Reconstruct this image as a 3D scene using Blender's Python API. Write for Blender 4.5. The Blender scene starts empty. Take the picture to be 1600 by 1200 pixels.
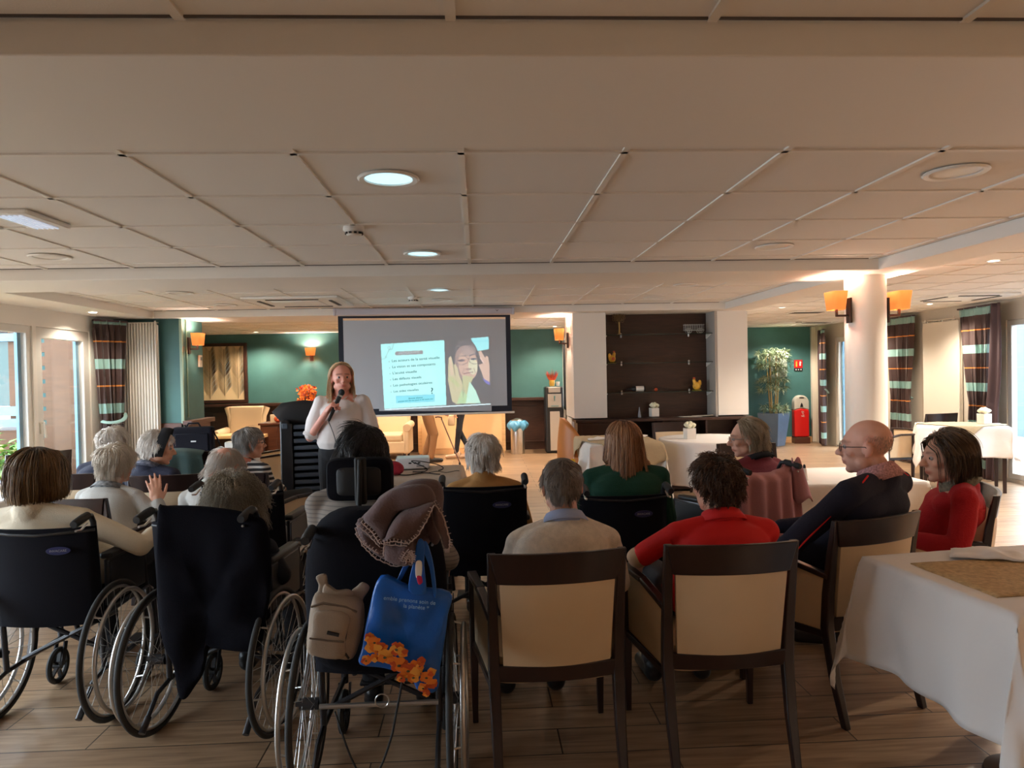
import bpy, math, random
import numpy as np
from mathutils import Vector, Matrix, Euler, noise

# ------------------------------------------------------------------ camera, world, exposure
scene = bpy.context.scene
COL = scene.collection
FPX = 1113.0
CAM = Vector((0, 0, 1.52))
cam_data = bpy.data.cameras.new('camera')
cam_data.sensor_width = 36.0
cam_data.lens = FPX * 36.0 / 1600.0
cam_data.clip_end = 200
camera = bpy.data.objects.new('camera', cam_data)
CR = Matrix.Rotation(-math.radians(2.72), 3, 'Z') @ Matrix.Rotation(math.pi/2 - math.radians(0.93), 3, 'X') @ Matrix.Rotation(-0.02, 3, 'Z')
camera.matrix_world = Matrix.Translation(CAM) @ CR.to_4x4()
COL.objects.link(camera)
scene.camera = camera
scene.view_settings.view_transform = 'Standard'
scene.view_settings.look = 'None'
scene.view_settings.exposure = 2.08
scene.view_settings.gamma = 1.0
scene.view_settings.use_curve_mapping = False
scene.cycles.use_denoising = True
scene.cycles.max_bounces = 8
scene.cycles.diffuse_bounces = 5
scene.cycles.glossy_bounces = 3
scene.cycles.transmission_bounces = 6
scene.cycles.transparent_max_bounces = 10
scene.cycles.caustics_reflective = False
scene.cycles.caustics_refractive = False
scene.cycles.sample_clamp_indirect = 6.0

world = bpy.data.worlds.new('world')
scene.world = world
world.use_nodes = True
bg = world.node_tree.nodes['Background']
bg.inputs[0].default_value = (0.76, 0.89, 1.0, 1)
bg.inputs[1].default_value = 3.0


def area(name, loc, size, power, color, rot=(0, 0, 0), portal=False, spread=180):
    l = bpy.data.lights.new(name, 'AREA')
    l.shape = 'RECTANGLE'
    l.size, l.size_y = size
    l.energy = power
    l.color = color
    l.spread = math.radians(spread)
    if portal:
        l.cycles.is_portal = True
    o = bpy.data.objects.new(name, l)
    o.location = loc
    o.rotation_euler = rot
    COL.objects.link(o)
    return o


def point(name, loc, power, color, r=0.04):
    l = bpy.data.lights.new(name, 'POINT')
    l.energy = power
    l.color = color
    l.shadow_soft_size = r
    o = bpy.data.objects.new(name, l)
    o.location = loc
    COL.objects.link(o)
    return o


def spot(name, loc, power, color, angle=120, r=0.05, blend=0.6, rot=(0, 0, 0)):
    l = bpy.data.lights.new(name, 'SPOT')
    l.energy = power
    l.color = color
    l.spot_size = math.radians(angle)
    l.spot_blend = blend
    l.shadow_soft_size = r
    o = bpy.data.objects.new(name, l)
    o.location = loc
    o.rotation_euler = rot
    COL.objects.link(o)
    return o


WARM = (1.0, 0.79, 0.58)
WARMW = (1.0, 0.86, 0.70)
CEIL = 2.32
SOF = 2.235
# window portals: light enters only through the windows of the two long sides
for nm, loc, size, ry in (('daylight_left', (-4.35, 4.5, 1.08), (2.0, 7.2), -90), ('daylight_right', (6.9, 6.95, 1.1), (2.1, 3.8), 90)):
    area(nm, loc, size, 1, (1, 1, 1), (0, math.radians(ry), 0), portal=True)

# ------------------------------------------------------------------ geometry kernel


class G:
    """collects verts and faces (with a material slot per face) for ONE mesh"""

    def __init__(s):
        s.v = []
        s.f = []
        s.m = []
        s.n = 0

    def add(s, v, f, m=0):
        v = np.asarray(v, float).reshape(-1, 3)
        s.v.append(v)
        k = s.n
        s.f.extend([tuple(i + k for i in q) for q in f])
        s.m.extend([m] * len(f))
        s.n += len(v)
        return s

    def box(s, c, d, rz=0, m=0, R=None):
        x, y, z = d[0] / 2, d[1] / 2, d[2] / 2
        v = np.array([[a * x, b * y, e * z] for a in (-1, 1) for b in (-1, 1) for e in (-1, 1)])
        if R is None:
            R = Matrix.Rotation(math.radians(rz), 3, 'Z')
        v = v @ np.array(R).T + np.array(c)
        return s.add(v, [(0, 1, 3, 2), (4, 6, 7, 5), (0, 4, 5, 1), (2, 3, 7, 6), (0, 2, 6, 4), (1, 5, 7, 3)], m)

    def bar(s, p0, p1, w, h=None, m=0, w1=None, h1=None, up=(0, 0, 1)):
        """square bar with tapering section between two points"""
        p0, p1 = Vector(p0), Vector(p1)
        h = h or w
        w1 = w1 or w
        h1 = h1 or h
        t = (p1 - p0).normalized()
        u = Vector(up)
        if abs(t.dot(u)) > .95:
            u = Vector((0, 1, 0))
        a = t.cross(u).normalized()
        b = a.cross(t).normalized()
        v = []
        for p, ww, hh in ((p0, w, h), (p1, w1, h1)):
            for i, j in ((-1, -1), (1, -1), (1, 1), (-1, 1)):
                v.append(p + a * i * ww / 2 + b * j * hh / 2)
        return s.add([tuple(q) for q in v], [(3, 2, 1, 0), (4, 5, 6, 7), (0, 1, 5, 4), (1, 2, 6, 5), (2, 3, 7, 6), (3, 0, 4, 7)], m)

    def tube(s, pts, r, n=10, closed=False, m=0, cap=True, ry=None):
        P = [Vector(p) for p in pts]
        L = len(P)
        rr = list(r) if hasattr(r, '__len__') else [r] * L
        v = []
        prev = None
        for i in range(L):
            if closed:
                t = P[(i + 1) % L] - P[i - 1]
            else:
                t = P[min(i + 1, L - 1)] - P[max(i - 1, 0)]
            if t.length < 1e-9:
                t = Vector((0, 0, 1))
            t.normalize()
            if prev is None:
                u = Vector((0, 0, 1)) if abs(t.z) < .9 else Vector((0, 1, 0))
                a = t.cross(u).normalized()
            else:
                a = (prev - t * prev.dot(t)).normalized()
            prev = a
            b = t.cross(a)
            for k in range(n):
                th = 2 * math.pi * k / n
                v.append(P[i] + a * math.cos(th) * rr[i] + b * math.sin(th) * (rr[i] if ry is None else rr[i] * ry))
        f = []
        for i in range(L if closed else L - 1):
            j = (i + 1) % L
            for k in range(n):
                q = (k + 1) % n
                f.append((i * n + k, i * n + q, j * n + q, j * n + k))
        if cap and not closed:
            f.append(tuple(range(n))[::-1])
            f.append(tuple((L - 1) * n + k for k in range(n)))
        return s.add([tuple(q) for q in v], f, m)

    def cyl(s, p0, p1, r0, r1=None, n=20, m=0):
        return s.tube([p0, p1], [r0, r0 if r1 is None else r1], n, m=m)

    def ring(s, c, R, r, axis='x', n=48, k=8, m=0):
        pts = []
        for i in range(n):
            a = 2 * math.pi * i / n
            if axis == 'x':
                pts.append((c[0], c[1] + R * math.cos(a), c[2] + R * math.sin(a)))
            elif axis == 'y':
                pts.append((c[0] + R * math.cos(a), c[1], c[2] + R * math.sin(a)))
            else:
                pts.append((c[0] + R * math.cos(a), c[1] + R * math.sin(a), c[2]))
        return s.tube(pts, r, k, closed=True, m=m)

    def ball(s, c, r, R=None, nu=18, nv=12, m=0):
        if not hasattr(r, '__len__'):
            r = (r, r, r)
        v = [(0, 0, 1)]
        for j in range(1, nv):
            a = math.pi * j / nv
            for i in range(nu):
                b = 2 * math.pi * i / nu
                v.append((math.sin(a) * math.cos(b), math.sin(a) * math.sin(b), math.cos(a)))
        v.append((0, 0, -1))
        v = np.array(v) * np.array(r)
        if R is not None:
            v = v @ np.array(R).T
        v = v + np.array(c)
        f = [(0, 1 + i, 1 + (i + 1) % nu) for i in range(nu)]
        for j in range(nv - 2):
            for i in range(nu):
                a = 1 + j * nu + i
                b = 1 + j * nu + (i + 1) % nu
                f.append((a, a + nu, b + nu, b))
        l = 1 + (nv - 1) * nu
        f += [(l, l - nu + (i + 1) % nu, l - nu + i) for i in range(nu)]
        return s.add(v, f, m)

    def caps(s, p0, p1, r0, r1=None, n=14, m=0):
        """tapered capsule"""
        r1 = r0 if r1 is None else r1
        p0, p1 = Vector(p0), Vector(p1)
        t = p1 - p0
        L = max(t.length, 1e-6)
        t = t / L
        P, r = [], []
        for i in range(5):
            a = math.pi / 2 * (1 - i / 4.5)
            P.append(p0 - t * r0 * math.sin(a))
            r.append(max(r0 * math.cos(a), r0 * .06))
        for i in range(5):
            a = math.pi / 2 * ((i + .5) / 4.5)
            P.append(p1 + t * r1 * math.sin(a))
            r.append(max(r1 * math.cos(a), r1 * .06))
        return s.tube(P, r, n, m=m)

    def lathe(s, prof, c=(0, 0, 0), n=28, m=0, sx=1, sy=1, cap=True):
        v = []
        for r, z in prof:
            for k in range(n):
                a = 2 * math.pi * k / n
                v.append((c[0] + sx * r * math.cos(a), c[1] + sy * r * math.sin(a), c[2] + z))
        f = []
        L = len(prof)
        for i in range(L - 1):
            for k in range(n):
                q = (k + 1) % n
                f.append((i * n + k, i * n + q, (i + 1) * n + q, (i + 1) * n + k))
        if cap:
            f.append(tuple(range(n))[::-1])
            f.append(tuple((L - 1) * n + k for k in range(n)))
        return s.add(v, f, m)

    def grid(s, fn, nu, nv, m=0, closed_u=False):
        v = [fn(i / (nu if closed_u else nu - 1), j / (nv - 1)) for j in range(nv) for i in range(nu)]
        f = []
        for j in range(nv - 1):
            for i in range(nu if closed_u else nu - 1):
                q = (i + 1) % nu
                f.append((j * nu + i, j * nu + q, (j + 1) * nu + q, (j + 1) * nu + i))
        return s.add(v, f, m)

    def loft(s, rings, m=0, cap=True):
        n = len(rings[0])
        f = []
        for i in range(len(rings) - 1):
            for k in range(n):
                q = (k + 1) % n
                f.append((i * n + k, i * n + q, (i + 1) * n + q, (i + 1) * n + k))
        if cap:
            f.append(tuple(range(n))[::-1])
            f.append(tuple((len(rings) - 1) * n + k for k in range(n)))
        return s.add(np.concatenate([np.asarray(r, float) for r in rings]), f, m)

    def poly(s, pts, off, m=0):
        """extruded outline: pts (3-D), off = extrusion vector"""
        n = len(pts)
        P = [tuple(p) for p in pts]
        Q = [tuple(Vector(p) + Vector(off)) for p in pts]
        f = [tuple(range(n)), tuple(range(2 * n - 1, n - 1, -1))]
        for i in range(n):
            j = (i + 1) % n
            f.append((i, i + n, j + n, j))
        return s.add(P + Q, f, m)

    def xf(s, M):
        M = np.array(M)
        s.v = [v @ M[:3, :3].T + M[:3, 3] for v in s.v]
        return s

    def mesh(s, name, mats, smooth=True, auto=None):
        me = bpy.data.meshes.new(name)
        V = np.concatenate(s.v) if s.v else np.zeros((0, 3))
        me.from_pydata(V.tolist(), [], s.f)
        if not isinstance(mats, (list, tuple)):
            mats = [mats]
        for mt in mats:
            me.materials.append(mt)
        me.polygons.foreach_set('material_index', s.m)
        me.polygons.foreach_set('use_smooth', [bool(smooth)] * len(me.polygons))
        me.update()
        if smooth:
            try:
                me.set_sharp_from_angle(angle=math.radians(auto or 40))
            except Exception:
                pass
        return me

    def build(s, name, mats, parent=None, smooth=True, bevel=0, solid=0, subd=0, auto=None, seg=2):
        o = bpy.data.objects.new(name, s.mesh(name, mats, smooth, auto))
        COL.objects.link(o)
        if parent:
            o.parent = parent
        if solid:
            md = o.modifiers.new('thickness', 'SOLIDIFY')
            md.thickness = solid
            md.offset = 0
        if bevel:
            md = o.modifiers.new('bevel', 'BEVEL')
            md.width = bevel
            md.segments = seg
            md.limit_method = 'ANGLE'
            md.angle_limit = math.radians(40)
        if subd:
            md = o.modifiers.new('subdivision', 'SUBSURF')
            md.levels = subd
            md.render_levels = subd
        return o


def tag(o, label=None, cat=None, group=None, kind=None):
    if label:
        o['label'] = label
    if cat:
        o['category'] = cat
    if group:
        o['group'] = group
    if kind:
        o['kind'] = kind
    return o


def empty(name, loc=(0, 0, 0), rz=0, label=None, cat=None, group=None, kind=None):
    o = bpy.data.objects.new(name, None)
    o.location = loc
    o.rotation_euler = (0, 0, math.radians(rz))
    COL.objects.link(o)
    return tag(o, label, cat, group, kind)


KIDS = {}


def copy_tree(o, parent=None):
    c = o.copy()
    COL.objects.link(c)
    if parent is not None:
        c.parent = parent
    for ch in [x for x in COL.objects if x.parent == o]:
        copy_tree(ch, c)
    return c


def ray(px, py):
    return CR @ Vector(((px - 800) / FPX, -(py - 600) / FPX, -1))


def at(px, py, Y):
    d = ray(px, py)
    return CAM + d * (Y / d.y)


def atz(px, py, z):
    d = ray(px, py)
    return CAM + d * ((z - CAM.z) / d.z)


# ------------------------------------------------------------------ materials
MATS = {}


def lin(c):
    """sRGB 0-255 to linear"""
    return tuple((x / 255 / 12.92 if x / 255 <= .04045 else ((x / 255 + .055) / 1.055) ** 2.4) for x in c)


def mat(name, col, rough=.6, metal=0, bump=0, bscale=60, var=0, vscale=8, spec=.5, sheen=0, emit=None, es=1, trans=0, stretch=None, coat=0):
    if name in MATS:
        return MATS[name]
    m = bpy.data.materials.new(name)
    m.use_nodes = True
    nt = m.node_tree
    b = nt.nodes['Principled BSDF']
    c = tuple(col) + (1,)
    b.inputs['Base Color'].default_value = c
    b.inputs['Roughness'].default_value = rough
    b.inputs['Metallic'].default_value = metal
    b.inputs['Specular IOR Level'].default_value = spec
    b.inputs['Sheen Weight'].default_value = sheen
    b.inputs['Coat Weight'].default_value = coat
    if trans:
        b.inputs['Transmission Weight'].default_value = trans
    if emit:
        b.inputs['Emission Color'].default_value = tuple(emit) + (1,)
        b.inputs['Emission Strength'].default_value = es
    tc = nt.nodes.new('ShaderNodeTexCoord')
    src = tc.outputs['Object']
    if stretch:
        mp = nt.nodes.new('ShaderNodeMapping')
        mp.inputs['Scale'].default_value = stretch
        nt.links.new(src, mp.inputs[0])
        src = mp.outputs[0]
    if var:
        n = nt.nodes.new('ShaderNodeTexNoise')
        n.inputs['Scale'].default_value = vscale
        n.inputs['Detail'].default_value = 4
        nt.links.new(src, n.inputs['Vector'])
        r = nt.nodes.new('ShaderNodeValToRGB')
        r.color_ramp.elements[0].position = .3
        r.color_ramp.elements[1].position = .7
        r.color_ramp.elements[0].color = tuple(x * (1 - var) for x in col) + (1,)
        r.color_ramp.elements[1].color = tuple(min(1, x * (1 + var)) for x in col) + (1,)
        nt.links.new(n.outputs[0], r.inputs[0])
        nt.links.new(r.outputs[0], b.inputs['Base Color'])
    if bump:
        n = nt.nodes.new('ShaderNodeTexNoise')
        n.inputs['Scale'].default_value = bscale
        n.inputs['Detail'].default_value = 3
        nt.links.new(src, n.inputs['Vector'])
        bp = nt.nodes.new('ShaderNodeBump')
        bp.inputs['Strength'].default_value = bump
        bp.inputs['Distance'].default_value = .01
        nt.links.new(n.outputs[0], bp.inputs['Height'])
        nt.links.new(bp.outputs[0], b.inputs['Normal'])
    MATS[name] = m
    return m


def glass(name, tint=(1, 1, 1), refl=.12):
    if name in MATS:
        return MATS[name]
    m = bpy.data.materials.new(name)
    m.use_nodes = True
    nt = m.node_tree
    nt.nodes.clear()
    o = nt.nodes.new('ShaderNodeOutputMaterial')
    t = nt.nodes.new('ShaderNodeBsdfTransparent')
    t.inputs[0].default_value = tuple(tint) + (1,)
    g = nt.nodes.new('ShaderNodeBsdfGlossy')
    g.inputs['Roughness'].default_value = .02
    lw = nt.nodes.new('ShaderNodeLayerWeight')
    lw.inputs[0].default_value = .5
    pw = nt.nodes.new('ShaderNodeMath')
    pw.operation = 'POWER'
    pw.inputs[1].default_value = 4
    nt.links.new(lw.outputs['Facing'], pw.inputs[0])
    fr = nt.nodes.new('ShaderNodeMath')
    fr.operation = 'MULTIPLY_ADD'
    fr.inputs[1].default_value = .5
    fr.inputs[2].default_value = .03
    nt.links.new(pw.outputs[0], fr.inputs[0])
    mx = nt.nodes.new('ShaderNodeMixShader')
    nt.links.new(fr.outputs[0], mx.inputs[0])
    nt.links.new(t.outputs[0], mx.inputs[1])
    nt.links.new(g.outputs[0], mx.inputs[2])
    nt.links.new(mx.outputs[0], o.inputs[0])
    MATS[name] = m
    return m


def vcol(name, rough=.5, sss=0, emission=False, es=1, bump=0, bscale=200, spec=.4):
    """material that reads the mesh's own colour attribute"""
    if name in MATS:
        return MATS[name]
    m = bpy.data.materials.new(name)
    m.use_nodes = True
    nt = m.node_tree
    b = nt.nodes['Principled BSDF']
    a = nt.nodes.new('ShaderNodeAttribute')
    a.attribute_name = 'Col'
    b.inputs['Roughness'].default_value = rough
    b.inputs['Specular IOR Level'].default_value = spec
    if emission:
        b.inputs['Base Color'].default_value = (0, 0, 0, 1)
        b.inputs['Specular IOR Level'].default_value = 0
        nt.links.new(a.outputs['Color'], b.inputs['Emission Color'])
        b.inputs['Emission Strength'].default_value = es
    else:
        nt.links.new(a.outputs['Color'], b.inputs['Base Color'])
    if sss:
        b.inputs['Subsurface Weight'].default_value = sss
        b.inputs['Subsurface Radius'].default_value = (.012, .005, .003)
    if bump:
        tc = nt.nodes.new('ShaderNodeTexCoord')
        n = nt.nodes.new('ShaderNodeTexNoise')
        n.inputs['Scale'].default_value = bscale
        nt.links.new(tc.outputs['Object'], n.inputs['Vector'])
        bp = nt.nodes.new('ShaderNodeBump')
        bp.inputs['Strength'].default_value = bump
        bp.inputs['Distance'].default_value = .004
        nt.links.new(n.outputs[0], bp.inputs['Height'])
        nt.links.new(bp.outputs[0], b.inputs['Normal'])
    MATS[name] = m
    return m


def setcol(me, cols):
    a = me.color_attributes.new('Col', 'FLOAT_COLOR', 'POINT')
    c = np.ones((len(me.vertices), 4))
    c[:, :3] = cols
    a.data.foreach_set('color', c.ravel())


def text(s, size, m, parent=None, M=None, extrude=.0008, name='lettering', align='CENTER', sx=1):
    cu = bpy.data.curves.new('lettering', 'FONT')
    cu.body = s
    cu.size = size
    cu.extrude = extrude
    cu.align_x = align
    cu.align_y = 'CENTER'
    o = bpy.data.objects.new('lettering_source', cu)
    COL.objects.link(o)
    bpy.context.view_layer.update()
    me = bpy.data.meshes.new_from_object(o.evaluated_get(bpy.context.evaluated_depsgraph_get()))
    bpy.data.objects.remove(o)
    me.materials.clear()
    me.materials.append(m)
    if M is not None:
        me.transform(M @ Matrix.Diagonal((sx, 1, 1, 1)))
    r = bpy.data.objects.new(name, me)
    COL.objects.link(r)
    if parent:
        r.parent = parent
    return r


def face_cam(x, y, z, rz=0, rx=90):
    """matrix for lettering that stands upright, readable from -y"""
    return Matrix.Translation((x, y, z)) @ Matrix.Rotation(math.radians(rz), 4, 'Z') @ Matrix.Rotation(math.radians(rx), 4, 'X')


def pad(outline, thick, p=2.6, normal=(0, 1, 0), rings=(1, .985, .95, .88, .76, .6, .4, .2, .03), wob=0, wscale=8, seed=0, sub=4, G_=None, m=0, flat=0):
    """rounded cushion-like solid: a smooth outline (3-D points) swelling to 'thick' in the middle"""
    P = [np.array(p, float) for p in outline]
    n = len(P)
    pts = []
    for i in range(n):
        a, b, c, d = P[i - 1], P[i], P[(i + 1) % n], P[(i + 2) % n]
        for k in range(sub):
            t = k / sub
            pts.append(.5 * ((2 * b) + (-a + c) * t + (2 * a - 5 * b + 4 * c - d) * t * t + (-a + 3 * b - 3 * c + d) * t ** 3))
    pts = np.array(pts)
    c = pts.mean(0)
    N = np.array(normal, float)
    N /= np.linalg.norm(N)
    g = G_ or G()
    R = []
    seq = [(s, 1) for s in rings[::-1]] + [(s, -1) for s in rings[1:]]
    for s, sg in seq:
        h = thick / 2 * max(0, (1 - s ** p)) ** (1 / p) * sg
        q = c + (pts - c) * s
        off = np.array([noise.noise(Vector(w * wscale) + Vector((seed, 0, 0))) for w in q])[:, None] * wob * (1 - s ** 4) if wob else 0
        R.append(q + N * (h if not flat or sg > 0 else h * flat) + N * off)
    g.loft(R, m)
    return g


# shared materials
M_white = mat('white_paint', (.80, .76, .70), .6, bump=.03, bscale=300)
M_ceil = mat('ceiling_tile_white', (.78, .75, .71), .85, bump=.08, bscale=220)
M_grid = mat('grid_metal_white', (.74, .69, .62), .5)
M_green = mat('teal_green_paint', lin((66, 112, 112)), .55, var=.12, vscale=2.5)
M_dwood = mat('wenge_wood', lin((58, 34, 26)), .42, var=.35, vscale=6, stretch=(1, 1, 14))
M_wenge = mat('dark_chair_wood', lin((40, 23, 21)), .3, var=.25, vscale=5, stretch=(3, 3, 1))
M_cream = mat('cream_leather', lin((216, 192, 158)), .5, bump=.05, bscale=260, var=.04, vscale=3)
M_black = mat('black_plastic', (.012, .012, .014), .38)
M_bfab = mat('black_nylon', (.006, .006, .010), .9, bump=.15, bscale=400, spec=.15)
M_chrome = mat('brushed_steel', (.62, .61, .6), .28, 1)
M_alu = mat('satin_aluminium', (.5, .49, .48), .35, .9)
M_rubber = mat('black_rubber', (.015, .015, .016), .7)
M_cloth = mat('white_tablecloth', (.84, .81, .79), .75, bump=.5, bscale=9, sheen=.1)
M_runner = mat('beige_woven_runner', lin((196, 164, 118)), .9, bump=.5, bscale=120, var=.22, vscale=60)
M_orange = mat('orange_lamp_fabric', (.80, .22, .05), .8, emit=(1.0, .26, .05), es=.20)
M_bronze = mat('dark_bronze', (.04, .03, .028), .4, .5)
M_brown = mat('wainscot_brown', lin((84, 46, 30)), .4, var=.25, vscale=5, stretch=(1, 1, 10))
M_trim = mat('cream_frame_pvc', (.72, .66, .56), .4)
M_beech = mat('honey_beech', lin((232, 190, 140)), .4, var=.1, vscale=4, stretch=(1, 1, 8))
# ------------------------------------------------------------------ the room


def floor_mat():
    m = bpy.data.materials.new('wood_look_plank_tiles')
    m.use_nodes = True
    nt = m.node_tree
    b = nt.nodes['Principled BSDF']
    tc = nt.nodes.new('ShaderNodeTexCoord')
    br = nt.nodes.new('ShaderNodeTexBrick')
    br.offset = .37
    br.offset_frequency = 2
    for k, v in (('Scale', 1), ('Mortar Size', .0032), ('Mortar Smooth', .1), ('Brick Width', 1.2), ('Row Height', .2), ('Bias', 0)):
        br.inputs[k].default_value = v
    br.inputs['Color1'].default_value = (0.44, .30, .19, 1)
    br.inputs['Color2'].default_value = (0.34, .225, .14, 1)
    br.inputs['Mortar'].default_value = (.05, .032, .02, 1)
    mp = nt.nodes.new('ShaderNodeMapping')
    mp.inputs['Location'].default_value = (.45, .005, 0)
    nt.links.new(tc.outputs['Object'], mp.inputs[0])
    nt.links.new(mp.outputs[0], br.inputs['Vector'])
    mg = nt.nodes.new('ShaderNodeMapping')
    mg.inputs['Scale'].default_value = (1.2, 14, 1)
    nt.links.new(tc.outputs['Object'], mg.inputs[0])
    n = nt.nodes.new('ShaderNodeTexNoise')
    n.inputs['Scale'].default_value = 2.2
    n.inputs['Detail'].default_value = 6
    n.inputs['Distortion'].default_value = .8
    nt.links.new(mg.outputs[0], n.inputs['Vector'])
    r = nt.nodes.new('ShaderNodeValToRGB')
    r.color_ramp.elements[0].position = .3
    r.color_ramp.elements[0].color = (.62, .55, .5, 1)
    r.color_ramp.elements[1].position = .68
    r.color_ramp.elements[1].color = (1.12, 1.1, 1.05, 1)
    nt.links.new(n.outputs[0], r.inputs[0])
    n2 = nt.nodes.new('ShaderNodeTexNoise')
    n2.inputs['Scale'].default_value = .8
    nt.links.new(tc.outputs['Object'], n2.inputs['Vector'])
    mx = nt.nodes.new('ShaderNodeMix')
    mx.data_type = 'RGBA'
    mx.blend_type = 'MULTIPLY'
    mx.inputs[0].default_value = 1
    nt.links.new(br.outputs['Color'], mx.inputs[6])
    nt.links.new(r.outputs[0], mx.inputs[7])
    nt.links.new(mx.outputs[2], b.inputs['Base Color'])
    b.inputs['Roughness'].default_value = .34
    bp = nt.nodes.new('ShaderNodeBump')
    bp.inputs['Strength'].default_value = .25
    bp.inputs['Distance'].default_value = .002
    bp.invert = True
    nt.links.new(br.outputs['Fac'], bp.inputs['Height'])
    nt.links.new(bp.outputs[0], b.inputs['Normal'])
    return m


XL, XR, YB, YF = -4.28, 6.75, -3.2, 14.0


def struct(name, g, m, **kw):
    o = g.build(name, m, **kw)
    tag(o, kind='structure')
    return o


struct('floor', G().box(((XL + XR) / 2 - 1.2, (YB + YF) / 2, -.05), (XR - XL + 3.2, YF - YB + .8, .1)), floor_mat(), smooth=False)

# tiled ceiling slab, with T bars just below it
struct('ceiling', G().box((1.1, (YB + 8.75) / 2, CEIL + .05), (XR - XL + .4, 8.75 - YB, .1)).box((4.75, 11.5, CEIL + .05), (4.5, 5.6, .1)).box((-1.6, 11.45, CEIL + .09), (8.0, 5.4, .1)), M_ceil, smooth=False)
g = G()
gx0, gy0 = -.045, 2.59


def tbars(g, x0, x1, y0, y1, z, sy=.606):
    k0 = math.ceil((x0 + .03 - gx0) / .597)
    x = gx0 + k0 * .597
    while x < x1 - .03:
        g.box((x, (y0 + y1) / 2, z - .003), (.024, y1 - y0, .008))
        x += .597
    k0 = math.ceil((y0 + .02 - gy0) / sy)
    y = gy0 + k0 * sy
    while y < y1 - .02:
        g.box(((x0 + x1) / 2, y, z - .003), (x1 - x0, .024, .008))
        y += sy


tbars(g, XL, 2.98, YB, 1.62, CEIL)
tbars(g, -3.77, 2.98, 2.30, 5.20, CEIL)
tbars(g, -3.77, 2.98, 5.88, 8.50, CEIL)
tbars(g, 3.36, 6.7, -1, 5.2, CEIL)
tbars(g, 3.36, 6.7, 5.2, 13.9, CEIL)
tbars(g, -5.4, 1.6, 9.4, 13.9, CEIL + .04)
struct('trim_1', g, mat('grid_tee_grey', (.78, .74, .68), .5), smooth=False)
# shadow gap of the tile edges
g = G()
for y in (1.612, 2.305, 5.195, 5.887, 8.495):
    g.box((-.4, y, CEIL - .002), (6.7, .006, .006))
struct('trim_2', g, mat('shadow_gap', (.12, .1, .09), .9), smooth=False)

# beams and soffits (dropped plaster)
struct('ceiling_beam', G().box((1.1, 1.95, (CEIL + SOF) / 2), (11.3, .66, CEIL - SOF)), M_white, bevel=.004)
struct('ceiling_beam', G().box((-.27, 5.54, (CEIL + SOF) / 2), (7.3, .67, CEIL - SOF)), M_white, bevel=.004)
struct('ceiling_beam', G().box((3.2, 5.0, (CEIL + SOF) / 2 - .001), (.38, 7.6, CEIL - SOF)), M_white, bevel=.004)
struct('ceiling_beam', G().box((-4.17, 5.05, (CEIL + SOF) / 2 + .001), (.80, 8.2, CEIL - SOF)), M_white, bevel=.004)
struct('ceiling_beam', G().box((-.39, 8.96, (CEIL + SOF) / 2 + .02), (7.55, .9, CEIL - SOF + .04)), M_white, bevel=.004)

# walls --------------------------------------------------------------
# far wall of the lounge and of the right wing
g = G().box((-1.9, YF + .06, 1.2), (7.2, .12, 2.42))
struct('wall_back', g, M_green, smooth=False)
struct('wall_back.001', G().box((4.9, YF + .06, 1.2), (4.0, .12, 2.4)), M_green, smooth=False)
# lounge left side and right side walls
struct('wall_lounge_left', G().box((-5.46, 11.6, 1.2), (.12, 4.9, 2.42)), M_green, smooth=False)
struct('wall_lounge_right', G().box((1.72, 13.78, 1.2), (.1, .44, 2.42)).box((1.72, 10.98, 1.2), (.1, 2.84, 2.42)).box((1.72, 13.0, 2.25), (.1, 1.2, .3)).box((1.72, 13.0, .4), (.1, 1.2, .8)), M_white, smooth=False)
# left block with radiator: green front and green return
struct('wall_left_return', G().box((-3.99, 8.93, 1.16), (1.0, .62, 2.32)).box((-4.9, 9.2, 1.16), (1.1, .12, 2.32)), M_green, smooth=False)
struct('trim_3', G().box((-3.495, 8.60, 1.16), (.03, .03, 2.14)).box((-3.483, 8.72, 1.66), (.015, .012, 1.2)), mat('pale_corner_bead', lin((150, 175, 155)), .5), smooth=False)
struct('trim_4', G().box((-3.78, 8.605, .5), (.60, .04, 1.0)).box((-3.46, 8.95, .5), (.05, .68, 1.0)).box((-3.44, 8.95, 1.0), (.11, .74, .05)), M_brown, bevel=.004)
# dark wainscot on the lounge's far wall
g = G().box((-1.9, YF - .02, .49), (7.0, .04, .98))
g.box((-1.9, YF - .11, 1.0), (7.0, .24, .05))
g.box((-1.9, YF - .045, .86), (7.0, .02, .012)).box((-1.9, YF - .045, .16), (7.0, .03, .02))
for k in range(9):
    g.box((-5.1 + k * .8, YF - .042, .5), (.012, .01, .68))
struct('trim_5', g, M_dwood, bevel=.003)
# pillars either side of the shelf niche
struct('wall_niche_left', G().box((1.385, 9.15, 1.60), (.41, .8, 1.33)).box((1.385, 9.30, .46), (.40, .48, .92)), M_white, smooth=False)
struct('wall_niche_right', G().box((3.18, 9.15, 1.60), (.38, .8, 1.33)).box((3.18, 9.30, .46), (.38, .48, .92)), M_white, smooth=False)
struct('wall_niche_back', G().box((2.3, 9.16, 1.17), (1.45, .12, 2.34)), M_dwood, smooth=False)
struct('wall_niche_side', G().box((2.975, 8.93, 1.58), (.03, .34, 1.32)), mat('grey_reveal', (.42, .38, .34), .6), smooth=False)
# wing wall behind the niche block
struct('wall_wing_left', G().box((3.34, 11.8, 1.17), (.08, 4.5, 2.34)), M_white, smooth=False)
struct('wall_behind', G().box((1.1, YB - .06, 1.16), (11.6, .12, 2.34)), M_white, smooth=False)
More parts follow.
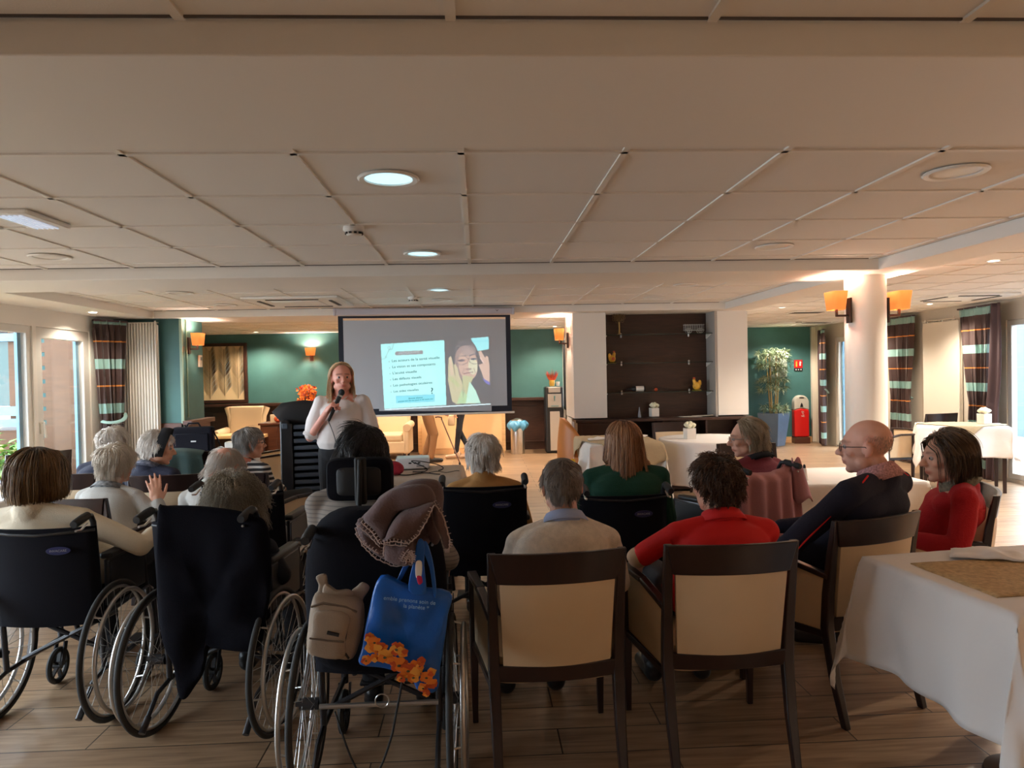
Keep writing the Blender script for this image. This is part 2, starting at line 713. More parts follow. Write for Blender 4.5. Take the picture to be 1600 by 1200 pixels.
# skirting at the wing's far wall
struct('baseboard_back', G().box((5.05, YF - .012, .06), (3.3, .024, .12)).box((5.67, YF - .06, .05), (.62, .12, .10)), M_beech, bevel=.003)
struct('trim_6', G().box((6.71, YF - .03, 1.16), (.08, .06, 2.3)), M_trim, smooth=False)
struct('trim_7', G().box((3.4, 9.6, 2.1), (.06, .06, .36)), M_white, smooth=False)


def window_wall(X, side, y0, y1, holes, name, m, z1=CEIL, zt=2.06, zb=.04):
    """wall along Y at X with openings from zb to zt"""
    g = G()
    t = .14
    xc = X + side * t / 2
    ys = [y0]
    for a, b in holes:
        ys += [a, b]
    ys.append(y1)
    for i in range(0, len(ys), 2):
        if ys[i + 1] - ys[i] > .01:
            g.box((xc, (ys[i] + ys[i + 1]) / 2, z1 / 2), (t, ys[i + 1] - ys[i], z1))
    for a, b in holes:
        g.box((xc, (a + b) / 2, (z1 + zt) / 2), (t, b - a, z1 - zt))
        g.box((xc, (a + b) / 2, zb / 2), (t, b - a, zb))
    struct(name, g, m, smooth=False)


M_frame = mat('white_window_frame', (.70, .68, .63), .35)
M_glass = glass('clear_pane')


def glazed(name, X, side, a, b, zb=.04, zt=2.06, fr=.07, handle=False, rail=None, kind='structure', blue=False):
    """a framed pane filling an opening in a wall along Y; > window_pane, window_handle"""
    g = G()
    xc = X + side * .05
    for y in (a + fr / 2, b - fr / 2):
        g.box((xc, y, (zb + zt) / 2), (.07, fr, zt - zb))
    for z in (zb + fr / 2, zt - fr / 2):
        g.box((xc, (a + b) / 2, z), (.069, b - a, fr))
    o = g.build(name, M_frame, bevel=.006)
    tag(o, kind='structure')
    G().box((xc, (a + b) / 2, (zb + zt) / 2), (.008, b - a - 2 * fr, zt - zb - 2 * fr)).build('pane', M_glass, o, smooth=False)
    if blue:
        G().box((xc + side * .03, b - fr - .03, (zb + zt) / 2), (.03, .05, zt - zb - .1)).build('outer_stile', mat('pale_blue_frame', (.14, .28, .38), .4), o, smooth=False)
    if handle:
        h = G().caps((xc - side * .05, a + .035, 1.02), (xc - side * .05, a + .035, 1.12), .011).caps((xc - side * .08, a + .035, 1.12), (xc - side * .08, a + .06, .98), .012).cyl((xc - side * .03, a + .035, 1.12), (xc - side * .08, a + .035, 1.12), .01)
        h.build('handle', M_white, o)
    return o


# left wall: door (7.25..8.2) and wide sliding windows; the nearest is unseen, added to light the foreground
window_wall(XL, -1, YB, 8.7, [(.9, 2.5), (2.7, 4.4), (4.6, 7.08), (7.14, 8.1)], 'wall_left', M_white)
for k, (a, b) in enumerate([(.9, 2.5), (2.7, 4.4), (4.6, 7.08)]):
    glazed('window_%d' % (k + 1), XL, -1, a, b, blue=(k == 2))
glazed('door_1', XL, -1, 7.14, 8.1, fr=.11, handle=True, blue=True)
# right wall: sliding doors nearest the camera, then a door by the far corner
window_wall(XR, 1, YB, YF + .1, [(5.1, 6.9), (7.0, 8.8), (12.15, 13.15)], 'wall_right', mat('beige_plaster', (.62, .56, .47), .7))  # whole right wall in one even beige plaster
glazed('window_4', XR, 1, 5.1, 6.9)
glazed('window_5', XR, 1, 7.0, 8.8)
glazed('door_2', XR, 1, 12.15, 13.15, fr=.09, handle=True, blue=True)
# small window in the lounge's right side
o = tag(G().box((1.66, 12.42, 1.45), (.05, .05, 1.3)).box((1.66, 13.58, 1.45), (.05, .05, 1.3)).box((1.66, 13, 2.08), (.05, 1.2, .05)).box((1.66, 13, .82), (.05, 1.2, .05)).build('window_6', M_black, bevel=.003), kind='structure')
G().box((1.7, 13, 1.45), (.01, 1.12, 1.24)).build('pane', M_glass, o, smooth=False)
struct('outer_wall', G().box((3.2, 14.06, 1.2), (.1, .1, 2.4)), M_white, smooth=False)

# the round column
g = G().lathe([(.16, 0), (.16, .02), (.155, .03), (.155, SOF + .0)], (3.135, 5.62, 0), n=48)
struct('column', g, M_white)

# what stands outside ------------------------------------------------
M_larch = mat('larch_cladding', lin((92, 62, 40)), .7, var=.2, vscale=4, stretch=(1, 1, 6))
M_deck = mat('pale_paving', (.2, .2, .2), .8, var=.1)
struct('terrace_ground', G().box((-9.2, 5, -.1), (9.0, 30, .1)).box((12.0, 7, -.1), (10.2, 30, .1)), M_deck, smooth=False)
sc = empty('timber_screen', (-5.2, 8.9, 0), label='larch board screen with open slats outside the left glass door', cat='screen')
G().box((.28, .0, 1.15), (.62, .04, 2.3)).build('board_panel', M_larch, sc, smooth=False)
for k in range(14):
    G().box((-.15, .0, .12 + k * .165), (.24, .035, .115)).build('slat', M_larch, sc, bevel=.003)
G().box((-.30, 0, 1.15), (.05, .06, 2.3)).build('post', M_larch, sc, smooth=False)
sh = empty('garden_shed', (-8.3, 10.5, 0), label='timber garden shed with a big dark window beyond the left glazing', cat='shed')
G().box((0, 0, .45), (5.5, 2.0, .9)).box((0, 0, 2.35), (5.5, 2.0, .35)).box((-2.5, 0, 1.6), (.5, 2, 1.2)).box((2.5, 0, 1.6), (.5, 2, 1.2)).build('wall', M_larch, sh, smooth=False)
G().box((0, -.95, 1.64), (5.3, .08, .85)).build('window_pane', mat('dark_green_glass', (.03, .07, .065), .15), sh, smooth=False)
G().box((0, -1.02, 1.15), (5.4, .06, .12)).box((0, -1.02, 2.10), (5.4, .06, .1)).box((0, -1.03, 1.0), (5.4, .08, .1)).build('window_frame', mat('pale_blue_frame', (.14, .28, .38), .4), sh, smooth=False)
G().box((0, -.1, 2.6), (5.9, 2.5, .12)).build('roof', M_bronze, sh, smooth=False)
rnd = random.Random(5)
M_leaf = mat('leaf_green', (.16, .34, .08), .6, var=.3, vscale=6)
M_leafy = mat('leaf_yellow_green', (.42, .45, .12), .6, var=.3, vscale=6)


def leaf(g, c, L, w, d, up, m=0):
    d = Vector(d).normalized()
    u = Vector(up)
    s_ = d.cross(u)
    if s_.length < 1e-3:
        s_ = Vector((1, 0, 0))
    s_.normalize()
    u = s_.cross(d)
    c = Vector(c)
    v = [c, c + d * L * .35 + s_ * w / 2 + u * w * .15, c + d * L, c + d * L * .35 - s_ * w / 2 + u * w * .15, c + d * L * .35]
    g.add([tuple(q) for q in v], [(0, 1, 4), (1, 2, 4), (2, 3, 4), (3, 0, 4)], m)


for nm, cx, cy, sx, sy, h, lab in (('garden_shrub', -5.35, 8.0, .48, .50, 1.12, 'green leafy shrub outside the left sliding window'), ('garden_shrub', -6.45, 8.1, .5, .5, 1.1, 'yellowing shrub behind the green one outside the left window')):
    g = G()
    for k in range(1500):
        a, r = rnd.uniform(0, 6.28), rnd.random() ** .5
        z = rnd.uniform(.05, h) * (1 - .35 * r)
        p = (r * math.cos(a) * sx, r * math.sin(a) * sy, z)
        leaf(g, p, rnd.uniform(.08, .15), rnd.uniform(.05, .09), (rnd.uniform(-1, 1), rnd.uniform(-1, 1), rnd.uniform(-.3, .8)), (0, 0, 1), 0 if rnd.random() < (.7 if cx > -7 else .3) else 1)
    for k in range(12):
        a = k * .52
        g.cyl((0, 0, 0), (math.cos(a) * sx * .6, math.sin(a) * sy * .6, h * .7), .012, .004, 5, 2)
    o = g.build(nm, [M_leaf, M_leafy, M_brown], smooth=False)
    o.location = (cx, cy, -.05)
    tag(o, lab, 'shrub')
o = tag(G().box((11.5, 8.5, 1.4), (.15, 14, 3.0)).build('view_backdrop', mat('pale_blue_backdrop', (.12, .17, .22), .8, var=.05), smooth=False), 'pale backdrop panel added beyond the right sliding doors', 'wall')  # panel added to give the pale bright view through the right glass
o = tag(G().box((8.4, 14.3, 1.3), (2.6, .1, 2.7)).build('fence_panel', M_larch, smooth=False), 'timber fence panel seen through the far right door', 'fence')

# ceiling fittings -----------------------------------------------------
M_lens_spill = mat('projector_spill_lens', (.7, .85, .9), .4, emit=(.45, .85, 1.0), es=.32)  # weak cyan emission stands in for projector light falling on these lenses
M_lens_off = mat('unlit_lens', (.72, .68, .62), .35)
M_spot_on = mat('lit_warm_lens', (1, 1, 1), .4, emit=(1.0, .88, .72), es=3)
M_ringw = mat('lamp_ring_white', (.8, .78, .74), .4)


def downlight(x, y, on, lab, r=.085, z=CEIL, grp=None):
    o = empty('round_ceiling_light', (x, y, z), label=lab, cat='ceiling light', group=grp)
    G().lathe([(r * .78, -.002), (r, -.004), (r * 1.02, -.008), (r * .96, -.014), (r * .8, -.010), (r * .78, -.002)], n=40, cap=False).build('trim_ring', M_ringw, o)
    G().lathe([(r * .8, -.003), (r * .6, .002 - .010), (r * .2, -.006)], n=40).build('lens', M_lens_spill if on else M_lens_off, o)
    return o


for px, py, on, r, lab in ((607, 277, 1, .122, 'large round ceiling light with a painted pale blue glow, nearest the camera'), (660, 395, 1, .122, 'round ceiling light with a painted pale blue glow beyond the smoke detector'), (686, 452, 1, .11, 'round light with a painted pale blue glow above the projection screen'),
                           (1493, 267, 0, .122, 'large unlit round ceiling light in the right foreground'), (1210, 384, 0, .122, 'unlit round ceiling light left of the column'), (78, 400, 0, .122, 'unlit round ceiling light at the far left of the tiled bay'),
                           (1072, 444, 0, .12, 'unlit round light in the far bay, above the shelf niche'), (1022, 464, 0, .12, 'unlit round light closest to the shelf niche'), (281, 457, 0, .12, 'unlit round light left of the air conditioner cassette'),
                           (353, 476, 0, .12, 'unlit round light behind the air conditioner cassette'), (691, 468, 0, .11, 'small unlit round light right over the screen case')):
    p = atz(px, py, CEIL)
    downlight(p.x, p.y, on, lab, r)


def spotlight(x, y, z, lab, grp, power=0, r=.045, col=WARMW, ang=140):
    o = empty('recessed_spotlight', (x, y, z), label=lab, cat='ceiling spotlight', group=grp)
    G().lathe([(r, -.001), (r * 1.25, -.003), (r * 1.2, -.008), (r * .9, -.006), (r * .88, -.001)], n=24, cap=False).build('trim_ring', M_ringw, o)
    G().lathe([(r * .9, -.002), (r * .5, -.004), (r * .1, -.005)], n=24).build('lens', M_spot_on, o)
    if power:
        spot('spotlight_beam', (x, y, z - .02), power, col, ang, .03)
    return o


SPW = 42
for px, py, z, pw, lab in ((1553, 407, CEIL, 1, 'lit ceiling spotlight highest at the right edge of the picture'), (1346, 454, CEIL, 1, 'lit ceiling spotlight just left of the column top'), (1222, 480, CEIL, 1, 'lit ceiling spotlight nearest the dark shelf niche in the right wing'),
                           (1322, 493, CEIL, 1, 'lit ceiling spotlight above the far right glass door'), (1240, 507, CEIL, 1, 'small lit ceiling spotlight over the tall bamboo plant'), (1452, 475, CEIL, 1, 'lit ceiling spotlight right of the column by the curtains')):
    p = atz(px, py, z)
    spotlight(p.x, p.y, z, lab, None, SPW * pw)
for x, y, lab in ((4.9, 4.2, 'unseen spotlight added over the right wing, farther of the pair beyond the right frame edge'), (4.9, 1.6, 'unseen spotlight added over the right wing, nearer of the pair beyond the right frame edge'), (3.9, -1.6, 'unseen spotlight added near the wall behind the camera at right')):
    spotlight(x, y, CEIL, lab, None, 75)  # unseen lamps added to warm the right side and the foreground
for px, py, lab in ((145, 488, 'lit spotlight in the soffit above the left glass door'),):
    p = atz(px, py, SOF)
    spotlight(p.x, p.y, SOF, lab, None, 10)
for px, py, lab in ((400, 519, 'lit spotlight in the lounge ceiling above the framed leaf picture'), (867, 510, 'lit spotlight in the lounge ceiling over the water dispenser')):
    p = atz(px, py, CEIL + .04)
    spotlight(p.x, p.y, CEIL + .04, lab, None, 40, col=WARM)
for x, y, lab in ((-3.4, 10.6, 'a'), (-.9, 11.2, 'lit spotlight in the lounge ceiling hidden behind the screen, nearer'), (-.9, 13.0, 'lit spotlight in the lounge ceiling behind the screen, farther'), (.9, 11.0, 'b'), (-2.6, 12.6, 'c')):
    spot('lounge_spot', (x, y, CEIL + .02), 44, WARM, 150, .05)


def ac_cassette(c, w, d, rz, lab):
    o = empty('air_conditioner', c, rz, lab, 'air conditioner')
    G().box((0, 0, -.013), (w, d, .024)).box((0, 0, -.03), (w * .5, d * .5, .012)).build('fascia', M_ringw, o, bevel=.008)
    s_ = G()
    for a, b, e, f in ((0, d * .38, w * .55, .035), (0, -d * .38, w * .55, .035), (w * .38, 0, .035, d * .55), (-w * .38, 0, .035, d * .55)):
        s_.box((a, b, -.028), (e, f, .008))
    s_.build('air_slot', mat('dark_slot', (.03, .03, .03), .6), o, smooth=False)
    return o


p = atz(470, 470, CEIL)
ac_cassette((p.x, p.y, CEIL), .95, .95, 0, 'square air conditioner cassette in the ceiling left of the screen')
p = atz(1500, 463, CEIL)
ac_cassette((p.x, p.y, CEIL), .85, .85, 0, 'square air conditioner cassette in the ceiling above the right curtains')
for px, py, lab in ((1260, 487, 'slim ceiling air grille nearer the column in the right wing'), (1275, 503, 'slim ceiling air grille farther back by the green wall')):
    p = atz(px, py, CEIL)
    o = empty('ceiling_grille', (p.x, p.y, CEIL), 0, lab, 'ceiling vent')
    G().box((0, 0, -.008), (.5, .3, .014)).build('frame', M_ringw, o, bevel=.003)
    s_ = G()
    for k in range(4):
        s_.box((0, -.09 + k * .06, -.016), (.44, .03, .006))
    s_.build('slot', mat('dark_slot', (.03, .03, .03), .6), o, smooth=False)
p = atz(105, 459, SOF)
o = tag(G().box((-3.80, 6.6, SOF + .03), (.012, .9, .02)).build('ceiling_vent', mat('dark_slot', (.03, .03, .03), .6), smooth=False), 'narrow dark vent slot along the left ceiling edge', 'ceiling vent')
p = atz(45, 339, CEIL)
o = empty('emergency_light', (p.x, p.y, CEIL), 0, 'rectangular emergency light with striped lens at the left of the ceiling', 'emergency light')
G().box((0, 0, -.012), (.2, .36, .024)).build('housing', M_ringw, o, bevel=.008)
s_ = G()
for k in range(5):
    s_.box((-.05 + k * .025, 0, -.026), (.012, .3, .008))
s_.build('lens', mat('striped_lens', (.55, .6, .65), .1, emit=(.7, .8, 1), es=.12), o, bevel=.002)


def detector(px, py, lab, s=1):
    p = atz(px, py, CEIL)
    o = empty('smoke_detector', (p.x, p.y, CEIL), 0, lab, 'smoke detector')
    G().lathe([(.055 * s, 0), (.058 * s, -.02), (.05 * s, -.03)], n=28).build('base', M_ringw, o)
    c = G().lathe([(.04 * s, -.028), (.042 * s, -.042), (.034 * s, -.052), (.01, -.054)], n=28)
    c.build('sensor', M_lens_off, o)
    d = G()
    for k in range(10):
        a = k * .628
        d.box((math.cos(a) * .041 * s, math.sin(a) * .041 * s, -.038), (.014, .014, .010), math.degrees(a))
    d.build('sensor_slot', mat('dark_slot', (.03, .03, .03), .6), o, smooth=False)


detector(553, 354, 'white smoke detector on the tiled ceiling between the two pale blue lights')
detector(646, 464, 'white smoke detector on the ceiling just in front of the screen case')
detector(1248, 500, 'small white detector on the ceiling above the bamboo plant')


def sconce(c, rz, lab, power=6, s=1.0):
    """shade in front (+y local away from wall), back plate at y=0"""
    o = empty('wall_lamp', c, rz, lab, 'wall lamp')
    G().box((0, .008, -.06), (.07, .016, .20)).build('back_plate', M_bronze, o, bevel=.003)
    G().bar((0, .01, -.1), (0, .11, -.1), .016).bar((0, .11, -.107), (0, .11, -.03), .016).build('arm', M_bronze, o)
    rings = []
    for z, w, d in ((-.055, .078, .05), (.09, .1, .062)):
        pts = []
        for k in range(32):
            a = 2 * math.pi * k / 32
            ca, sa = math.cos(a), math.sin(a)
            pts.append((w * math.copysign(abs(ca) ** .45, ca), .115 + d * math.copysign(abs(sa) ** .45, sa), z))
        rings.append(pts)
    G().loft(rings, cap=False).build('lamp_shade', M_orange, o, solid=.003)
    R = Matrix.Rotation(math.radians(rz), 4, 'Z')
    pw = Vector(c) + (R @ Vector((0, .115, .04)))
    point('wall_lamp_bulb', pw, power, WARMW, .03)
    return o


sconce((-3.49, 8.80, 1.98), -90, 'orange shaded wall lamp on the green corner beside the framed picture', 5)
p = at(487, 548, YF)
sconce((p.x, YF, 1.98), 180, 'orange shaded wall lamp on the far green wall left of the screen', 8)
sconce((1.17, 9.15, 1.98), 90, 'orange shaded wall lamp on the white pillar above the water dispenser', 5)
sconce((3.135 - .158, 5.56, 2.02), 90, 'orange shaded wall lamp on the left side of the round column', 3.6)
sconce((3.135 + .158, 5.60, 2.02), -90, 'orange shaded wall lamp on the right side of the round column', 3.6)
p = at(314, 561, 9.2)
o = empty('thermostat', (-3.49, 9.12, 1.74), 0, 'small cream thermostat under the lamp on the green corner', 'thermostat')
G().box((.012, 0, 0), (.024, .09, .15)).build('casing', M_trim, o, bevel=.004)
G().box((.026, 0, .03), (.004, .05, .04)).build('display', mat('lcd_grey', (.2, .22, .2), .3), o, smooth=False)


def radiator(c, w, h, rz, n, lab, m):
    o = empty('tall_radiator', c, rz, lab, 'radiator')
    g = G().box((0, 0, h / 2), (w, .03, h - .04))
    for k in range(n):
        x = -w / 2 + (k + .5) * w / n
        g.box((x, -.03, h / 2), (w / n * .62, .04, h))
    g.build('panel', m, o, bevel=.008)
    G().box((0, 0, h + .005), (w * .98, .06, .012)).build('top_grille', m, o, bevel=.003)
    for s_ in (-1, 1):
        G().cyl((s_ * w * .4, .02, h - .01), (s_ * w * .4, .02, h + .03), .01, n=10).build('bracket', m, o)
    return o


radiator((-3.945, 8.54, .2), .43, 1.98, 0, 13, 'tall white ribbed radiator on the dark green wall at left', M_white)
radiator((6.68, 9.98, .15), .80, 2.0, 90, 16, 'tall cream ribbed radiator between the two right hand curtains', M_trim)


def curtain_mat(z0=0):
    m = bpy.data.materials.new('striped_curtain_fabric')
    m.use_nodes = True
    nt = m.node_tree
    b = nt.nodes['Principled BSDF']
    b.inputs['Roughness'].default_value = .6
    b.inputs['Sheen Weight'].default_value = .3
    tc = nt.nodes.new('ShaderNodeTexCoord')
    sp = nt.nodes.new('ShaderNodeSeparateXYZ')
    nt.links.new(tc.outputs['Object'], sp.inputs[0])
    a = nt.nodes.new('ShaderNodeMath')
    a.operation = 'ADD'
    a.inputs[1].default_value = .37
    nt.links.new(sp.outputs[2], a.inputs[0])
    md = nt.nodes.new('ShaderNodeMath')
    md.operation = 'FRACT'
    dv = nt.nodes.new('ShaderNodeMath')
    dv.operation = 'DIVIDE'
    dv.inputs[1].default_value = .5
    nt.links.new(a.outputs[0], dv.inputs[0])
    nt.links.new(dv.outputs[0], md.inputs[0])
    r = nt.nodes.new('ShaderNodeValToRGB')
    r.color_ramp.interpolation = 'CONSTANT'
    els = r.color_ramp.elements
    brown = lin((62, 38, 34)) + (1,)
    aqua = lin((138, 176, 170)) + (1,)
    org = lin((214, 134, 52)) + (1,)
    els[0].position = 0
    els[0].color = aqua
    els[1].position = .22
    els[1].color = brown
    for p_, c_ in ((.60, org), (.63, brown), (.9999, aqua)):
        e = els.new(p_)
        e.color = c_
    nt.links.new(md.outputs[0], r.inputs[0])
    nt.links.new(r.outputs[0], b.inputs['Base Color'])
    return m


M_curt = curtain_mat()
M_lining = mat('curtain_lining', lin((74, 54, 58)), .7)
M_tie = mat('aqua_tieback', lin((150, 185, 180)), .6)


def curtain(c, rz, w_top, w_tie, w_bot, h, lab, side=0, tie=1.0, folds=9, lining=0, tie_c=0, mt=None, nv=50):
    """hangs in the local xz plane"""
    o = empty('curtain', c, rz, lab, 'curtain')

    def width(z):
        if z > tie:
            t = (z - tie) / (h - tie)
            t = t ** .8
            return w_tie + (w_top - w_tie) * t
        t = (tie - z) / tie
        return w_tie + (w_bot - w_tie) * min(1, t * 1.6)

    def fn(u, v):
        z = v * h
        w = width(z)
        xc = tie_c * math.exp(-((z - tie) / .55) ** 2) if z < tie else tie_c * max(0, 1 - (z - tie) / (h - tie)) ** 1.1
        ph = u * folds * 2 * math.pi
        dep = .035 + .02 * math.sin(u * 17 + 1)
        y = math.sin(ph + .5 * math.sin(z * 2.5 + u * 5)) * dep * (.55 if z > h - .12 else 1)
        return (xc + (u - .5) * w + .012 * math.sin(ph * 2), y, z)
    G().grid(fn, folds * 14, nv).build('drape', mt or M_curt, o, solid=.004)
    G().box((0, 0, h - .01), (w_top, .05, .02)).build('heading', M_lining, o, bevel=.004)
    if lining:
        def fl(u, v):
            z = v * h
            w = width(z)
            xc = tie_c * math.exp(-((z - tie) / .55) ** 2) if z < tie else tie_c * max(0, 1 - (z - tie) / (h - tie)) ** 1.1
            x0 = xc + lining * w / 2
            return (x0 + lining * u * (.17 + .1 * math.sin(v * 3)), .02 + .03 * math.sin(u * 9), z)
        G().grid(fl, 16, 30).build('lining', M_lining, o, solid=.004)
    pts = []
    for k in range(25):
        a = math.pi * (k / 24) * 1.0
        pts.append((tie_c - side * 0 + math.cos(a) * (w_tie / 2 + .02), -.075 * math.sin(a) - .01, tie - .05 * math.sin(a) + .07 * (k / 24 if side > 0 else 1 - k / 24)))
    G().tube(pts, .022, 6, ry=.3).build('tieback', M_tie, o)
    return o


curtain((-4.13, 8.25, .02), 62, .40, .24, .36, 2.18, 'brown and aqua striped curtain beside the left glass door', tie=1.05, folds=5)
curtain((6.58, 13.30, .02), 70, .42, .28, .34, 2.2, 'brown striped curtain tied back by the far green wall', side=1, tie=1.0, folds=5, lining=1)
curtain((6.60, 10.85, .02), 90, .75, .5, .6, 2.25, 'striped curtain just right of the round column', tie=1.0, folds=7, side=-1)
curtain((6.58, 9.12, .02), 84, .78, .42, .5, 2.25, 'wide striped curtain with plain lining beside the right sliding doors', tie=.98, folds=8, lining=-1, side=-1, tie_c=-.05)
# ------------------------------------------------------------------ dining armchairs


def bow_slab(g, z0, z1, w, y0, bow, th, lean=0, zc=.42, n=14, m=0, w1=None, pillow=0):
    """slab across x, bowed backwards (-y) in the middle, leaning with height"""
    w1 = w1 or w

    def P(u, z, s_):
        x = (u - .5) * (w + (w1 - w) * (z - z0) / max(z1 - z0, 1e-6))
        y = y0 - bow * (1 - (2 * u - 1) ** 2) - lean * (z - zc)
        pv = pillow * math.sin(math.pi * min(max((z - z0) / (z1 - z0), 0), 1)) ** .5 * (1 - (2 * u - 1) ** 4)
        return (x, y + s_ * (th / 2 + pv), z)
    nz = 9 if pillow else 3
    v, f = [], []
    zs = [z0 + (z1 - z0) * k / (nz - 1) for k in range(nz)]
    for z in zs:
        for i in range(n):
            v.append(P(i / (n - 1), z, -1))
        for i in range(n - 1, -1, -1):
            v.append(P(i / (n - 1), z, 1))
    N = 2 * n
    for k in range(nz - 1):
        for i in range(N):
            j = (i + 1) % N
            f.append((k * N + i, k * N + j, (k + 1) * N + j, (k + 1) * N + i))
    for i in range(n - 1):
        f.append((i, N - 1 - i, N - 2 - i, i + 1))
        b = (nz - 1) * N
        f.append((b + i, b + i + 1, b + N - 2 - i, b + N - 1 - i))
    g.add(v, f, m)
    return g


def armchair(loc, rz, label, hz=1.0):
    o = empty('dining_armchair', (loc[0], loc[1], 0), rz, label, 'chair', 'dark wood dining armchairs with cream upholstery')
    bow_slab(G(), .757, .872, .445, -.245, .035, .022, .13, w1=.50).build('top_rail', M_wenge, o, bevel=.004)
    bow_slab(G(), .445, .757, .40, -.245, .033, .016, .13, pillow=.012, w1=.425).build('backrest', M_cream, o, auto=60)
    bow_slab(G(), .385, .447, .44, -.245, .028, .026, .13).build('lower_rail', M_wenge, o, bevel=.004)
    for s_ in (-1, 1):
        g = G()
        pts = [(-.325, 0, .030, .03), (-.27, .2, .038, .036), (-.237, .40, .042, .042), (-.247, .55, .038, .04), (-.270, .72, .034, .034), (-.297, .872, .032, .024)]
        rings = []
        for y, z, w, d in pts:
            x = s_ * (.228 + .012 * (z / .87))
            rings.append([(x - w / 2, y - d / 2, z), (x + w / 2, y - d / 2, z), (x + w / 2, y + d / 2, z), (x - w / 2, y + d / 2, z)])
        g.loft(rings)
        g.build('leg', M_wenge, o, bevel=.005)
        rings = []
        for z, w in ((0, .024), (.35, .036), (.64, .034)):
            x = s_ * .278
            rings.append([(x - w / 2, .245 - w / 2, z), (x + w / 2, .245 - w / 2, z), (x + w / 2, .245 + w / 2, z), (x - w / 2, .245 + w / 2, z)])
        G().loft(rings).build('leg', M_wenge, o, bevel=.004)
        G().bar((s_ * .240, -.26, .625), (s_ * .262, 0, .655), .036, .024).bar((s_ * .262, 0, .655), (s_ * .28, .27, .645), .036, .024, w1=.042).build('armrest', M_wenge, o, bevel=.006)
        g = G()
        g.poly([(s_ * .246, -.235, .385), (s_ * .275, .235, .36), (s_ * .277, .235, .64), (s_ * .262, 0, .645), (s_ * .248, -.245, .615)], (s_ * -.018, 0, 0))
        g.build('side_panel', M_cream, o, bevel=.006)
        G().bar((s_ * .240, -.23, .372), (s_ * .274, .245, .346), .026, .03).build('side_rail', M_wenge, o, bevel=.003)
    G().bar((-.27, .245, .355), (.27, .245, .355), .026, .045).build('front_rail', M_wenge, o, bevel=.003)
    g = G()
    rings = []
    for z, k in ((.365, .97), (.38, 1), (.445, 1), (.462, .97), (.468, .85)):
        pts = []
        for a in range(40):
            t = 2 * math.pi * a / 40
            ca, sa = math.cos(t), math.sin(t)
            pts.append((.252 * k * math.copysign(abs(ca) ** .35, ca), .01 + .245 * k * math.copysign(abs(sa) ** .35, sa), z))
        rings.append(pts)
    g.loft(rings)
    g.build('seat', M_cream, o)
    o.scale = (1, 1, hz)
    return o


CH = {}


def put_chair(key, loc, rz, label, hz=1.0):
    if not CH:
        CH[key] = armchair(loc, rz, label, hz)
        return CH[key]
    src = list(CH.values())[0]
    c = copy_tree(src)
    c.location = (loc[0], loc[1], 0)
    c.rotation_euler = (0, 0, math.radians(rz))
    c.scale = (1, 1, hz)
    c['label'] = label
    CH[key] = c
    return c


def xy(px, py, Y):
    p = at(px, py, Y)
    return (p.x, p.y)


put_chair('c1', (.253, 2.86), 4, 'dark wood armchair under the grey haired man in the beige sweater')
put_chair('c2', (.925, 2.90), 1, 'dark wood armchair under the woman in the bright red polo')
put_chair('c3', (1.61, 3.27), 20, 'dark wood armchair turned left under the bald man')
put_chair('c4', (2.36, 3.70), 62, 'dark wood armchair under the woman in the red jacket')
p14 = xy(163, 755, 4.36)
put_chair('c14', p14, -12, 'armchair with pale back under the white haired woman raising her hand')
put_chair('c13', xy(283, 742, 5.25), 6, 'wide dark armchair behind the woman with the black headband')
put_chair('c15', xy(140, 735, 5.45), -6, 'dark armchair under the white haired person by the striped curtain')
put_chair('c12', xy(414, 735, 5.28), -22, 'dark armchair under the woman in the striped top')
put_chair('cw', (-4.07, 6.6), 50, 'empty dark armchair with cream back standing by the left window', 1.04)
put_chair('cg', xy(299, 697, 6.5), 3, 'armchair draped with a dark green coat beside the laptop bag', 1.03)
put_chair('cd', xy(437, 683, 8.3), -75, 'dark armchair in side view left of the tall slatted cart')
put_chair('cr', (2.36, 8.30), 180, 'brown topped armchair between the round table and the sideboard')
put_chair('cm', (2.28, 5.72), 178, 'brown armchair at the far side of the long white table left of the column')
put_chair('cq', xy(1443, 648, 9.35), 12, 'armchair with cream back right of the column near the cream radiator')
put_chair('cl', (5.05, 8.75), -60, 'armchair tucked at the left end of the right hand window table')

# ------------------------------------------------------------------ tables and cloths


def table(c, w, d, rz, label, h=.745, round_=False, ped=False, group=None):
    o = empty('dining_table', (c[0], c[1], 0), rz, label, 'table', group)
    if round_ == 2:
        G().box((0, 0, h - .015), (w, d, .03)).build('tabletop', M_wenge, o, bevel=.004)
        G().lathe([(.15, 0), (.145, .015), (.05, .03), (.04, .1), (.04, h - .06), (.15, h - .03)], n=32).build('pedestal', M_wenge, o)
    elif round_:
        G().lathe([(w / 2 - .01, h - .03), (w / 2, h - .025), (w / 2, h - .005), (w / 2 - .01, h)], n=48).build('tabletop', M_wenge, o)
        G().lathe([(.26, 0), (.25, .02), (.05, .05), (.04, .1), (.04, h - .04), (.2, h - .03)], n=32).build('pedestal', M_wenge, o)
    else:
        G().box((0, 0, h - .015), (w, d, .03)).build('tabletop', M_wenge, o, bevel=.004)
        for a in (-1, 1):
            for b in (-1, 1):
                G().bar((a * (w / 2 - .05), b * (d / 2 - .05), 0), (a * (w / 2 - .05), b * (d / 2 - .05), h - .03), .035, .035, w1=.05, h1=.05).build('leg', M_wenge, o, bevel=.003)
    return o


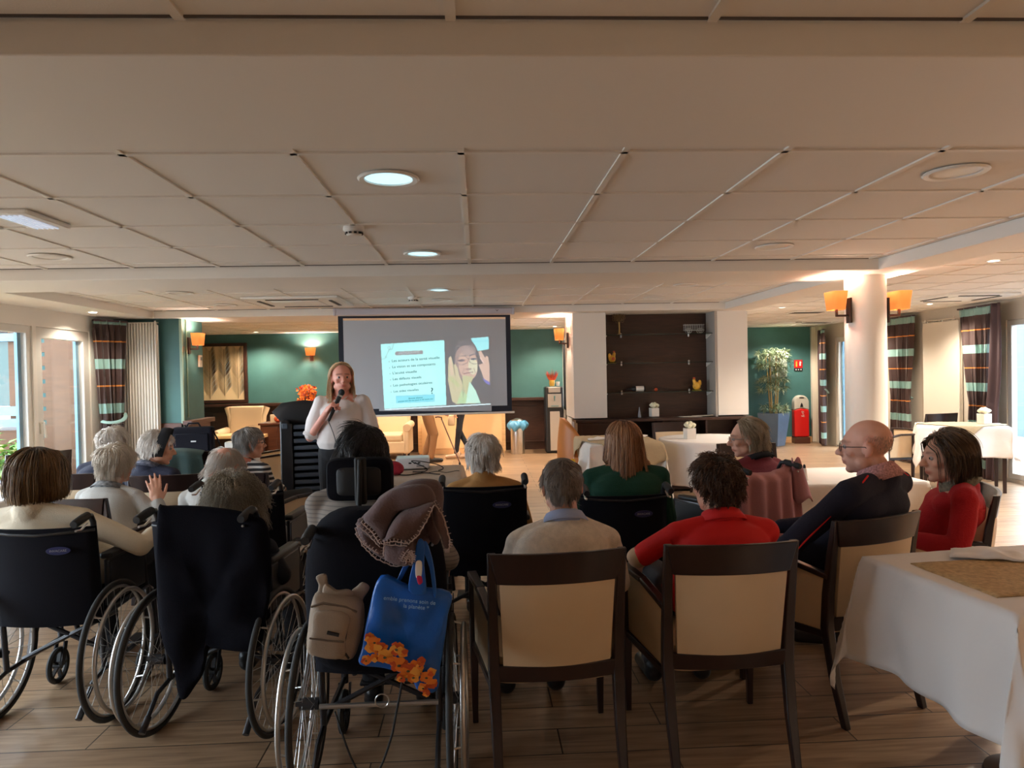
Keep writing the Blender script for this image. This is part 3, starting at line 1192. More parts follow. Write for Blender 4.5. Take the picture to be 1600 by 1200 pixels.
def cloth(name, c, w, d, rz, h, dx, dy, label, cat, m=None, seed=0, fold=.10, flare=.04, res=.022, wr=1.0, group=None, rot=0):
    """a cloth lying on a w x d table top (local frame), hanging over dx / dy beyond the edges; rot turns the cloth on the table"""
    g = G()
    W, D = w / 2, d / 2
    LX, LY = W + dx, D + dy
    nx, ny = int(2 * LX / res) + 1, int(2 * LY / res) + 1
    ca, sa = math.cos(math.radians(rot)), math.sin(math.radians(rot))

    def fn(u, v):
        a0, b0 = (u - .5) * 2 * LX, (v - .5) * 2 * LY
        a, b = a0 * ca - b0 * sa, a0 * sa + b0 * ca
        ex, ey = max(abs(a) - W, 0), max(abs(b) - D, 0)
        sx, sy = (1 if a > 0 else -1), (1 if b > 0 else -1)
        x, y = min(max(a, -W), W), min(max(b, -D), D)
        r = math.hypot(ex, ey)
        n1 = noise.noise(Vector((a * 4 + seed, b * 4, 0)))
        n2 = noise.noise(Vector((a * 11 + seed, b * 11, 3)))
        if r < 1e-6:
            return (x, y, h + .0015 * n2 * wr)
        th = math.atan2(ey, ex)
        fo = math.sin(2 * th)
        bend = 1 - math.exp(-r / .03)
        out = .012 * bend + r * (flare * (.25 + .75 * abs(fo)) + fold * fo * .55)
        along = a if ex < ey else b
        wave = (.024 * math.sin(along * 9 + seed) + .012 * math.sin(along * 23 + seed * 2) + .04 * n1) * min(1, r / .25) * (1 - fo * .6) * wr
        out += wave + .004 * n2 * wr
        th2 = th
        ox, oy = math.cos(th2) * out, math.sin(th2) * out
        # the corner folds outwards as a cone with a shallow crease
        cr = .17 * math.sin(4 * th) * r * (1 if r > .02 else 0)
        ox += -math.sin(th2) * cr
        oy += math.cos(th2) * cr
        z = h - math.sqrt(max(r * r - (out * .8) ** 2, 0)) * 1.0
        z = max(z, .012)
        return (x + sx * ox, y + sy * oy, z)
    g.grid(fn, nx, ny)
    o = g.build(name, m or M_cloth, solid=.003, auto=180)
    o.location = (c[0], c[1], 0)
    o.rotation_euler = (0, 0, math.radians(rz))
    return tag(o, label, cat, group)


def napkin(c, rz, label, s_=.13, m=None):
    def fn(u, v):
        x, y = (u - .5) * 2 * s_, (v - .5) * 1.1 * s_
        x += .25 * y
        z = .012 + .010 * noise.noise(Vector((x * 18, y * 18, rz))) + .012 * math.exp(-((x + .2 * y) / .03) ** 2)
        e = min(u, 1 - u, v, 1 - v)
        return (x, y, z * min(1, e * 8 + .25))
    o = G().grid(fn, 26, 18).build('folded_napkin', M_cloth, solid=.006, auto=180)
    o.location = c
    o.rotation_euler = (0, 0, math.radians(rz))
    return tag(o, label, 'napkin')


# the table nearest the camera on the right
TC = (1.985, 2.485)
table(TC, .80, .70, 7, 'dining table under the long white cloth in the right foreground', round_=2)
cloth('tablecloth', TC, .82, .72, 7, .752, .42, .40, 'crumpled white tablecloth with long hanging corners in the right foreground', 'tablecloth', seed=3, fold=.24, flare=.06)
cloth('table_runner', (2.08, 2.47), .84, .42, 4, .7565, .06, 0, 'beige woven runner on the foreground table', 'table runner', M_runner, seed=1, res=.03)
napkin((1.985, 2.70, .762), -22, 'white folded napkin lying on the foreground beige runner', .125)
# the long table left of the column
table((2.46, 4.80), .80, .72, 0, 'table under the white cloth between the pink shawl and the column')
cloth('tablecloth', (2.46, 4.80), .84, .74, 0, .765, .42, .42, 'white tablecloth hanging from the table between the pink shawl and the column', 'tablecloth', seed=8)
# table with beige runner behind the long haired woman
table((1.50, 7.68), .72, .95, 0, 'table under white cloth and beige runner behind the long haired woman')
cloth('tablecloth', (1.50, 7.68), .74, .97, 0, .762, .5, .5, 'white tablecloth with a low hanging corner behind the long haired woman', 'tablecloth', seed=14)
cloth('table_runner', (1.49, 7.68), .78, 1.0, 0, .772, .02, .28, 'beige runner over the table behind the long haired woman', 'table runner', mat('pale_beige_runner', lin((190, 172, 140)), .9, bump=.3, bscale=120), seed=5, rot=22, res=.03)
napkin((1.32, 7.65, .776), 10, 'white napkin on the left side of the beige runner behind the long haired woman', .15)
napkin((1.72, 7.9, .776), -10, 'white napkin on the right side of the beige runner behind the long haired woman', .15)
# round table in front of the sideboard
table((2.50, 7.62), 1.05, 1.05, 0, 'round table under a white cloth in front of the dark sideboard', round_=True)


def round_cloth(c, R, h, drop, label, seed=0):
    def fn(u, v):
        a = 2 * math.pi * u
        if v < .45:
            r = R * v / .45
            return (r * math.cos(a), r * math.sin(a), h)
        t = (v - .45) / .55
        k = 1 + .06 * t + (.05 * math.sin(a * 11 + seed) + .03 * math.sin(a * 17)) * t
        return (R * k * math.cos(a) + .01 * math.cos(a), R * k * math.sin(a) + .01 * math.sin(a), h - drop * t)
    o = G().grid(fn, 160, 30, closed_u=True).build('tablecloth', M_cloth, solid=.003, auto=180)
    o.location = (c[0], c[1], 0)
    return tag(o, label, 'tablecloth')


round_cloth((2.50, 7.62), .54, .762, .45, 'round white tablecloth in front of the dark sideboard')
# table by the right hand windows
table((5.86, 8.40), .9, .62, -28, 'table under white cloth by the right sliding doors')
cloth('tablecloth', (5.86, 8.40), .92, .64, -28, .775, .36, .36, 'white tablecloth on the table by the right sliding doors', 'tablecloth', seed=21)
cloth('table_runner', (5.86, 8.40), .94, .66, -28, .785, -.12, .04, 'beige cloth laid cornerwise on the table by the right sliding doors', 'table runner', mat('pale_beige_runner', lin((190, 172, 140)), .9), seed=25, rot=45, res=.03)
# far left table
table((-3.42, 4.50), .8, .8, 10, 'table under white cloth at the far left edge')
cloth('tablecloth', (-3.42, 4.50), .82, .82, 10, .765, .32, .32, 'white tablecloth at the far left edge behind the brown bobbed hair', 'tablecloth', seed=31)
# projector table
table((-.46, 5.62), .62, .66, 0, 'projector table covered with a beige cloth')
cloth('tablecloth', (-.46, 5.62), .64, .68, 0, .757, .30, .30, 'pale beige tablecloth under the projector', 'tablecloth', mat('beige_tablecloth', lin((196, 178, 160)), .8, bump=.1, bscale=30), seed=35)
# laptop table
table((-2.83, 7.55), .8, .6, 0, 'table under the black laptop bag at left')
cloth('tablecloth', (-2.83, 7.55), .82, .62, 0, .757, .25, .25, 'white tablecloth under the black laptop bag', 'tablecloth', seed=41)

# flower boxes ------------------------------------------------------------
M_petal = mat('cream_white_petal', (.85, .83, .62), .6)
rf = random.Random(11)


def flower_box(c, s_, label, n=9):
    o = empty('flower_box', c, 8, label, 'flower arrangement')
    G().box((0, 0, s_ * .55), (s_, s_, s_ * 1.1)).build('box', M_white, o, bevel=.004)
    for k in range(n):
        a = k * 2.4
        r = s_ * .50 * math.sqrt((k + .5) / n)
        g = G()
        cx, cy, cz = r * math.cos(a), r * math.sin(a), s_ * (1.30 + .30 * (1 - (r / s_ / .5) ** 2))
        g.ball((cx, cy, cz), s_ * .24, nu=10, nv=8)
        for j in range(9):
            b = j * .7 + k
            g.ball((cx + math.cos(b) * s_ * .14, cy + math.sin(b) * s_ * .14, cz - .02 * s_ + (j % 2) * s_ * .05), (s_ * .16, s_ * .16, s_ * .12), nu=8, nv=6)
        g.build('rose', M_petal, o)
    return o


flower_box((2.28, 7.62, .763), .105, 'white box of cream roses on the round table')
flower_box((6.10, 8.32, .787), .11, 'white box of cream roses on the table by the right sliding doors')
flower_box((2.22, 8.93, .925), .10, 'white box with a big cream rose on the sideboard')

# salt shaker
o = empty('salt_shaker', (2.15, 4.62, .767), 0, 'small white dispenser with dark tip on the table left of the column', 'salt shaker')
G().lathe([(.026, 0), (.022, .01), (.017, .05), (.015, .075), (.012, .08)], n=20).build('body', M_white, o)
G().lathe([(.010, .078), (.009, .095), (.004, .105)], n=14).build('cap', M_black, o)

# ------------------------------------------------------------------ sideboard, niche shelves
o = empty('sideboard', (2.30, 8.86, 0), 0, 'long dark wood sideboard with open compartments below the shelf niche', 'sideboard')
g = G().box((0, 0, .90), (2.22, .34, .035)).box((0, .0, .36), (2.18, .30, .66)).box((-1.06, 0, .78), (.06, .30, .2)).box((1.02, 0, .78), (.14, .30, .2)).box((-.72, 0, .78), (.62, .30, .2))
g.box((-.02, 0, .78), (.02, .3, .2)).box((.52, 0, .78), (.02, .3, .2)).box((.2, .13, .78), (1.6, .02, .2))
g.build('carcass', M_dwood, o, bevel=.003)
for k in range(4):
    d = G().box((-.80 + k * .54, -.158, .36), (.52, .016, .60)).build('door', M_dwood, o, bevel=.003)
    G().ball((-.58 + k * .54, -.175, .60), .012, nu=12, nv=8).build('knob', M_chrome, d)
M_shglass = glass('shelf_glass', (.75, .85, .8))
for k, z in enumerate((1.235, 1.605, 1.965)):
    o = empty('glass_shelf', (2.28, 8.97, z), 0, ('lowest', 'middle', 'topmost')[k] + ' glass shelf in the dark niche', 'shelf')
    G().box((0, 0, 0), (1.36, .24, .008)).build('glass_panel', M_shglass, o, bevel=.002)
    G().box((0, -.121, 0), (1.36, .004, .008)).build('dark_edge', mat('glass_edge_dark', (.02, .035, .03), .2), o, smooth=False)
    for x in (-.44, .44):
        G().caps((x, .10, -.02), (x, .10, .02), .012).build('clamp', M_chrome, o)
    for x in (-.665, .665):
        G().poly([(x, -.1, -.006), (x, .1, -.006), (x, .1, -.06)], (.012, 0, 0)).build('bracket', M_white, o, smooth=False)
# things on the shelves
o = empty('metal_tree', (1.80, 8.97, 1.97), 0, 'gilt wire tree sculpture on the topmost shelf', 'ornament')
g = G().tube([(0, 0, 0), (.003, 0, .08), (0, 0, .16)], [.016, .010, .012], 10).lathe([(.03, 0), (.03, .008), (.005, .012)], n=20)
g.build('trunk', mat('gilt_metal', (.45, .30, .12), .35, .8), o)
g = G()
for k in range(34):
    a, r = k * 2.4, .085 * math.sqrt((k + .5) / 34)
    g.ring((r * math.cos(a), (k % 3 - 1) * .006, .245 + r * 1.05 * math.sin(a)), .016, .0025, 'y', 14, 5)
    g.tube([(0, 0, .15), (r * math.cos(a) * .5, 0, .2 + r * math.sin(a) * .3), (r * math.cos(a), 0, .245 + r * math.sin(a))], .0018, 4)
g.build('crown', mat('gilt_metal_dark', (.22, .15, .08), .4, .8), o)
o = empty('wire_cart', (2.76, 8.97, 1.97), 0, 'small wire cart ornament on the topmost shelf', 'ornament')
g = G()
for z in (.04, .11):
    g.tube([(-.13, -.03, z), (.13, -.03, z), (.13, .03, z), (-.13, .03, z)], .003, 5, closed=True)
for k in range(9):
    for y in (-.03, .03):
        g.cyl((-.12 + k * .03, y, .04), (-.12 + k * .03, y, .12), .0025, n=5)
g.build('basket', M_alu, o)
for x in (-.07, .08):
    for y in (-.04, .04):
        G().ring((x, y, .035), .03, .003, 'y', 20, 5).cyl((x - .028, y, .035), (x + .028, y, .035), .0018, n=4).cyl((x, y, .007), (x, y, .063), .0018, n=4).build('wheel', M_alu, o)
M_yel = mat('yellow_glaze', lin((226, 176, 66)), .35)
M_org = mat('orange_red_glaze', lin((190, 80, 40)), .4)


def hen(c, lab, s_=1, rz=0):
    o = empty('ceramic_hen', c, rz, lab, 'figurine')
    G().lathe([(.05 * s_, 0), (.052 * s_, .008), (.04 * s_, .016)], n=20).build('base', mat('olive_glaze', lin((130, 120, 40)), .4), o)
    G().ball((0, 0, .055 * s_), (.045 * s_, .035 * s_, .045 * s_)).caps((.02 * s_, 0, .08 * s_), (.03 * s_, 0, .115 * s_), .022 * s_, .018 * s_).build('body', M_yel, o)
    G().ball((-.035 * s_, 0, .085 * s_), (.02 * s_, .014 * s_, .035 * s_)).build('tail', M_yel, o)
    G().ball((.028 * s_, 0, .138 * s_), (.016 * s_, .006 * s_, .012 * s_)).ball((-.005, -.034 * s_, .055 * s_), (.022 * s_, .006, .02 * s_)).build('comb', M_org, o)


hen((1.70, 8.95, 1.61), 'yellow ceramic figurine on the left of the middle shelf', 1.05, 20)
hen((2.78, 8.95, 1.24), 'yellow ceramic figurine on the right of the lowest shelf', 1.15, 180)
o = empty('wine_bottle', (1.98, 8.93, 1.282), 0, 'dark bottle with white label lying on the lowest shelf', 'bottle')
G().tube([(-.02, 0, 0), (.10, 0, 0), (.125, 0, 0)], [.034, .034, .030], 24).tube([(-.02, 0, 0), (-.05, 0, 0), (-.11, 0, 0)], [.034, .016, .014], 20).build('bottle_glass', M_black, o)
G().tube([(.01, 0, 0), (.11, 0, 0)], [.0348, .0348], 24).build('label', M_white, o)
tag(G().ball((2.25, 8.93, 1.266), .022).build('red_ball', M_org), 'small orange red ball on the lowest shelf beside the bottle', 'ball')
tag(G().lathe([(.025, 0), (.022, .02), (.008, .10), (.004, .13)], (2.03, 8.92, .92), n=16).build('small_cone', mat('dark_silver', (.2, .2, .22), .3, .8)), 'small dark cone ornament on the sideboard left of the rose box', 'ornament')
for k, (x, rz, lab) in enumerate(((2.66, 6, 'sheet of paper lying flat on the sideboard, the left one'), (2.82, -14, 'sheet of paper on the sideboard at the right, slightly raised'))):
    o = G().grid(lambda u, v: ((u - .5) * .26, (v - .5) * .19, .002 + .014 * k * u * u), 8, 6).build('paper_sheet', M_white, solid=.001)
    o.location = (x, 8.86, .918 + .004 * k)
    o.rotation_euler = (0, 0, math.radians(rz))
    tag(o, lab, 'paper')

# ------------------------------------------------------------------ lounge furniture


def wing_chair(c, rz, label):
    o = empty('cream_armchair', (c[0], c[1], 0), rz, label, 'armchair', 'cream leather lounge chairs')
    m = M_cream
    G().box((0, 0, .22), (.66, .62, .22)).build('base', m, o, bevel=.03, seg=3)
    G().box((0, .03, .39), (.50, .56, .15)).build('seat_cushion', m, o, bevel=.05, seg=4)
    g = G()
    bow_slab(g, .35, 1.02, .56, -.27, .03, .10, .10, zc=.4, pillow=.02, w1=.60)
    g.build('backrest', m, o, bevel=.03, seg=3, auto=60)
    for s_ in (-1, 1):
        G().box((s_ * .31, .0, .33), (.11, .62, .46)).build('arm_side', m, o, bevel=.03, seg=3)
        G().tube([(s_ * .335, -.28, .60), (s_ * .335, .32, .57)], [.065, .075], 20).build('armrest', m, o, bevel=.01)
        G().tube([(s_ * .27, -.30, .6), (s_ * .29, -.31, .85), (s_ * .34, -.34, 1.0)], [.045, .05, .055], 14).build('wing', m, o)
        for y in (-.26, .27):
            G().bar((s_ * .28, y, 0), (s_ * .28, y, .12), .035, .035, w1=.05, h1=.05).build('leg', M_wenge, o, bevel=.003)
    return o


wc = wing_chair(xy(377, 660, 12.4), 180, 'cream armchair under the framed leaf picture')
c2 = copy_tree(wc)
pp = xy(611, 680, 13.1)
c2.location = (pp[0], pp[1], 0)
c2.rotation_euler = (0, 0, math.radians(178))
c2['label'] = 'cream armchair seen below the projection screen'
pp = xy(330, 676, 11.6)
o = empty('coffee_table', (pp[0] + .45, 11.5, 0), 0, 'low cream topped table in front of the left lounge armchair', 'table')
G().box((0, 0, .60), (.95, .5, .05)).build('tabletop', mat('cream_tabletop', lin((240, 205, 150)), .4), o, bevel=.008)
G().box((0, 0, .29), (.85, .4, .57)).build('base', M_dwood, o, bevel=.005)
# dark desk with tissue box
pp = xy(432, 657, 11.6)
o = empty('wooden_cabinet', (pp[0] + .05, 11.75, 0), 0, 'dark brown cabinet behind the slatted cart holding a card box', 'cabinet')
G().box((0, 0, .39), (.56, .5, .74)).build('carcass', M_brown, o, bevel=.004)
G().box((0, 0, .775), (.62, .54, .03)).build('worktop', M_brown, o, bevel=.004)
d = G().box((-.13, -.255, .4), (.24, .012, .66)).build('door', M_brown, o, bevel=.002)
d = G().box((.13, -.255, .4), (.24, .012, .66)).build('door', M_brown, o, bevel=.002)
o = empty('card_box', (pp[0] - .05, 11.62, .79), 10, 'small cream and orange card box on the dark cabinet', 'box')
G().box((0, 0, .065), (.1, .07, .13)).build('carton', M_cream, o, bevel=.003)
G().ball((.08, -.02, .035), (.06, .04, .035)).ball((.04, -.04, .06), (.03, .02, .04)).build('wrapper', M_org, o)
# autumn plant on the ledge
o = empty('autumn_foliage_pot', (at(480, 625, 13.84).x, 13.84, 1.0), 0, 'pot of orange autumn leaves on the wainscot ledge left of the speaker', 'plant')
G().lathe([(.04, .022), (.05, .08), (.045, .085)], n=20).build('pot', M_bronze, o)
ra = random.Random(4)
g = G()
for k in range(260):
    a, r, z = ra.uniform(0, 6.28), ra.random() ** .5 * .17, ra.uniform(.06, .36)
    leaf(g, (r * math.cos(a), r * math.sin(a) * .5, z - r * .3), .06, .045, (ra.uniform(-1, 1), ra.uniform(-1, 1), ra.uniform(-.5, 1)), (0, -1, .3), 0 if ra.random() < .65 else 1)
g.build('foliage', [mat('orange_leaf', lin((230, 120, 30)), .6), mat('rust_leaf', lin((160, 50, 24)), .6)], o, smooth=False)

# framed picture of two palm leaf prints
fx0, fx1 = -5.35, at(385, 580, 13.9).x
fz0, fz1 = 1.04, at(352, 536, 13.9).z
o = empty('framed_picture', ((fx0 + fx1) / 2, 13.96, (fz0 + fz1) / 2), 0, 'dark framed print of palm leaves on cream paper at left', 'picture')
w, h = fx1 - fx0, fz1 - fz0
g = G()
for s_ in (-1, 1):
    g.box((s_ * (w / 2 - .03), 0, 0), (.06, .05, h)).box((0, 0, s_ * (h / 2 - .03)), (w - .12, .05, .06))
g.build('frame', M_dwood, o, bevel=.004)
G().box((0, .01, 0), (w - .1, .01, h - .1)).build('paper', mat('cream_paper', lin((226, 202, 160)), .8), o, smooth=False)
g = G()
for (cx, top, bot, nl) in ((w * .30, h * .38, -h * .40, 17), (w * .02, h * .40, -h * .36, 17), (-w * .28, h * .38, -h * .40, 17)):
    for rep in range(2):
        zb = bot if rep == 0 else bot + h * .30
        zt = top - (h * .28 if rep == 0 else 0)
        g.bar((cx, 0, zb - .03), (cx, 0, zt), .006, .003)
        for k in range(nl):
            z = zb + (zt - zb) * (k / nl)
            L = (.20 - .08 * k / nl)
            for s_ in (-1, 1):
                g.poly([(cx, -.0, z - .004), (cx + s_ * L * .5 + .006, 0, z + L * .68), (cx + s_ * L * .78, 0, z + L * 1.05), (cx + s_ * L * .5 - .006, 0, z + L * .74)], (0, .003, 0), 0 if (k + rep) % 3 else 1)
g.xf(Matrix.Translation((0, -.002, 0)))
g.build('palm_print', [mat('leaf_print_dark', lin((70, 56, 42)), .8), mat('leaf_print_blue', lin((110, 120, 120)), .8)], o, smooth=False)

# reception counter behind the screen
cx0, cx1 = -1.15, at(790, 680, 13.45).x
o = empty('reception_counter', ((cx0 + cx1) / 2, 13.65, 0), 0, 'light beech reception counter below the screen', 'counter')
w = cx1 - cx0
G().box((0, 0, .46), (w, .40, .84)).build('carcass', M_beech, o, bevel=.004)
G().box((0, -.01, .90), (w + .02, .46, .04)).build('worktop', M_beech, o, bevel=.004)
G().box((0, -.205, .44), (w - .14, .012, .66)).build('front_panel', mat('paler_beech', lin((240, 202, 152)), .4), o, bevel=.003)
G().box((0, -.17, .03), (w - .04, .05, .05)).build('plinth', M_beech, o, smooth=False)

# bin, water dispenser, orange chair, wet floor sign
p = atz(808, 706, 0)
o = empty('waste_bin', (p.x, 13.3, 0), 0, 'polished steel bin with a blue bag folded over its rim', 'bin')
G().lathe([(.125, 0), (.13, .01), (.13, .58), (.125, .60)], n=36).build('bin_body', M_chrome, o)
G().lathe([(.13, .60), (.11, .63), (.04, .66), (.01, .665)], n=30).build('lid', M_chrome, o)


def bagf(u, v):
    a = 2 * math.pi * u
    r = .135 + .05 * math.sin(math.pi * v) + .02 * math.sin(a * 7) * math.sin(v * 3) + .015 * math.sin(a * 3 + 1)
    return (r * math.cos(a), r * math.sin(a), .62 - .17 * v + .03 * math.sin(a * 5 + 2) * v)


G().grid(bagf, 70, 12, closed_u=True).build('bin_bag', mat('light_blue_plastic', lin((96, 168, 212)), .3), o, solid=.002)
p = atz(866, 706, 0)
o = empty('water_dispenser', (p.x, 13.35, 0), 0, 'tall grey and black water dispenser left of the white pillar', 'water dispenser')
G().box((0, .02, .62), (.34, .32, 1.24)).build('housing', M_black, o, bevel=.03, seg=3)
G().poly([(-.09, -.15, .05), (.13, -.15, .05), (.09, -.15, .78), (-.09, -.15, .78)], (0, -.02, 0)).box((0, -.155, 1.18), (.22, .03, .10)).build('front_panel', mat('silver_plastic', lin((180, 168, 156)), .4), o, bevel=.008)
G().box((0, -.155, .98), (.25, .03, .25)).build('tap_recess', mat('silver_plastic', lin((180, 168, 156)), .4), o, bevel=.005)
G().caps((0, -.18, 1.06), (0, -.18, .98), .012, .006).box((0, -.175, .88), (.14, .04, .01)).build('tap', mat('teal_tap', (.03, .2, .2), .4), o)
o = empty('flower_pot', (p.x - .03, 13.30, 1.25), 0, 'small orange pot with red and yellow spiky leaves on the water dispenser', 'plant')
G().lathe([(.045, 0), (.055, .06), (.05, .11)], n=20).build('pot', M_yel, o)
g = G()
for k in range(22):
    a = ra.uniform(-1, 1)
    leaf(g, (a * .03, ra.uniform(-.02, .02), .08), ra.uniform(.14, .27), .03, (a * .8, ra.uniform(-.2, .2), 1), (0, -1, 0), k % 2)
g.build('leaves', [mat('crimson_leaf', lin((190, 40, 60)), .5), M_org], o, smooth=False)
p = atz(870, 600, 1.25)
tag(G().lathe([(.03, 0), (.036, .08)], (1.49, 13.27, 1.252), n=16).build('paper_cup', M_white), 'white cup standing beside the spiky pot plant', 'cup')

o = empty('tub_chair', (1.20, 8.44, 0), -90, 'tan leather tub chair seen edge on left of the white table', 'chair')


def tub(u, v):
    a = math.pi * (1.0 + u)
    z = .18 + v * (.30 + .49 * math.sin(math.pi * u) ** .45)
    bu = 1 + .16 * math.sin(math.pi * (.15 + .85 * v))
    return (.25 * math.cos(a) * bu, .25 * math.sin(a) * bu + .04, z)


G().grid(tub, 30, 14).build('backrest', mat('tan_leather', lin((200, 126, 66)), .45), o, solid=.05)
G().lathe([(.24, .30), (.26, .33), (.26, .42), (.22, .45)], n=32).build('seat', mat('tan_leather', lin((200, 126, 66)), .45), o)
for k in range(4):
    a = k * 1.57 + .78
    G().bar((.2 * math.cos(a), .2 * math.sin(a), 0), (.18 * math.cos(a), .18 * math.sin(a), .31), .03, .03, w1=.045, h1=.045).build('leg', M_wenge, o, bevel=.003)
p = atz(884, 724, 0)
o = empty('wet_floor_sign', (.93, 7.55, 0), 20, 'yellow folding wet floor sign beside the tan tub chair', 'sign')
M_sy = mat('signal_yellow', lin((240, 190, 30)), .4)
for s_ in (-1, 1):
    G().poly([(-.14, s_ * .14, 0), (.14, s_ * .14, 0), (.09, s_ * .01, .58), (-.09, s_ * .01, .58)], (0, .012, 0)).build('panel', M_sy, o, bevel=.004)

# ------------------------------------------------------------------ right wing: plant, extinguisher cover, sign, picture
p = atz(1216, 698, 0)
o = empty('potted_bamboo', (5.70, 13.52, 0), 38, 'tall bamboo plant in a slate blue tapered planter', 'plant')
rings = []
for z, w in ((0, .29), (.01, .30), (.62, .44), (.64, .44), (.64, .40), (.60, .39)):
    rings.append([(-w / 2, -w / 2, z), (w / 2, -w / 2, z), (w / 2, w / 2, z), (-w / 2, w / 2, z)])
G().loft(rings).build('planter', mat('slate_blue_planter', lin((92, 114, 142)), .35, var=.15, vscale=3), o, bevel=.006)
M_cane = mat('bamboo_cane', lin((180, 150, 90)), .6)
for k in range(6):
    a = k * 1.05
    G().tube([(.06 * math.cos(a), .06 * math.sin(a), .6), (.09 * math.cos(a), .09 * math.sin(a), 1.2), (.16 * math.cos(a), .12 * math.sin(a), 1.75)], [.014, .012, .006], 8).build('cane', M_cane, o)
g = G()
for k in range(210):
    a, r = ra.uniform(0, 6.28), ra.random() ** .5
    tier = ra.choice((.74, 1.12, 1.28, 1.5, 1.62, 1.8))
    R_ = .30 if tier > 1 else .24
    c0 = Vector((r * R_ * math.cos(a), r * R_ * math.sin(a), tier + ra.uniform(-.06, .08)))
    for j in range(11):
        leaf(g, c0, ra.uniform(.09, .15), .020, (ra.uniform(-1, 1) + math.cos(a) * .6, ra.uniform(-1, 1) + math.sin(a) * .6, ra.uniform(-.9, .35)), (0, 0, 1), ra.choice((0, 0, 1)))
g.build('foliage', [mat('bamboo_leaf', lin((128, 150, 116)), .55), mat('bamboo_leaf_pale', lin((190, 200, 168)), .55)], o, smooth=False)
fo = tag(o, None)
p = at(1216, 575, 13.97)
o = empty('framed_print', (p.x, 13.98, p.z + .08), 0, 'grey patterned square print on the wall behind the bamboo', 'picture')
G().box((0, 0, 0), (.36, .025, .52)).build('panel', mat('grey_print', lin((150, 160, 150)), .7, var=.6, vscale=30), o, bevel=.002)
p0, p1 = at(1241, 563, 13.98), at(1254, 579, 13.98)
o = empty('extinguisher_sign', ((p0.x + p1.x) / 2, 13.985, (p0.z + p1.z) / 2), 0, 'small red fire extinguisher sign on the green wall', 'sign')
w, h = p1.x - p0.x, p0.z - p1.z
G().box((0, 0, .03), (w, .01, h * .78)).build('red_panel', mat('sign_red', lin((205, 30, 34)), .4), o, smooth=False)
G().box((0, 0, -h * .40), (w, .01, h * .2)).build('lower_panel', mat('sign_navy', lin((30, 30, 50)), .4), o, smooth=False)
for x in (-.05, 0, .05):
    G().box((x, -.007, -h * .40), (.022, .004, .022)).build('pictogram', M_white, o, smooth=False)
G().box((.035, -.007, .03), (.028, .004, .075)).box((.035, -.007, .075), (.012, .004, .02)).box((.052, -.007, .06), (.012, .004, .03)).build('pictogram', M_white, o, smooth=False)
G().box((-.04, -.007, .03), (.03, .004, .11)).build('pictogram', M_yel, o, smooth=False)
o = empty('extinguisher_cover', (at(1253, 660, 13.8).x, 13.80, 0), -6, 'red extinguisher cover with a pale domed top standing by the green wall', 'fire extinguisher')
w = .145
pts = [(-w, 0, .74)]
lower = [(-w, 0, .13), (w, 0, .13), (w, 0, .66)] + [(w - 2 * w * t, 0, .66 + .03 * math.sin(math.pi * t)) for t in (.2, .4, .6, .8)] + [(-w, 0, .66)]
G().poly(lower, (0, .16, 0)).build('red_body', mat('cover_red', lin((214, 28, 26)), .35), o, bevel=.02, seg=3)
up = [(w, 0, .665)] + [(w * math.cos(a), 0, .80 + w * 1.05 * math.sin(a)) for a in [math.pi * k / 16 for k in range(17)]] + [(-w, 0, .665)] + [(-w + 2 * w * t, 0, .665 + .03 * math.sin(math.pi * t)) for t in (.2, .4, .6, .8)]
G().poly(up, (0, .16, 0)).build('pale_dome', mat('dome_grey', lin((200, 196, 186)), .4), o, bevel=.012)
G().box((0, .08, .06), (.30, .22, .12)).build('base', M_brown, o, bevel=.004)
G().box((0, -.002, .905), (.09, .01, .02)).build('handle_slot', M_black, o, bevel=.003)
G().poly([(.03, -.004, .72), (-.03 + .0, -.004, .72), (-.02, -.004, .77), (0, -.004, .81), (.02, -.004, .77)], (0, .004, 0)).build('flame_mark', M_black, o, smooth=False)
for i, t_ in enumerate(('EX', 'TI', 'NC')):
    text(t_, .045, M_white, o, face_cam(.02, -.003, .625 - i * .042), name='lettering')

# ------------------------------------------------------------------ projection screen
SP = Vector((-.61, 8.36, 0))
SA = math.radians(5.5)
ux = Vector((math.cos(SA), math.sin(SA), 0))
uy = Vector((-math.sin(SA), math.cos(SA), 0))


def on_screen(px, py, off=0):
    """local (x, z) on the screen plane of a point seen at px, py"""
    d = ray(px, py)
    n_ = uy
    p0 = SP - uy * off
    t = (p0 - CAM).dot(n_) / d.dot(n_)
    q = CAM + d * t
    return ((q - SP).dot(ux), q.z)


scr = empty('projection_screen', SP, math.degrees(SA), 'pull down projection screen showing a slide and a photo of a woman', 'projection screen')
x0, zt = on_screen(528, 496)
x1, zt2 = on_screen(797, 490)
xb, zb = on_screen(560, 649)
W2 = (x1 - x0) / 2
xm = (x0 + x1) / 2
zt, zb = (zt + zt2) / 2, on_screen(670, 646)[1]
M_screen = mat('screen_fabric', (.50, .53, .58), .85)
G().box((xm, 0, (zt + zb) / 2), (2 * W2 - .1, .004, zt - zb - .1)).build('fabric', M_screen, scr, smooth=False)
g = G()
for s_ in (-1, 1):
    g.box((xm + s_ * (W2 - .028), 0, (zt + zb) / 2), (.056, .005, zt - zb))
g.box((xm, 0, zt - .013), (2 * W2 - .112, .005, .026)).box((xm, 0, zb + .035), (2 * W2 - .112, .005, .07))
g.build('black_border', mat('screen_border', (.01, .015, .03), .6), scr, smooth=False)
G().box((xm, 0, zb - .012), (2 * W2 + .06, .025, .024)).build('bottom_bar', M_white, scr, bevel=.005)
G().box((xm, .01, zt + .045), (2 * W2 + .05, .09, .075)).build('case', mat('screen_case', (.55, .52, .58), .4), scr, bevel=.012)
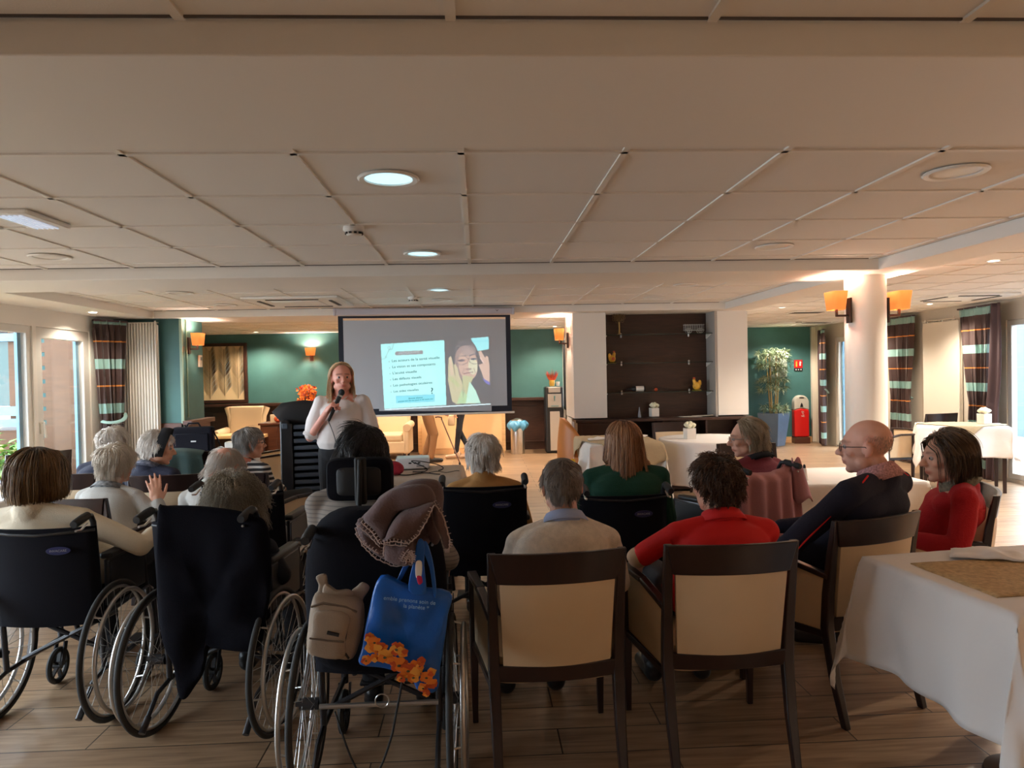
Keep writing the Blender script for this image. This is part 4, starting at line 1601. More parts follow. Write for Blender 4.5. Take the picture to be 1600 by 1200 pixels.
for s_ in (-1, 1):
    G().box((xm + s_ * (W2 + .035), .01, zt + .045), (.03, .1, .085)).build('end_cap', mat('screen_case', (.55, .52, .58), .4), scr, bevel=.01)
text('V', .03, M_bronze, scr, face_cam(xm + W2 - .16, -.037, zt + .05, 0), name='case_mark', sx=2)

# the projected picture, painted on a fine mesh of the fabric (crop frame 1600 x 1053 over photo 590..780 x 520..645)
NXp, NYp = 300, 196
U, Vv = np.meshgrid(np.linspace(20, 1500, NXp), np.linspace(40, 1030, NYp))
IM = np.zeros((NYp, NXp, 3))


def inpoly(poly):
    c = np.zeros(U.shape, bool)
    n = len(poly)
    for i in range(n):
        xi, yi = poly[i]
        xj, yj = poly[i - 1]
        cond = ((yi > Vv) != (yj > Vv)) & (U < (xj - xi) * (Vv - yi) / (yj - yi + 1e-9) + xi)
        c ^= cond
    return c


def paint(mask, col, a=1.0):
    IM[mask] = IM[mask] * (1 - a) + np.array(lin(col)) * a


def ell(cx, cy, rx, ry, rot=0):
    c, s_ = math.cos(math.radians(rot)), math.sin(math.radians(rot))
    X, Y = U - cx, Vv - cy
    return ((X * c + Y * s_) / rx) ** 2 + ((-X * s_ + Y * c) / ry) ** 2 < 1


def seg(x0_, y0_, x1_, y1_, w):
    dx, dy = x1_ - x0_, y1_ - y0_
    t = np.clip(((U - x0_) * dx + (Vv - y0_) * dy) / (dx * dx + dy * dy), 0, 1)
    return np.hypot(U - x0_ - t * dx, Vv - y0_ - t * dy) < w


photo = inpoly([(885, 100), (1460, 52), (1480, 930), (905, 945)])
skin, skin_d, skin_y = (205, 165, 140), (150, 118, 108), (200, 205, 130)
paint(photo, (0, 0, 0))
paint(inpoly([(1225, 72), (1460, 52), (1462, 215), (1320, 240)]), (150, 245, 250))
paint(inpoly([(1230, 100), (1455, 90), (1458, 118), (1250, 125)]), (110, 225, 240), .6)
paint(ell(1160, 250, 150, 150) & photo, (62, 52, 56))
paint(ell(1165, 400, 150, 235, -6), skin_d)
paint(ell(1190, 420, 125, 205, -6), skin)
paint(inpoly([(1120, 560), (1260, 580), (1230, 660), (1290, 930), (1060, 930), (1110, 740)]), (190, 190, 130))
paint(inpoly([(1210, 640), (1290, 760), (1355, 925), (1120, 930), (1180, 800)]), (190, 245, 220))
paint(inpoly([(1105, 740), (1180, 830), (1160, 930), (1040, 935), (1060, 800)]), (175, 215, 150))
paint(ell(1255, 440, 60, 110, 0), (225, 235, 190), .7)
paint(ell(1195, 235, 100, 70, 0) & photo, (150, 130, 125), .7)
paint(inpoly([(1200, 470), (1245, 460), (1225, 480), (1150, 478)]), skin_d, .8)
paint(ell(1195, 480, 40, 14), (140, 100, 95), .7)
paint(seg(1135, 540, 1255, 515, 6), (120, 60, 70))
paint(seg(1140, 470, 1115, 540, 4), skin_d)
paint(seg(1265, 460, 1285, 520, 4), skin_d)
paint(ell(1105, 365, 45, 16, -5), (95, 75, 80))
paint(ell(1265, 345, 40, 15, -3), (60, 70, 90))
paint(ell(1265, 345, 12, 12), (20, 30, 50))
for cx, cy, rx, ry in ((1105, 362, 88, 62), (1275, 345, 78, 68)):
    paint(ell(cx, cy, rx, ry, -5) & ~ell(cx, cy, rx - 7, ry - 7, -5), (70, 60, 70))
paint(seg(1190, 345, 1205, 345, 4), (70, 60, 70))
paint(seg(1050, 310, 1160, 300, 7), (130, 115, 105))
paint(seg(1210, 300, 1310, 272, 7), (60, 70, 90))
# hands holding the spectacles
paint(inpoly([(935, 330), (965, 305), (1000, 430), (1020, 410), (1055, 470), (1070, 560), (1110, 640), (1110, 740), (1040, 940), (980, 900), (925, 620), (930, 430)]), (200, 190, 140))
paint(inpoly([(945, 330), (965, 320), (1000, 560), (960, 560)]), (225, 190, 160), .8)
paint(seg(1000, 430, 1020, 560, 5), (130, 110, 90))
paint(seg(960, 600, 1060, 690, 26), (175, 190, 110), .7)
paint(inpoly([(1330, 250), (1360, 235), (1415, 330), (1430, 300), (1455, 320), (1475, 450), (1475, 650), (1400, 610), (1370, 520), (1330, 420), (1390, 400), (1340, 300)]), (215, 175, 150))
paint(seg(1350, 330, 1395, 395, 7), (240, 205, 190))
paint(inpoly([(1370, 590), (1475, 650), (1480, 690), (1420, 660)]), (90, 90, 190))
paint(inpoly([(1100, 760), (1130, 700), (1150, 760), (1130, 860)]), (140, 140, 100), .5)
# slide panel
panel = inpoly([(40, 150), (876, 97), (905, 950), (90, 1000)])
paint(panel, (165, 255, 252))
for k in range(6):
    paint(ell(520, 560, 420 - 50 * k, 420 - 45 * k) & panel, (185, 255, 250), .15)
paint(inpoly([(90, 1003), (1490, 930), (1490, 945), (90, 1020)]), (220, 250, 255))
paint(inpoly([(243, 248), (583, 232), (590, 280), (246, 297)]) | ell(245, 272, 14, 24) | ell(585, 256, 14, 24), (120, 110, 112))
box_ = inpoly([(240, 832), (748, 810), (750, 905), (246, 927)])
paint(box_, (60, 205, 230))
paint(inpoly([(246, 840), (742, 817), (744, 897), (252, 919)]), (90, 228, 245))
for a, b, c_, d in ((212, 140, 190, 215), (190, 215, 150, 225), (150, 225, 120, 290), (120, 290, 95, 340), (95, 340, 55, 350)):
    paint(seg(a, b, c_, d, 3), (60, 130, 140))
paint(ell(150, 200, 20, 20) & ~ell(150, 200, 15, 15), (60, 130, 140))
paint(ell(108, 320, 13, 13) & ~ell(108, 320, 9, 9), (60, 130, 140))
paint(ell(183, 942, 30, 22) & ~ell(183, 942, 26, 18), (120, 190, 200))
for (bx, by) in ((152, 380), (158, 462), (163, 540), (168, 620), (173, 700), (178, 780)):
    paint(ell(bx, by, 7, 7), (20, 60, 80))
verts = []
for j in range(NYp):
    for i in range(NXp):
        lx, lz = on_screen(590 + U[j, i] * 190 / 1600, 520 + Vv[j, i] * 125 / 1053, .004)
        verts.append((lx, -.004, lz))
faces = [(j * NXp + i, j * NXp + i + 1, (j + 1) * NXp + i + 1, (j + 1) * NXp + i) for j in range(NYp - 1) for i in range(NXp - 1)]
g = G().add(verts, faces)
mp = vcol('projected_light', .85, emission=True, es=.19)
mp.node_tree.nodes['Principled BSDF'].inputs['Base Color'].default_value = (.50, .53, .58, 1)
sl = g.build('projected_slide', mp, scr, smooth=False)
setcol(sl.data, IM.reshape(-1, 3))
M_ink = mat('slide_ink', (.02, .10, .14), .8, emit=(.05, .25, .3), es=.03)
M_ink2 = mat('slide_pale_ink', (.5, .6, .6), .8, emit=(.7, .9, .9), es=.12)
sl_tilt = math.radians(3.2)
for s_, X, Y, size, m_, al in (('Les acteurs de la santé visuelle', 185, 372, .040, M_ink, 'LEFT'), ('La vision et ses composants', 190, 452, .040, M_ink, 'LEFT'), ("L'acuité visuelle", 195, 533, .040, M_ink, 'LEFT'),
                              ('Les défauts visuels', 197, 612, .040, M_ink, 'LEFT'), ('Les pathologies oculaires', 203, 694, .040, M_ink, 'LEFT'), ('Les aides visuelles', 208, 774, .036, M_ink, 'LEFT'),
                              ('PROGRAMME', 415, 264, .036, M_ink2, 'CENTER'), ('?', 715, 768, .10, M_ink, 'CENTER'), ('Bonne séance', 500, 858, .026, M_ink, 'CENTER'), ('prenez soin de vos yeux et de votre vue', 500, 886, .022, M_ink, 'CENTER')):
    lx, lz = on_screen(590 + X * 190 / 1600, 520 + Y * 125 / 1053, .006)
    text(s_, size, m_, sl, face_cam(lx, -.006, lz) @ Matrix.Rotation(sl_tilt, 4, 'Z'), name='slide_lettering', align=al, extrude=.0003, sx=1.12)

# ------------------------------------------------------------------ projector, cables, bags on tables
o = empty('video_projector', (-.54, 5.78, .762), 4, 'white video projector on the beige tablecloth', 'projector')
G().box((0, 0, .05), (.27, .22, .085)).build('casing', mat('projector_white', (.74, .74, .76), .35), o, bevel=.012, seg=3)
G().cyl((.05, .11, .05), (.05, .125, .05), .03).build('lens', M_black, o)
for x in (-.02, .02, .05):
    G().box((x, -.111, .055), (.022, .004, .012)).build('socket', M_black, o, smooth=False)
G().box((.06, -.111, .03), (.06, .003, .012)).build('socket', mat('label_grey', (.3, .3, .3), .5), o, smooth=False)
for a in (-1, 1):
    for b in (-1, 1):
        G().cyl((a * .1, b * .08, 0), (a * .1, b * .08, .01), .012, n=10).build('foot', M_black, o)
rc = random.Random(9)
for k, lab in enumerate(('black cable looping high in front of the projector', 'black cable lying flat across the beige cloth', 'thin black cable trailing to the right table edge')):
    pts = []
    for i in range(26):
        t = i / 25
        if k == 0:
            pts.append((-.52 + .16 * t + .09 * math.sin(t * 9), 5.55 - .12 * math.sin(t * 6), .765 + .085 * math.sin(math.pi * t) ** 2))
        elif k == 1:
            pts.append((-.75 + .45 * t, 5.42 + .05 * math.sin(t * 11), .765))
        else:
            pts.append((-.50 + .34 * t, 5.50 + .04 * math.sin(t * 14 + 1), .765))
    tag(G().tube(pts, .004 if k < 2 else .0025, 8).build('cable', M_rubber), lab, 'cable')
tag(pad([(-.78, 5.42, .77), (-.60, 5.40, .77), (-.58, 5.42, .83), (-.66, 5.42, .87), (-.77, 5.42, .83)], .1, normal=(0, 1, 0)).build('red_pouch', mat('crimson_fabric', lin((160, 20, 50)), .6)), 'crimson pouch on the projector table behind the headrest', 'pouch')
b = empty('laptop_bag', (at(303, 690, 7.5).x, 7.5, .76), 4, 'black laptop bag with shoulder strap standing on the left table', 'bag')
G().box((0, 0, .135), (.40, .12, .26)).build('bag_body', M_bfab, b, bevel=.03, seg=4)
G().box((0, -.065, .11), (.33, .025, .18)).build('front_pocket', M_bfab, b, bevel=.01)
G().box((.02, -.08, .12), (.05, .004, .014)).build('badge', mat('badge_grey', (.5, .5, .5), .4), b, smooth=False)
G().tube([(-.07, 0, .26), (-.05, 0, .30), (.05, 0, .30), (.07, 0, .26)], .009, 8).build('handle', M_bfab, b)
G().tube([(.2, -.02, .22), (.25, -.03, .12), (.30, -.08, .03), (.33, -.15, .01)], .014, 8, ry=.3).build('strap', M_bfab, b)
G().box((-.205, 0, .14), (.02, .1, .2)).build('side_pocket', mat('slate_fabric', (.05, .07, .1), .7), b, bevel=.006)
pp = xy(358, 690, 7.5)
tag(G().box((pp[0], 7.6, .81), (.13, .12, .09)).build('paper_box', M_white, bevel=.012), 'small white box on the table right of the laptop bag', 'box')
pp = xy(363, 712, 6.6)
o = empty('book_pile', (-2.5, 7.42, .762), 0, 'white papers lying on the left table in front of the bag', 'papers')
for k in range(3):
    G().box((.0 + .02 * k, 0, .004 + k * .006), (.21, .15, .005), 10 * k).build('sheet', M_white, o, smooth=False)

# the tall slatted cart beside the speaker
cxy = xy(477, 700, 6.5)
M_slat = mat('slate_grey_slat', lin((66, 74, 86)), .5)
o = empty('slatted_cart', (cxy[0], 6.5, 0), 8, 'tall black cart with dark grey slats left of the speaker', 'cart')
G().box((-.16, 0, .62), (.07, .34, 1.04)).box((.19, .0, .62), (.03, .34, 1.04)).box((0, .16, .62), (.38, .03, 1.02)).box((0, 0, .11), (.36, .32, .05)).build('casing', M_black, o, bevel=.015)
G().box((-.14, -.175, .60), (.10, .03, 1.02)).build('front_pillar', M_black, o, bevel=.01)
g = G()
g.tube([(-.195, 0, 1.185), (-.16, 0, 1.215), (0, 0, 1.232), (.21, 0, 1.232)], [.03, .035, .035, .03], 16, ry=4.4)
g.xf(Matrix.Translation((0, 0, -.075)))
g.build('top_cover', M_black, o, bevel=.005)
G().box((-.15, -.185, 1.09), (.05, .02, .05)).build('latch', M_slat, o, bevel=.006)
for k in range(16):
    G().box((.055, -.15, .17 + k * .0605), (.27, .05, .036)).build('slat', M_slat, o, bevel=.006)
for x in (-.14, .16):
    for y in (-.13, .13):
        G().cyl((x - .012, y, .04), (x + .012, y, .04), .04, n=20).build('caster', M_rubber, o)
# ------------------------------------------------------------------ wheelchairs
M_tube = mat('dark_frame_tube', (.03, .03, .035), .3, .3)
M_tyre = mat('grey_black_tyre', (.03, .03, .03), .75)
M_rim = mat('silver_rim', (.55, .54, .52), .3, .9)


def big_wheel(parent, x, side, y=0, z=.305, R=.295):
    w = G().ring((x, y, z), R, .0125, 'x', 64, 10).build('wheel', M_tyre, parent)
    G().ring((x, y, z), R - .019, .008, 'x', 64, 8).build('rim', M_rim, w)
    G().ring((x + side * .045, y, z), R - .032, .0095, 'x', 64, 10).build('push_rim', M_rim, w)
    g = G()
    n = 28
    for k in range(n):
        a = 2 * math.pi * k / n
        b = a + (.5 if k % 2 else -.5)
        xo = x + (.022 if (k // 2) % 2 else -.022)
        g.cyl((xo, y + .022 * math.cos(b), z + .022 * math.sin(b)), (x, y + (R - .022) * math.cos(a), z + (R - .022) * math.sin(a)), .0013, n=4)
    for k in range(6):
        a = 2 * math.pi * k / 6 + .2
        g.cyl((x, y + (R - .022) * math.cos(a), z + (R - .022) * math.sin(a)), (x + side * .045, y + (R - .034) * math.cos(a), z + (R - .034) * math.sin(a)), .004, n=6)
    g.build('spokes', M_rim, w)
    G().cyl((x - .035, y, z), (x + .035, y, z), .022, n=18).cyl((x - side * .06, y, z), (x + side * .05, y, z), .010, n=12).build('hub', M_tube, w)
    return w


def wheelchair(loc, rz, label, bh=.93, logo='INVACARE', back=True, w=.215):
    o = empty('wheelchair', (loc[0], loc[1], 0), rz, label, 'wheelchair')
    for s_ in (-1, 1):
        big_wheel(o, s_ * .265, s_)
        # back cane with push handle
        g = G().tube([(s_ * w, .0, .22), (s_ * w, -.02, .50), (s_ * w, -.05, bh - .10), (s_ * w, -.06, bh - .02), (s_ * w, -.08, bh + .012), (s_ * w, -.12, bh + .018)], .0125, 10)
        g.build('back_cane', M_tube, o)
        G().tube([(s_ * w, -.105, bh + .018), (s_ * w, -.135, bh + .014), (s_ * w, -.20, bh + .002), (s_ * w, -.215, bh)], [.017, .0185, .0175, .015], 14).build('push_handle', M_rubber, o)
        G().tube([(s_ * w, -.11, bh - .015), (s_ * w, -.16, bh - .035), (s_ * w, -.20, bh - .03)], .005, 6).build('brake_lever', M_chrome, o)
        # side frame
        g = G().tube([(s_ * w, .0, .46), (s_ * w, .42, .47), (s_ * w, .47, .44), (s_ * (w - .02), .55, .18)], .0125, 10)
        g.tube([(s_ * w, .0, .22), (s_ * w, .42, .22), (s_ * w, .43, .47)], .0115, 10)
        g.build('side_frame', M_tube, o)
        G().box((s_ * (w + .015), .20, .60), (.012, .34, .20)).build('skirt_guard', M_black, o, bevel=.02)
        G().tube([(s_ * (w + .01), .02, .50), (s_ * (w + .01), .02, .70), (s_ * (w + .01), .38, .70), (s_ * (w + .01), .40, .48)], .010, 8).build('arm_frame', M_tube, o)
        G().box((s_ * (w + .01), .17, .725), (.055, .32, .03)).build('armrest', M_black, o, bevel=.012, seg=3)
        # caster
        g = G().tube([(s_ * w, .42, .26), (s_ * w, .42, .20)], .016, 10)
        for q in (-1, 1):
            g.bar((s_ * w + q * .022, .42, .20), (s_ * w + q * .022, .385, .09), .006, .03)
        f_ = g.build('caster_fork', M_tube, o)
        cw = G().ring((s_ * w, .385, .09), .076, .014, 'x', 32, 8).build('caster_wheel', M_tyre, o)
        c_ = G().cyl((s_ * w - .018, .385, .09), (s_ * w + .018, .385, .09), .018, n=14)
        for k in range(5):
            a = k * 1.2566
            c_.bar((s_ * w, .385 + .015 * math.cos(a), .09 + .015 * math.sin(a)), (s_ * w, .385 + .07 * math.cos(a), .09 + .07 * math.sin(a)), .018, .01)
        c_.build('caster_hub', M_black, cw)
        g = G().box((s_ * .10, .62, .13), (.15, .14, .014)).build('foot_plate', M_black, o, bevel=.004)
        # tipping lever
        G().tube([(s_ * w, .0, .22), (s_ * w, -.10, .20), (s_ * w, -.19, .12)], .010, 8).cyl((s_ * w, -.17, .135), (s_ * w, -.22, .09), .014, n=10).build('tipping_lever', M_tube, o)
    G().tube([(-w, .12, .44), (w, .12, .23)], .011, 8).build('cross_brace', M_tube, o)
    G().tube([(w, .12, .44), (-w, .12, .23)], .011, 8).build('cross_brace', M_tube, o)
    G().box((0, .22, .485), (2 * w - .01, .42, .05)).build('seat', M_bfab, o, bevel=.02, seg=3)
    if back:
        g = G()
        bow_slab(g, .44, bh - .035, 2 * w + .03, -.035, .045, .014, .09, zc=.5, pillow=.006)
        b = g.build('backrest', M_bfab, o, auto=70)
        G().tube([(-w - .015, -.075, bh - .05), (-w * .5, -.115, bh - .055), (0, -.125, bh - .06), (w * .5, -.115, bh - .055), (w + .015, -.075, bh - .05)], .007, 8).build('top_seam', M_black, b)
        lx, lz = .095, bh - .13
        yb = -.035 - .045 * (1 - (2 * (lx / (2 * w + .03) + .5) - 1) ** 2) - .09 * (lz - .5) - .017
        if logo:
            pl = G().lathe([(.001, 0), (.048, 0), (.050, .002), (.048, .004)], n=28, sx=1, sy=.36)
            pl.xf(Matrix.Translation((lx, yb - .002, lz)) @ Matrix.Rotation(math.radians(7), 4, 'Z') @ Matrix.Rotation(math.radians(90), 4, 'X'))
            pl.build('oval_badge', [mat('badge_blue', lin((38, 44, 92)), .4)], b)
            text(logo, .0145, mat('badge_silver', (.45, .46, .5), .3, .5), b, Matrix.Translation((lx, yb - .0075, lz)) @ Matrix.Rotation(math.radians(7), 4, 'Z') @ Matrix.Rotation(math.radians(90), 4, 'X'), extrude=.0004, name='badge_lettering')
    return o


wheelchair((-1.93, 3.29), 0, 'leftmost wheelchair, black back with a small oval badge, under the brown bobbed hair', .915)
wheelchair((-1.15, 3.12), -6, 'wheelchair with a long black coat hung over its back', .955, logo=None)
w3 = wheelchair((-.385, 2.66), 0, 'nearest wheelchair with tall headrest, backpack and blue bag on its back', .96, logo=None)
wheelchair((at(756, 790, 3.85).x, 3.86), 0, 'wheelchair in the middle gap, black back with oval badge, under the short white hair', .955)
wheelchair((at(972, 790, 3.75).x, 3.78), 0, 'wheelchair under the person with long reddish brown hair', .90)
wheelchair((1.60, 4.20), 28, 'wheelchair draped with the pink shawl left of the white table', .93, logo=None)
wheelchair((-1.31, 4.06), -4, 'wheelchair with chrome tipped handle behind the frizzy grey hair', .93, logo=None)

# headrest and thick back cushion of the nearest wheelchair


def rbox(g, c, d, e=.3, n=44, nz=9, R=None):
    rings = []
    for j in range(nz):
        t = -1 + 2 * j / (nz - 1)
        k = (1 - abs(t) ** 5) ** .2 if abs(t) < 1 else .55
        k = max(k, .6)
        pts = []
        for i in range(n):
            a = 2 * math.pi * i / n
            ca, sa = math.cos(a), math.sin(a)
            pts.append((d[0] / 2 * k * math.copysign(abs(ca) ** e, ca), t * d[1] / 2, d[2] / 2 * k * math.copysign(abs(sa) ** e, sa)))
        rings.append(pts)
    g2 = G().loft(rings)
    if R is not None:
        g2.xf(R.to_4x4())
    g2.xf(Matrix.Translation(c))
    g.add(g2.v[0], g2.f)
    return g


ph = at(563, 748, 2.78)
lx, ly, lz = ph.x + .385, ph.y - 2.66, ph.z
rbox(G(), (lx, ly, lz), (.255, .075, .165)).build('headrest', M_bfab, w3)
rbox(G(), (lx, ly - .03, lz - .005), (.17, .03, .11)).build('headrest_panel', mat('grey_black_vinyl', (.012, .012, .014), .6), w3)
G().tube([(lx + .01, ly - .06, lz + .08), (lx + .01, ly - .075, lz), (lx, ly - .06, lz - .14), (lx, ly - .04, lz - .30)], .010, 10).build('headrest_post', M_rubber, w3)
G().box((lx + .01, ly - .055, lz + .0), (.045, .02, .18)).build('headrest_bracket', M_rubber, w3, bevel=.008)
# moulded high back
rings = []
for z, a in ((.44, .22), (.55, .25), (.75, .26), (.88, .25), (.98, .22), (1.03, .165), (1.05, .10)):
    rings.append([(a * math.copysign(abs(math.cos(t)) ** .6, math.cos(t)), -.075 - .04 * (z - .5) + .055 * math.copysign(abs(math.sin(t)) ** .7, math.sin(t)) - .03 * math.cos(t) ** 2 * -1, z) for t in [2 * math.pi * i / 36 for i in range(36)]])
G().loft(rings).build('moulded_back', M_bfab, w3, subd=1)
G().tube([(-.215, -.06, .32), (.215, -.06, .32)], .010, 8).build('rear_bar', M_alu, w3)
pts = [(-.12 + .26 * t, -.08, .20 - .13 * math.sin(math.pi * t)) for t in [i / 16 for i in range(17)]]
G().tube([(-.16, -.06, .30)] + [(-.15 + .2 * t, -.09, .30 - .24 * math.sin(math.pi * t * .9)) for t in [i / 12 for i in range(1, 13)]] + [(.09, -.06, .42)], .004, 6).build('hanging_cable', M_rubber, w3)
G().ring((.02, -.12, .36), .024, .0025, 'y', 24, 6).build('steel_ring', M_chrome, w3)

# black coat over the second wheelchair ------------------------------------


def px_outline(pts, Y, th=None):
    return [tuple(at(x, y, Y)) for x, y in pts]


co = px_outline([(247, 800), (262, 790), (330, 792), (400, 805), (420, 830), (424, 900), (415, 975), (400, 1015), (340, 1013), (322, 1010), (318, 1050), (305, 1072), (290, 1092), (280, 1085), (272, 1040), (255, 1000), (246, 920)], 2.93)
tag(pad(co, .05, p=4, wob=.05, wscale=9, seed=3).build('black_coat', mat('black_coat_cloth', (.005, .005, .009), .95, bump=.2, bscale=200, spec=.12), auto=80), 'long black coat hanging over the back of the second wheelchair', 'coat')

# backpack ------------------------------------------------------------------
M_pack = mat('beige_backpack_nylon', lin((150, 132, 114)), .75, bump=.2, bscale=220, var=.05)
BY = 2.43
bp = empty('backpack', tuple(at(525, 965, BY)), 0, 'small beige backpack hanging on the nearest wheelchair', 'backpack')
bpo = bp.location.copy()


def rel(pts, Y, o, dy=0):
    return [tuple(Vector(at(x, y, Y)) - o + Vector((0, dy, 0))) for x, y in pts]


pad(rel([(490, 935), (500, 925), (545, 930), (565, 940), (568, 975), (560, 1010), (550, 1026), (520, 1022), (484, 1016), (484, 975)], BY, bpo), .13, p=3.5, wob=.012, wscale=12).build('pack_body', M_pack, bp, auto=80)
pad(rel([(500, 945), (550, 950), (546, 985), (541, 1018), (490, 1010), (493, 975)], BY, bpo, -.05), .05, p=4).build('front_pocket', M_pack, bp, auto=80)
G().tube(rel([(492, 940), (510, 934), (545, 940), (562, 948)], BY, bpo, -.055), .004, 6).build('top_zip', mat('zip_brown', lin((100, 84, 70)), .6), bp)
G().tube(rel([(492, 984), (520, 988), (544, 990)], BY, bpo, -.078), .003, 6).build('pocket_seam', mat('zip_brown', lin((100, 84, 70)), .6), bp)
G().tube(rel([(519, 975), (537, 979)], BY, bpo, -.080), .006, 10).build('badge', M_black, bp)
G().tube(rel([(548, 965), (544, 990), (541, 1005), (550, 1018)], BY, bpo, -.06), .004, 6).build('side_zip', M_black, bp)
for pts in ([(493, 902), (508, 898), (512, 915), (520, 925), (512, 935), (496, 932), (497, 915)], [(566, 911), (577, 919), (568, 935), (562, 945), (545, 940), (548, 925), (556, 918)]):
    pad(rel(pts, BY, bpo, .01), .02, p=3).build('shoulder_strap', M_pack, bp, auto=80)
pad(rel([(508, 912), (525, 922), (545, 921), (552, 930), (530, 936), (505, 932)], BY, bpo, .0), .025, p=3).build('yoke', M_pack, bp, auto=80)

# blue shopping bag ------------------------------------------------------------
SY = 2.38
M_bagb = mat('blue_woven_plastic', lin((20, 92, 180)), .35, bump=.1, bscale=120)
sb = empty('shopping_bag', tuple(at(640, 980, SY)), 0, 'blue shopping bag with orange poppies and white lettering', 'bag')
sbo = sb.location.copy()
outline = [(595, 899), (640, 915), (703, 925), (700, 960), (695, 1000), (688, 1040), (683, 1078), (655, 1078), (640, 1055), (600, 1042), (562, 1036), (566, 1010), (575, 960)]
pad(rel(outline, SY, sbo), .055, p=5, wob=.03, wscale=10, seed=9, flat=.8).build('bag_body', M_bagb, sb, auto=80)


def bagz(x, y, dy=-.040):
    return Vector(at(x, y, SY)) - sbo + Vector((0, dy, 0))


for pts, dy in (([(640, 918), (648, 870), (655, 840), (664, 845), (664, 880), (666, 922)], -.03), ([(683, 926), (678, 880), (668, 845), (660, 850), (672, 885), (678, 926)], -.02), ([(619, 910), (640, 865), (650, 855), (652, 862), (642, 880), (624, 912)], .03)):
    pad(rel(pts, SY, sbo, dy), .012, p=6).build('handle', M_bagb, sb, auto=80)
pad(rel([(652, 872), (661, 872), (660, 895), (652, 895)], SY, sbo, -.05), .006, p=6).build('paper_tag', M_white, sb, auto=80)
pad(rel([(653, 893), (660, 893), (662, 903), (656, 906)], SY, sbo, -.05), .008, p=4).build('pink_tassel', mat('hot_pink', lin((190, 20, 80)), .5), sb, auto=80)
tm = mat('bag_lettering_pale', lin((150, 190, 225)), .5)
for s_, X, Y in (('emble prenons soin de', 642, 932), ('la planète *', 652, 942)):
    q = bagz(X, Y, -.043)
    text(s_, .0185, tm, sb, Matrix.Translation(q) @ Matrix.Rotation(math.radians(90), 4, 'X') @ Matrix.Rotation(math.radians(-8), 4, 'Z'), extrude=.0004)
M_p1, M_p2, M_p3 = mat('poppy_orange', lin((226, 120, 30)), .6), mat('poppy_deep', lin((196, 78, 24)), .6), mat('poppy_gold', lin((236, 160, 60)), .6)
rp = random.Random(3)
spots = [(580, 990, 8), (575, 1024, 8), (583, 1004, 10), (588, 996, 9), (597, 1006, 11), (604, 1018, 12), (588, 1020, 7), (622, 1006, 11), (632, 1012, 8), (626, 1030, 13), (616, 1024, 8), (640, 1038, 12), (652, 1034, 12), (648, 1048, 10), (660, 1024, 7), (668, 1048, 10), (676, 1058, 9), (663, 1064, 8), (676, 1040, 7), (630, 1048, 8), (668, 1072, 6), (658, 1030, 6)]
for k, (x, y, rr) in enumerate(spots):
    g = G()
    c = bagz(x, y, -.034 - .0008 * k)
    sc_ = rr / FPX * SY
    for j in range(5):
        a = j * 1.257 + k
        pts = [tuple(c + Vector((sc_ * .45 * math.cos(a) + sc_ * .62 * (1 + .22 * math.sin(3 * b + k + j)) * math.cos(b), -.0012 * j, sc_ * .45 * math.sin(a) + sc_ * .50 * (1 + .2 * math.cos(4 * b + k)) * math.sin(b)))) for b in [2 * math.pi * i / 14 for i in range(14)]]
        g.poly(pts, (0, -.001, 0), rp.choice((0, 0, 1, 2)))
    if k % 2:
        g.ball(tuple(c + Vector((0, -.007, -.1 * sc_))), (sc_ * .22, .001, sc_ * .16), nu=10, nv=6, m=3)
    g.build('printed_poppy', [M_p1, M_p2, M_p3, mat('poppy_stem_green', lin((70, 70, 40)), .6)], sb, smooth=False)

# mauve brown blanket rolled over the handle ------------------------------------
M_blk = mat('mauve_brown_fleece', lin((100, 80, 80)), .95, bump=.35, bscale=120, sheen=.1, var=.08, vscale=12)
M_st = mat('pale_blanket_stitch', lin((178, 160, 156)), .9)
LY = 2.42
bk = empty('blanket', tuple(at(632, 815, LY)), 0, 'mauve brown fleece blanket with pale stitched edges bundled on the right wheelchair handle', 'blanket')
bko = bk.location.copy()
LOBES = [
    ([(612, 766), (640, 754), (670, 752), (688, 760), (692, 790), (680, 840), (650, 868), (622, 872), (600, 860), (576, 842), (560, 825), (562, 812), (580, 795), (590, 780)], .12, .05, 'underlayer'),
    ([(558, 818), (566, 812), (590, 830), (620, 860), (648, 868), (648, 876), (618, 878), (590, 866), (568, 846), (560, 832)], .10, .0, 'rolled_edge'),
    ([(562, 808), (575, 808), (592, 822), (600, 838), (596, 846), (580, 835), (565, 822)], .06, -.035, 'rolled_edge'),
    ([(602, 770), (625, 758), (668, 754), (682, 778), (650, 782), (628, 792), (612, 815), (602, 838), (588, 822), (572, 806), (580, 792)], .09, -.05, 'front_fold'),
    ([(605, 836), (615, 812), (632, 792), (655, 784), (676, 778), (682, 782), (672, 800), (656, 825), (644, 836), (620, 832), (604, 834)], .10, -.08, 'front_fold'),
    ([(604, 858), (605, 842), (625, 842), (648, 838), (652, 858), (648, 874), (625, 876), (606, 868)], .08, -.05, 'front_fold'),
    ([(676, 775), (683, 778), (694, 800), (704, 835), (704, 850), (696, 850), (690, 832), (680, 812)], .04, -.05, 'hanging_flap'),
    ([(664, 800), (674, 796), (682, 820), (688, 840), (680, 850), (668, 835)], .03, -.01, 'hanging_flap')]
for i, (pts, th, dy, nm) in enumerate(LOBES):
    pad(rel(pts, LY, bko, dy), th, p=2.8, wob=.02, wscale=11, seed=i * 3).build(nm, M_blk, bk, auto=80)


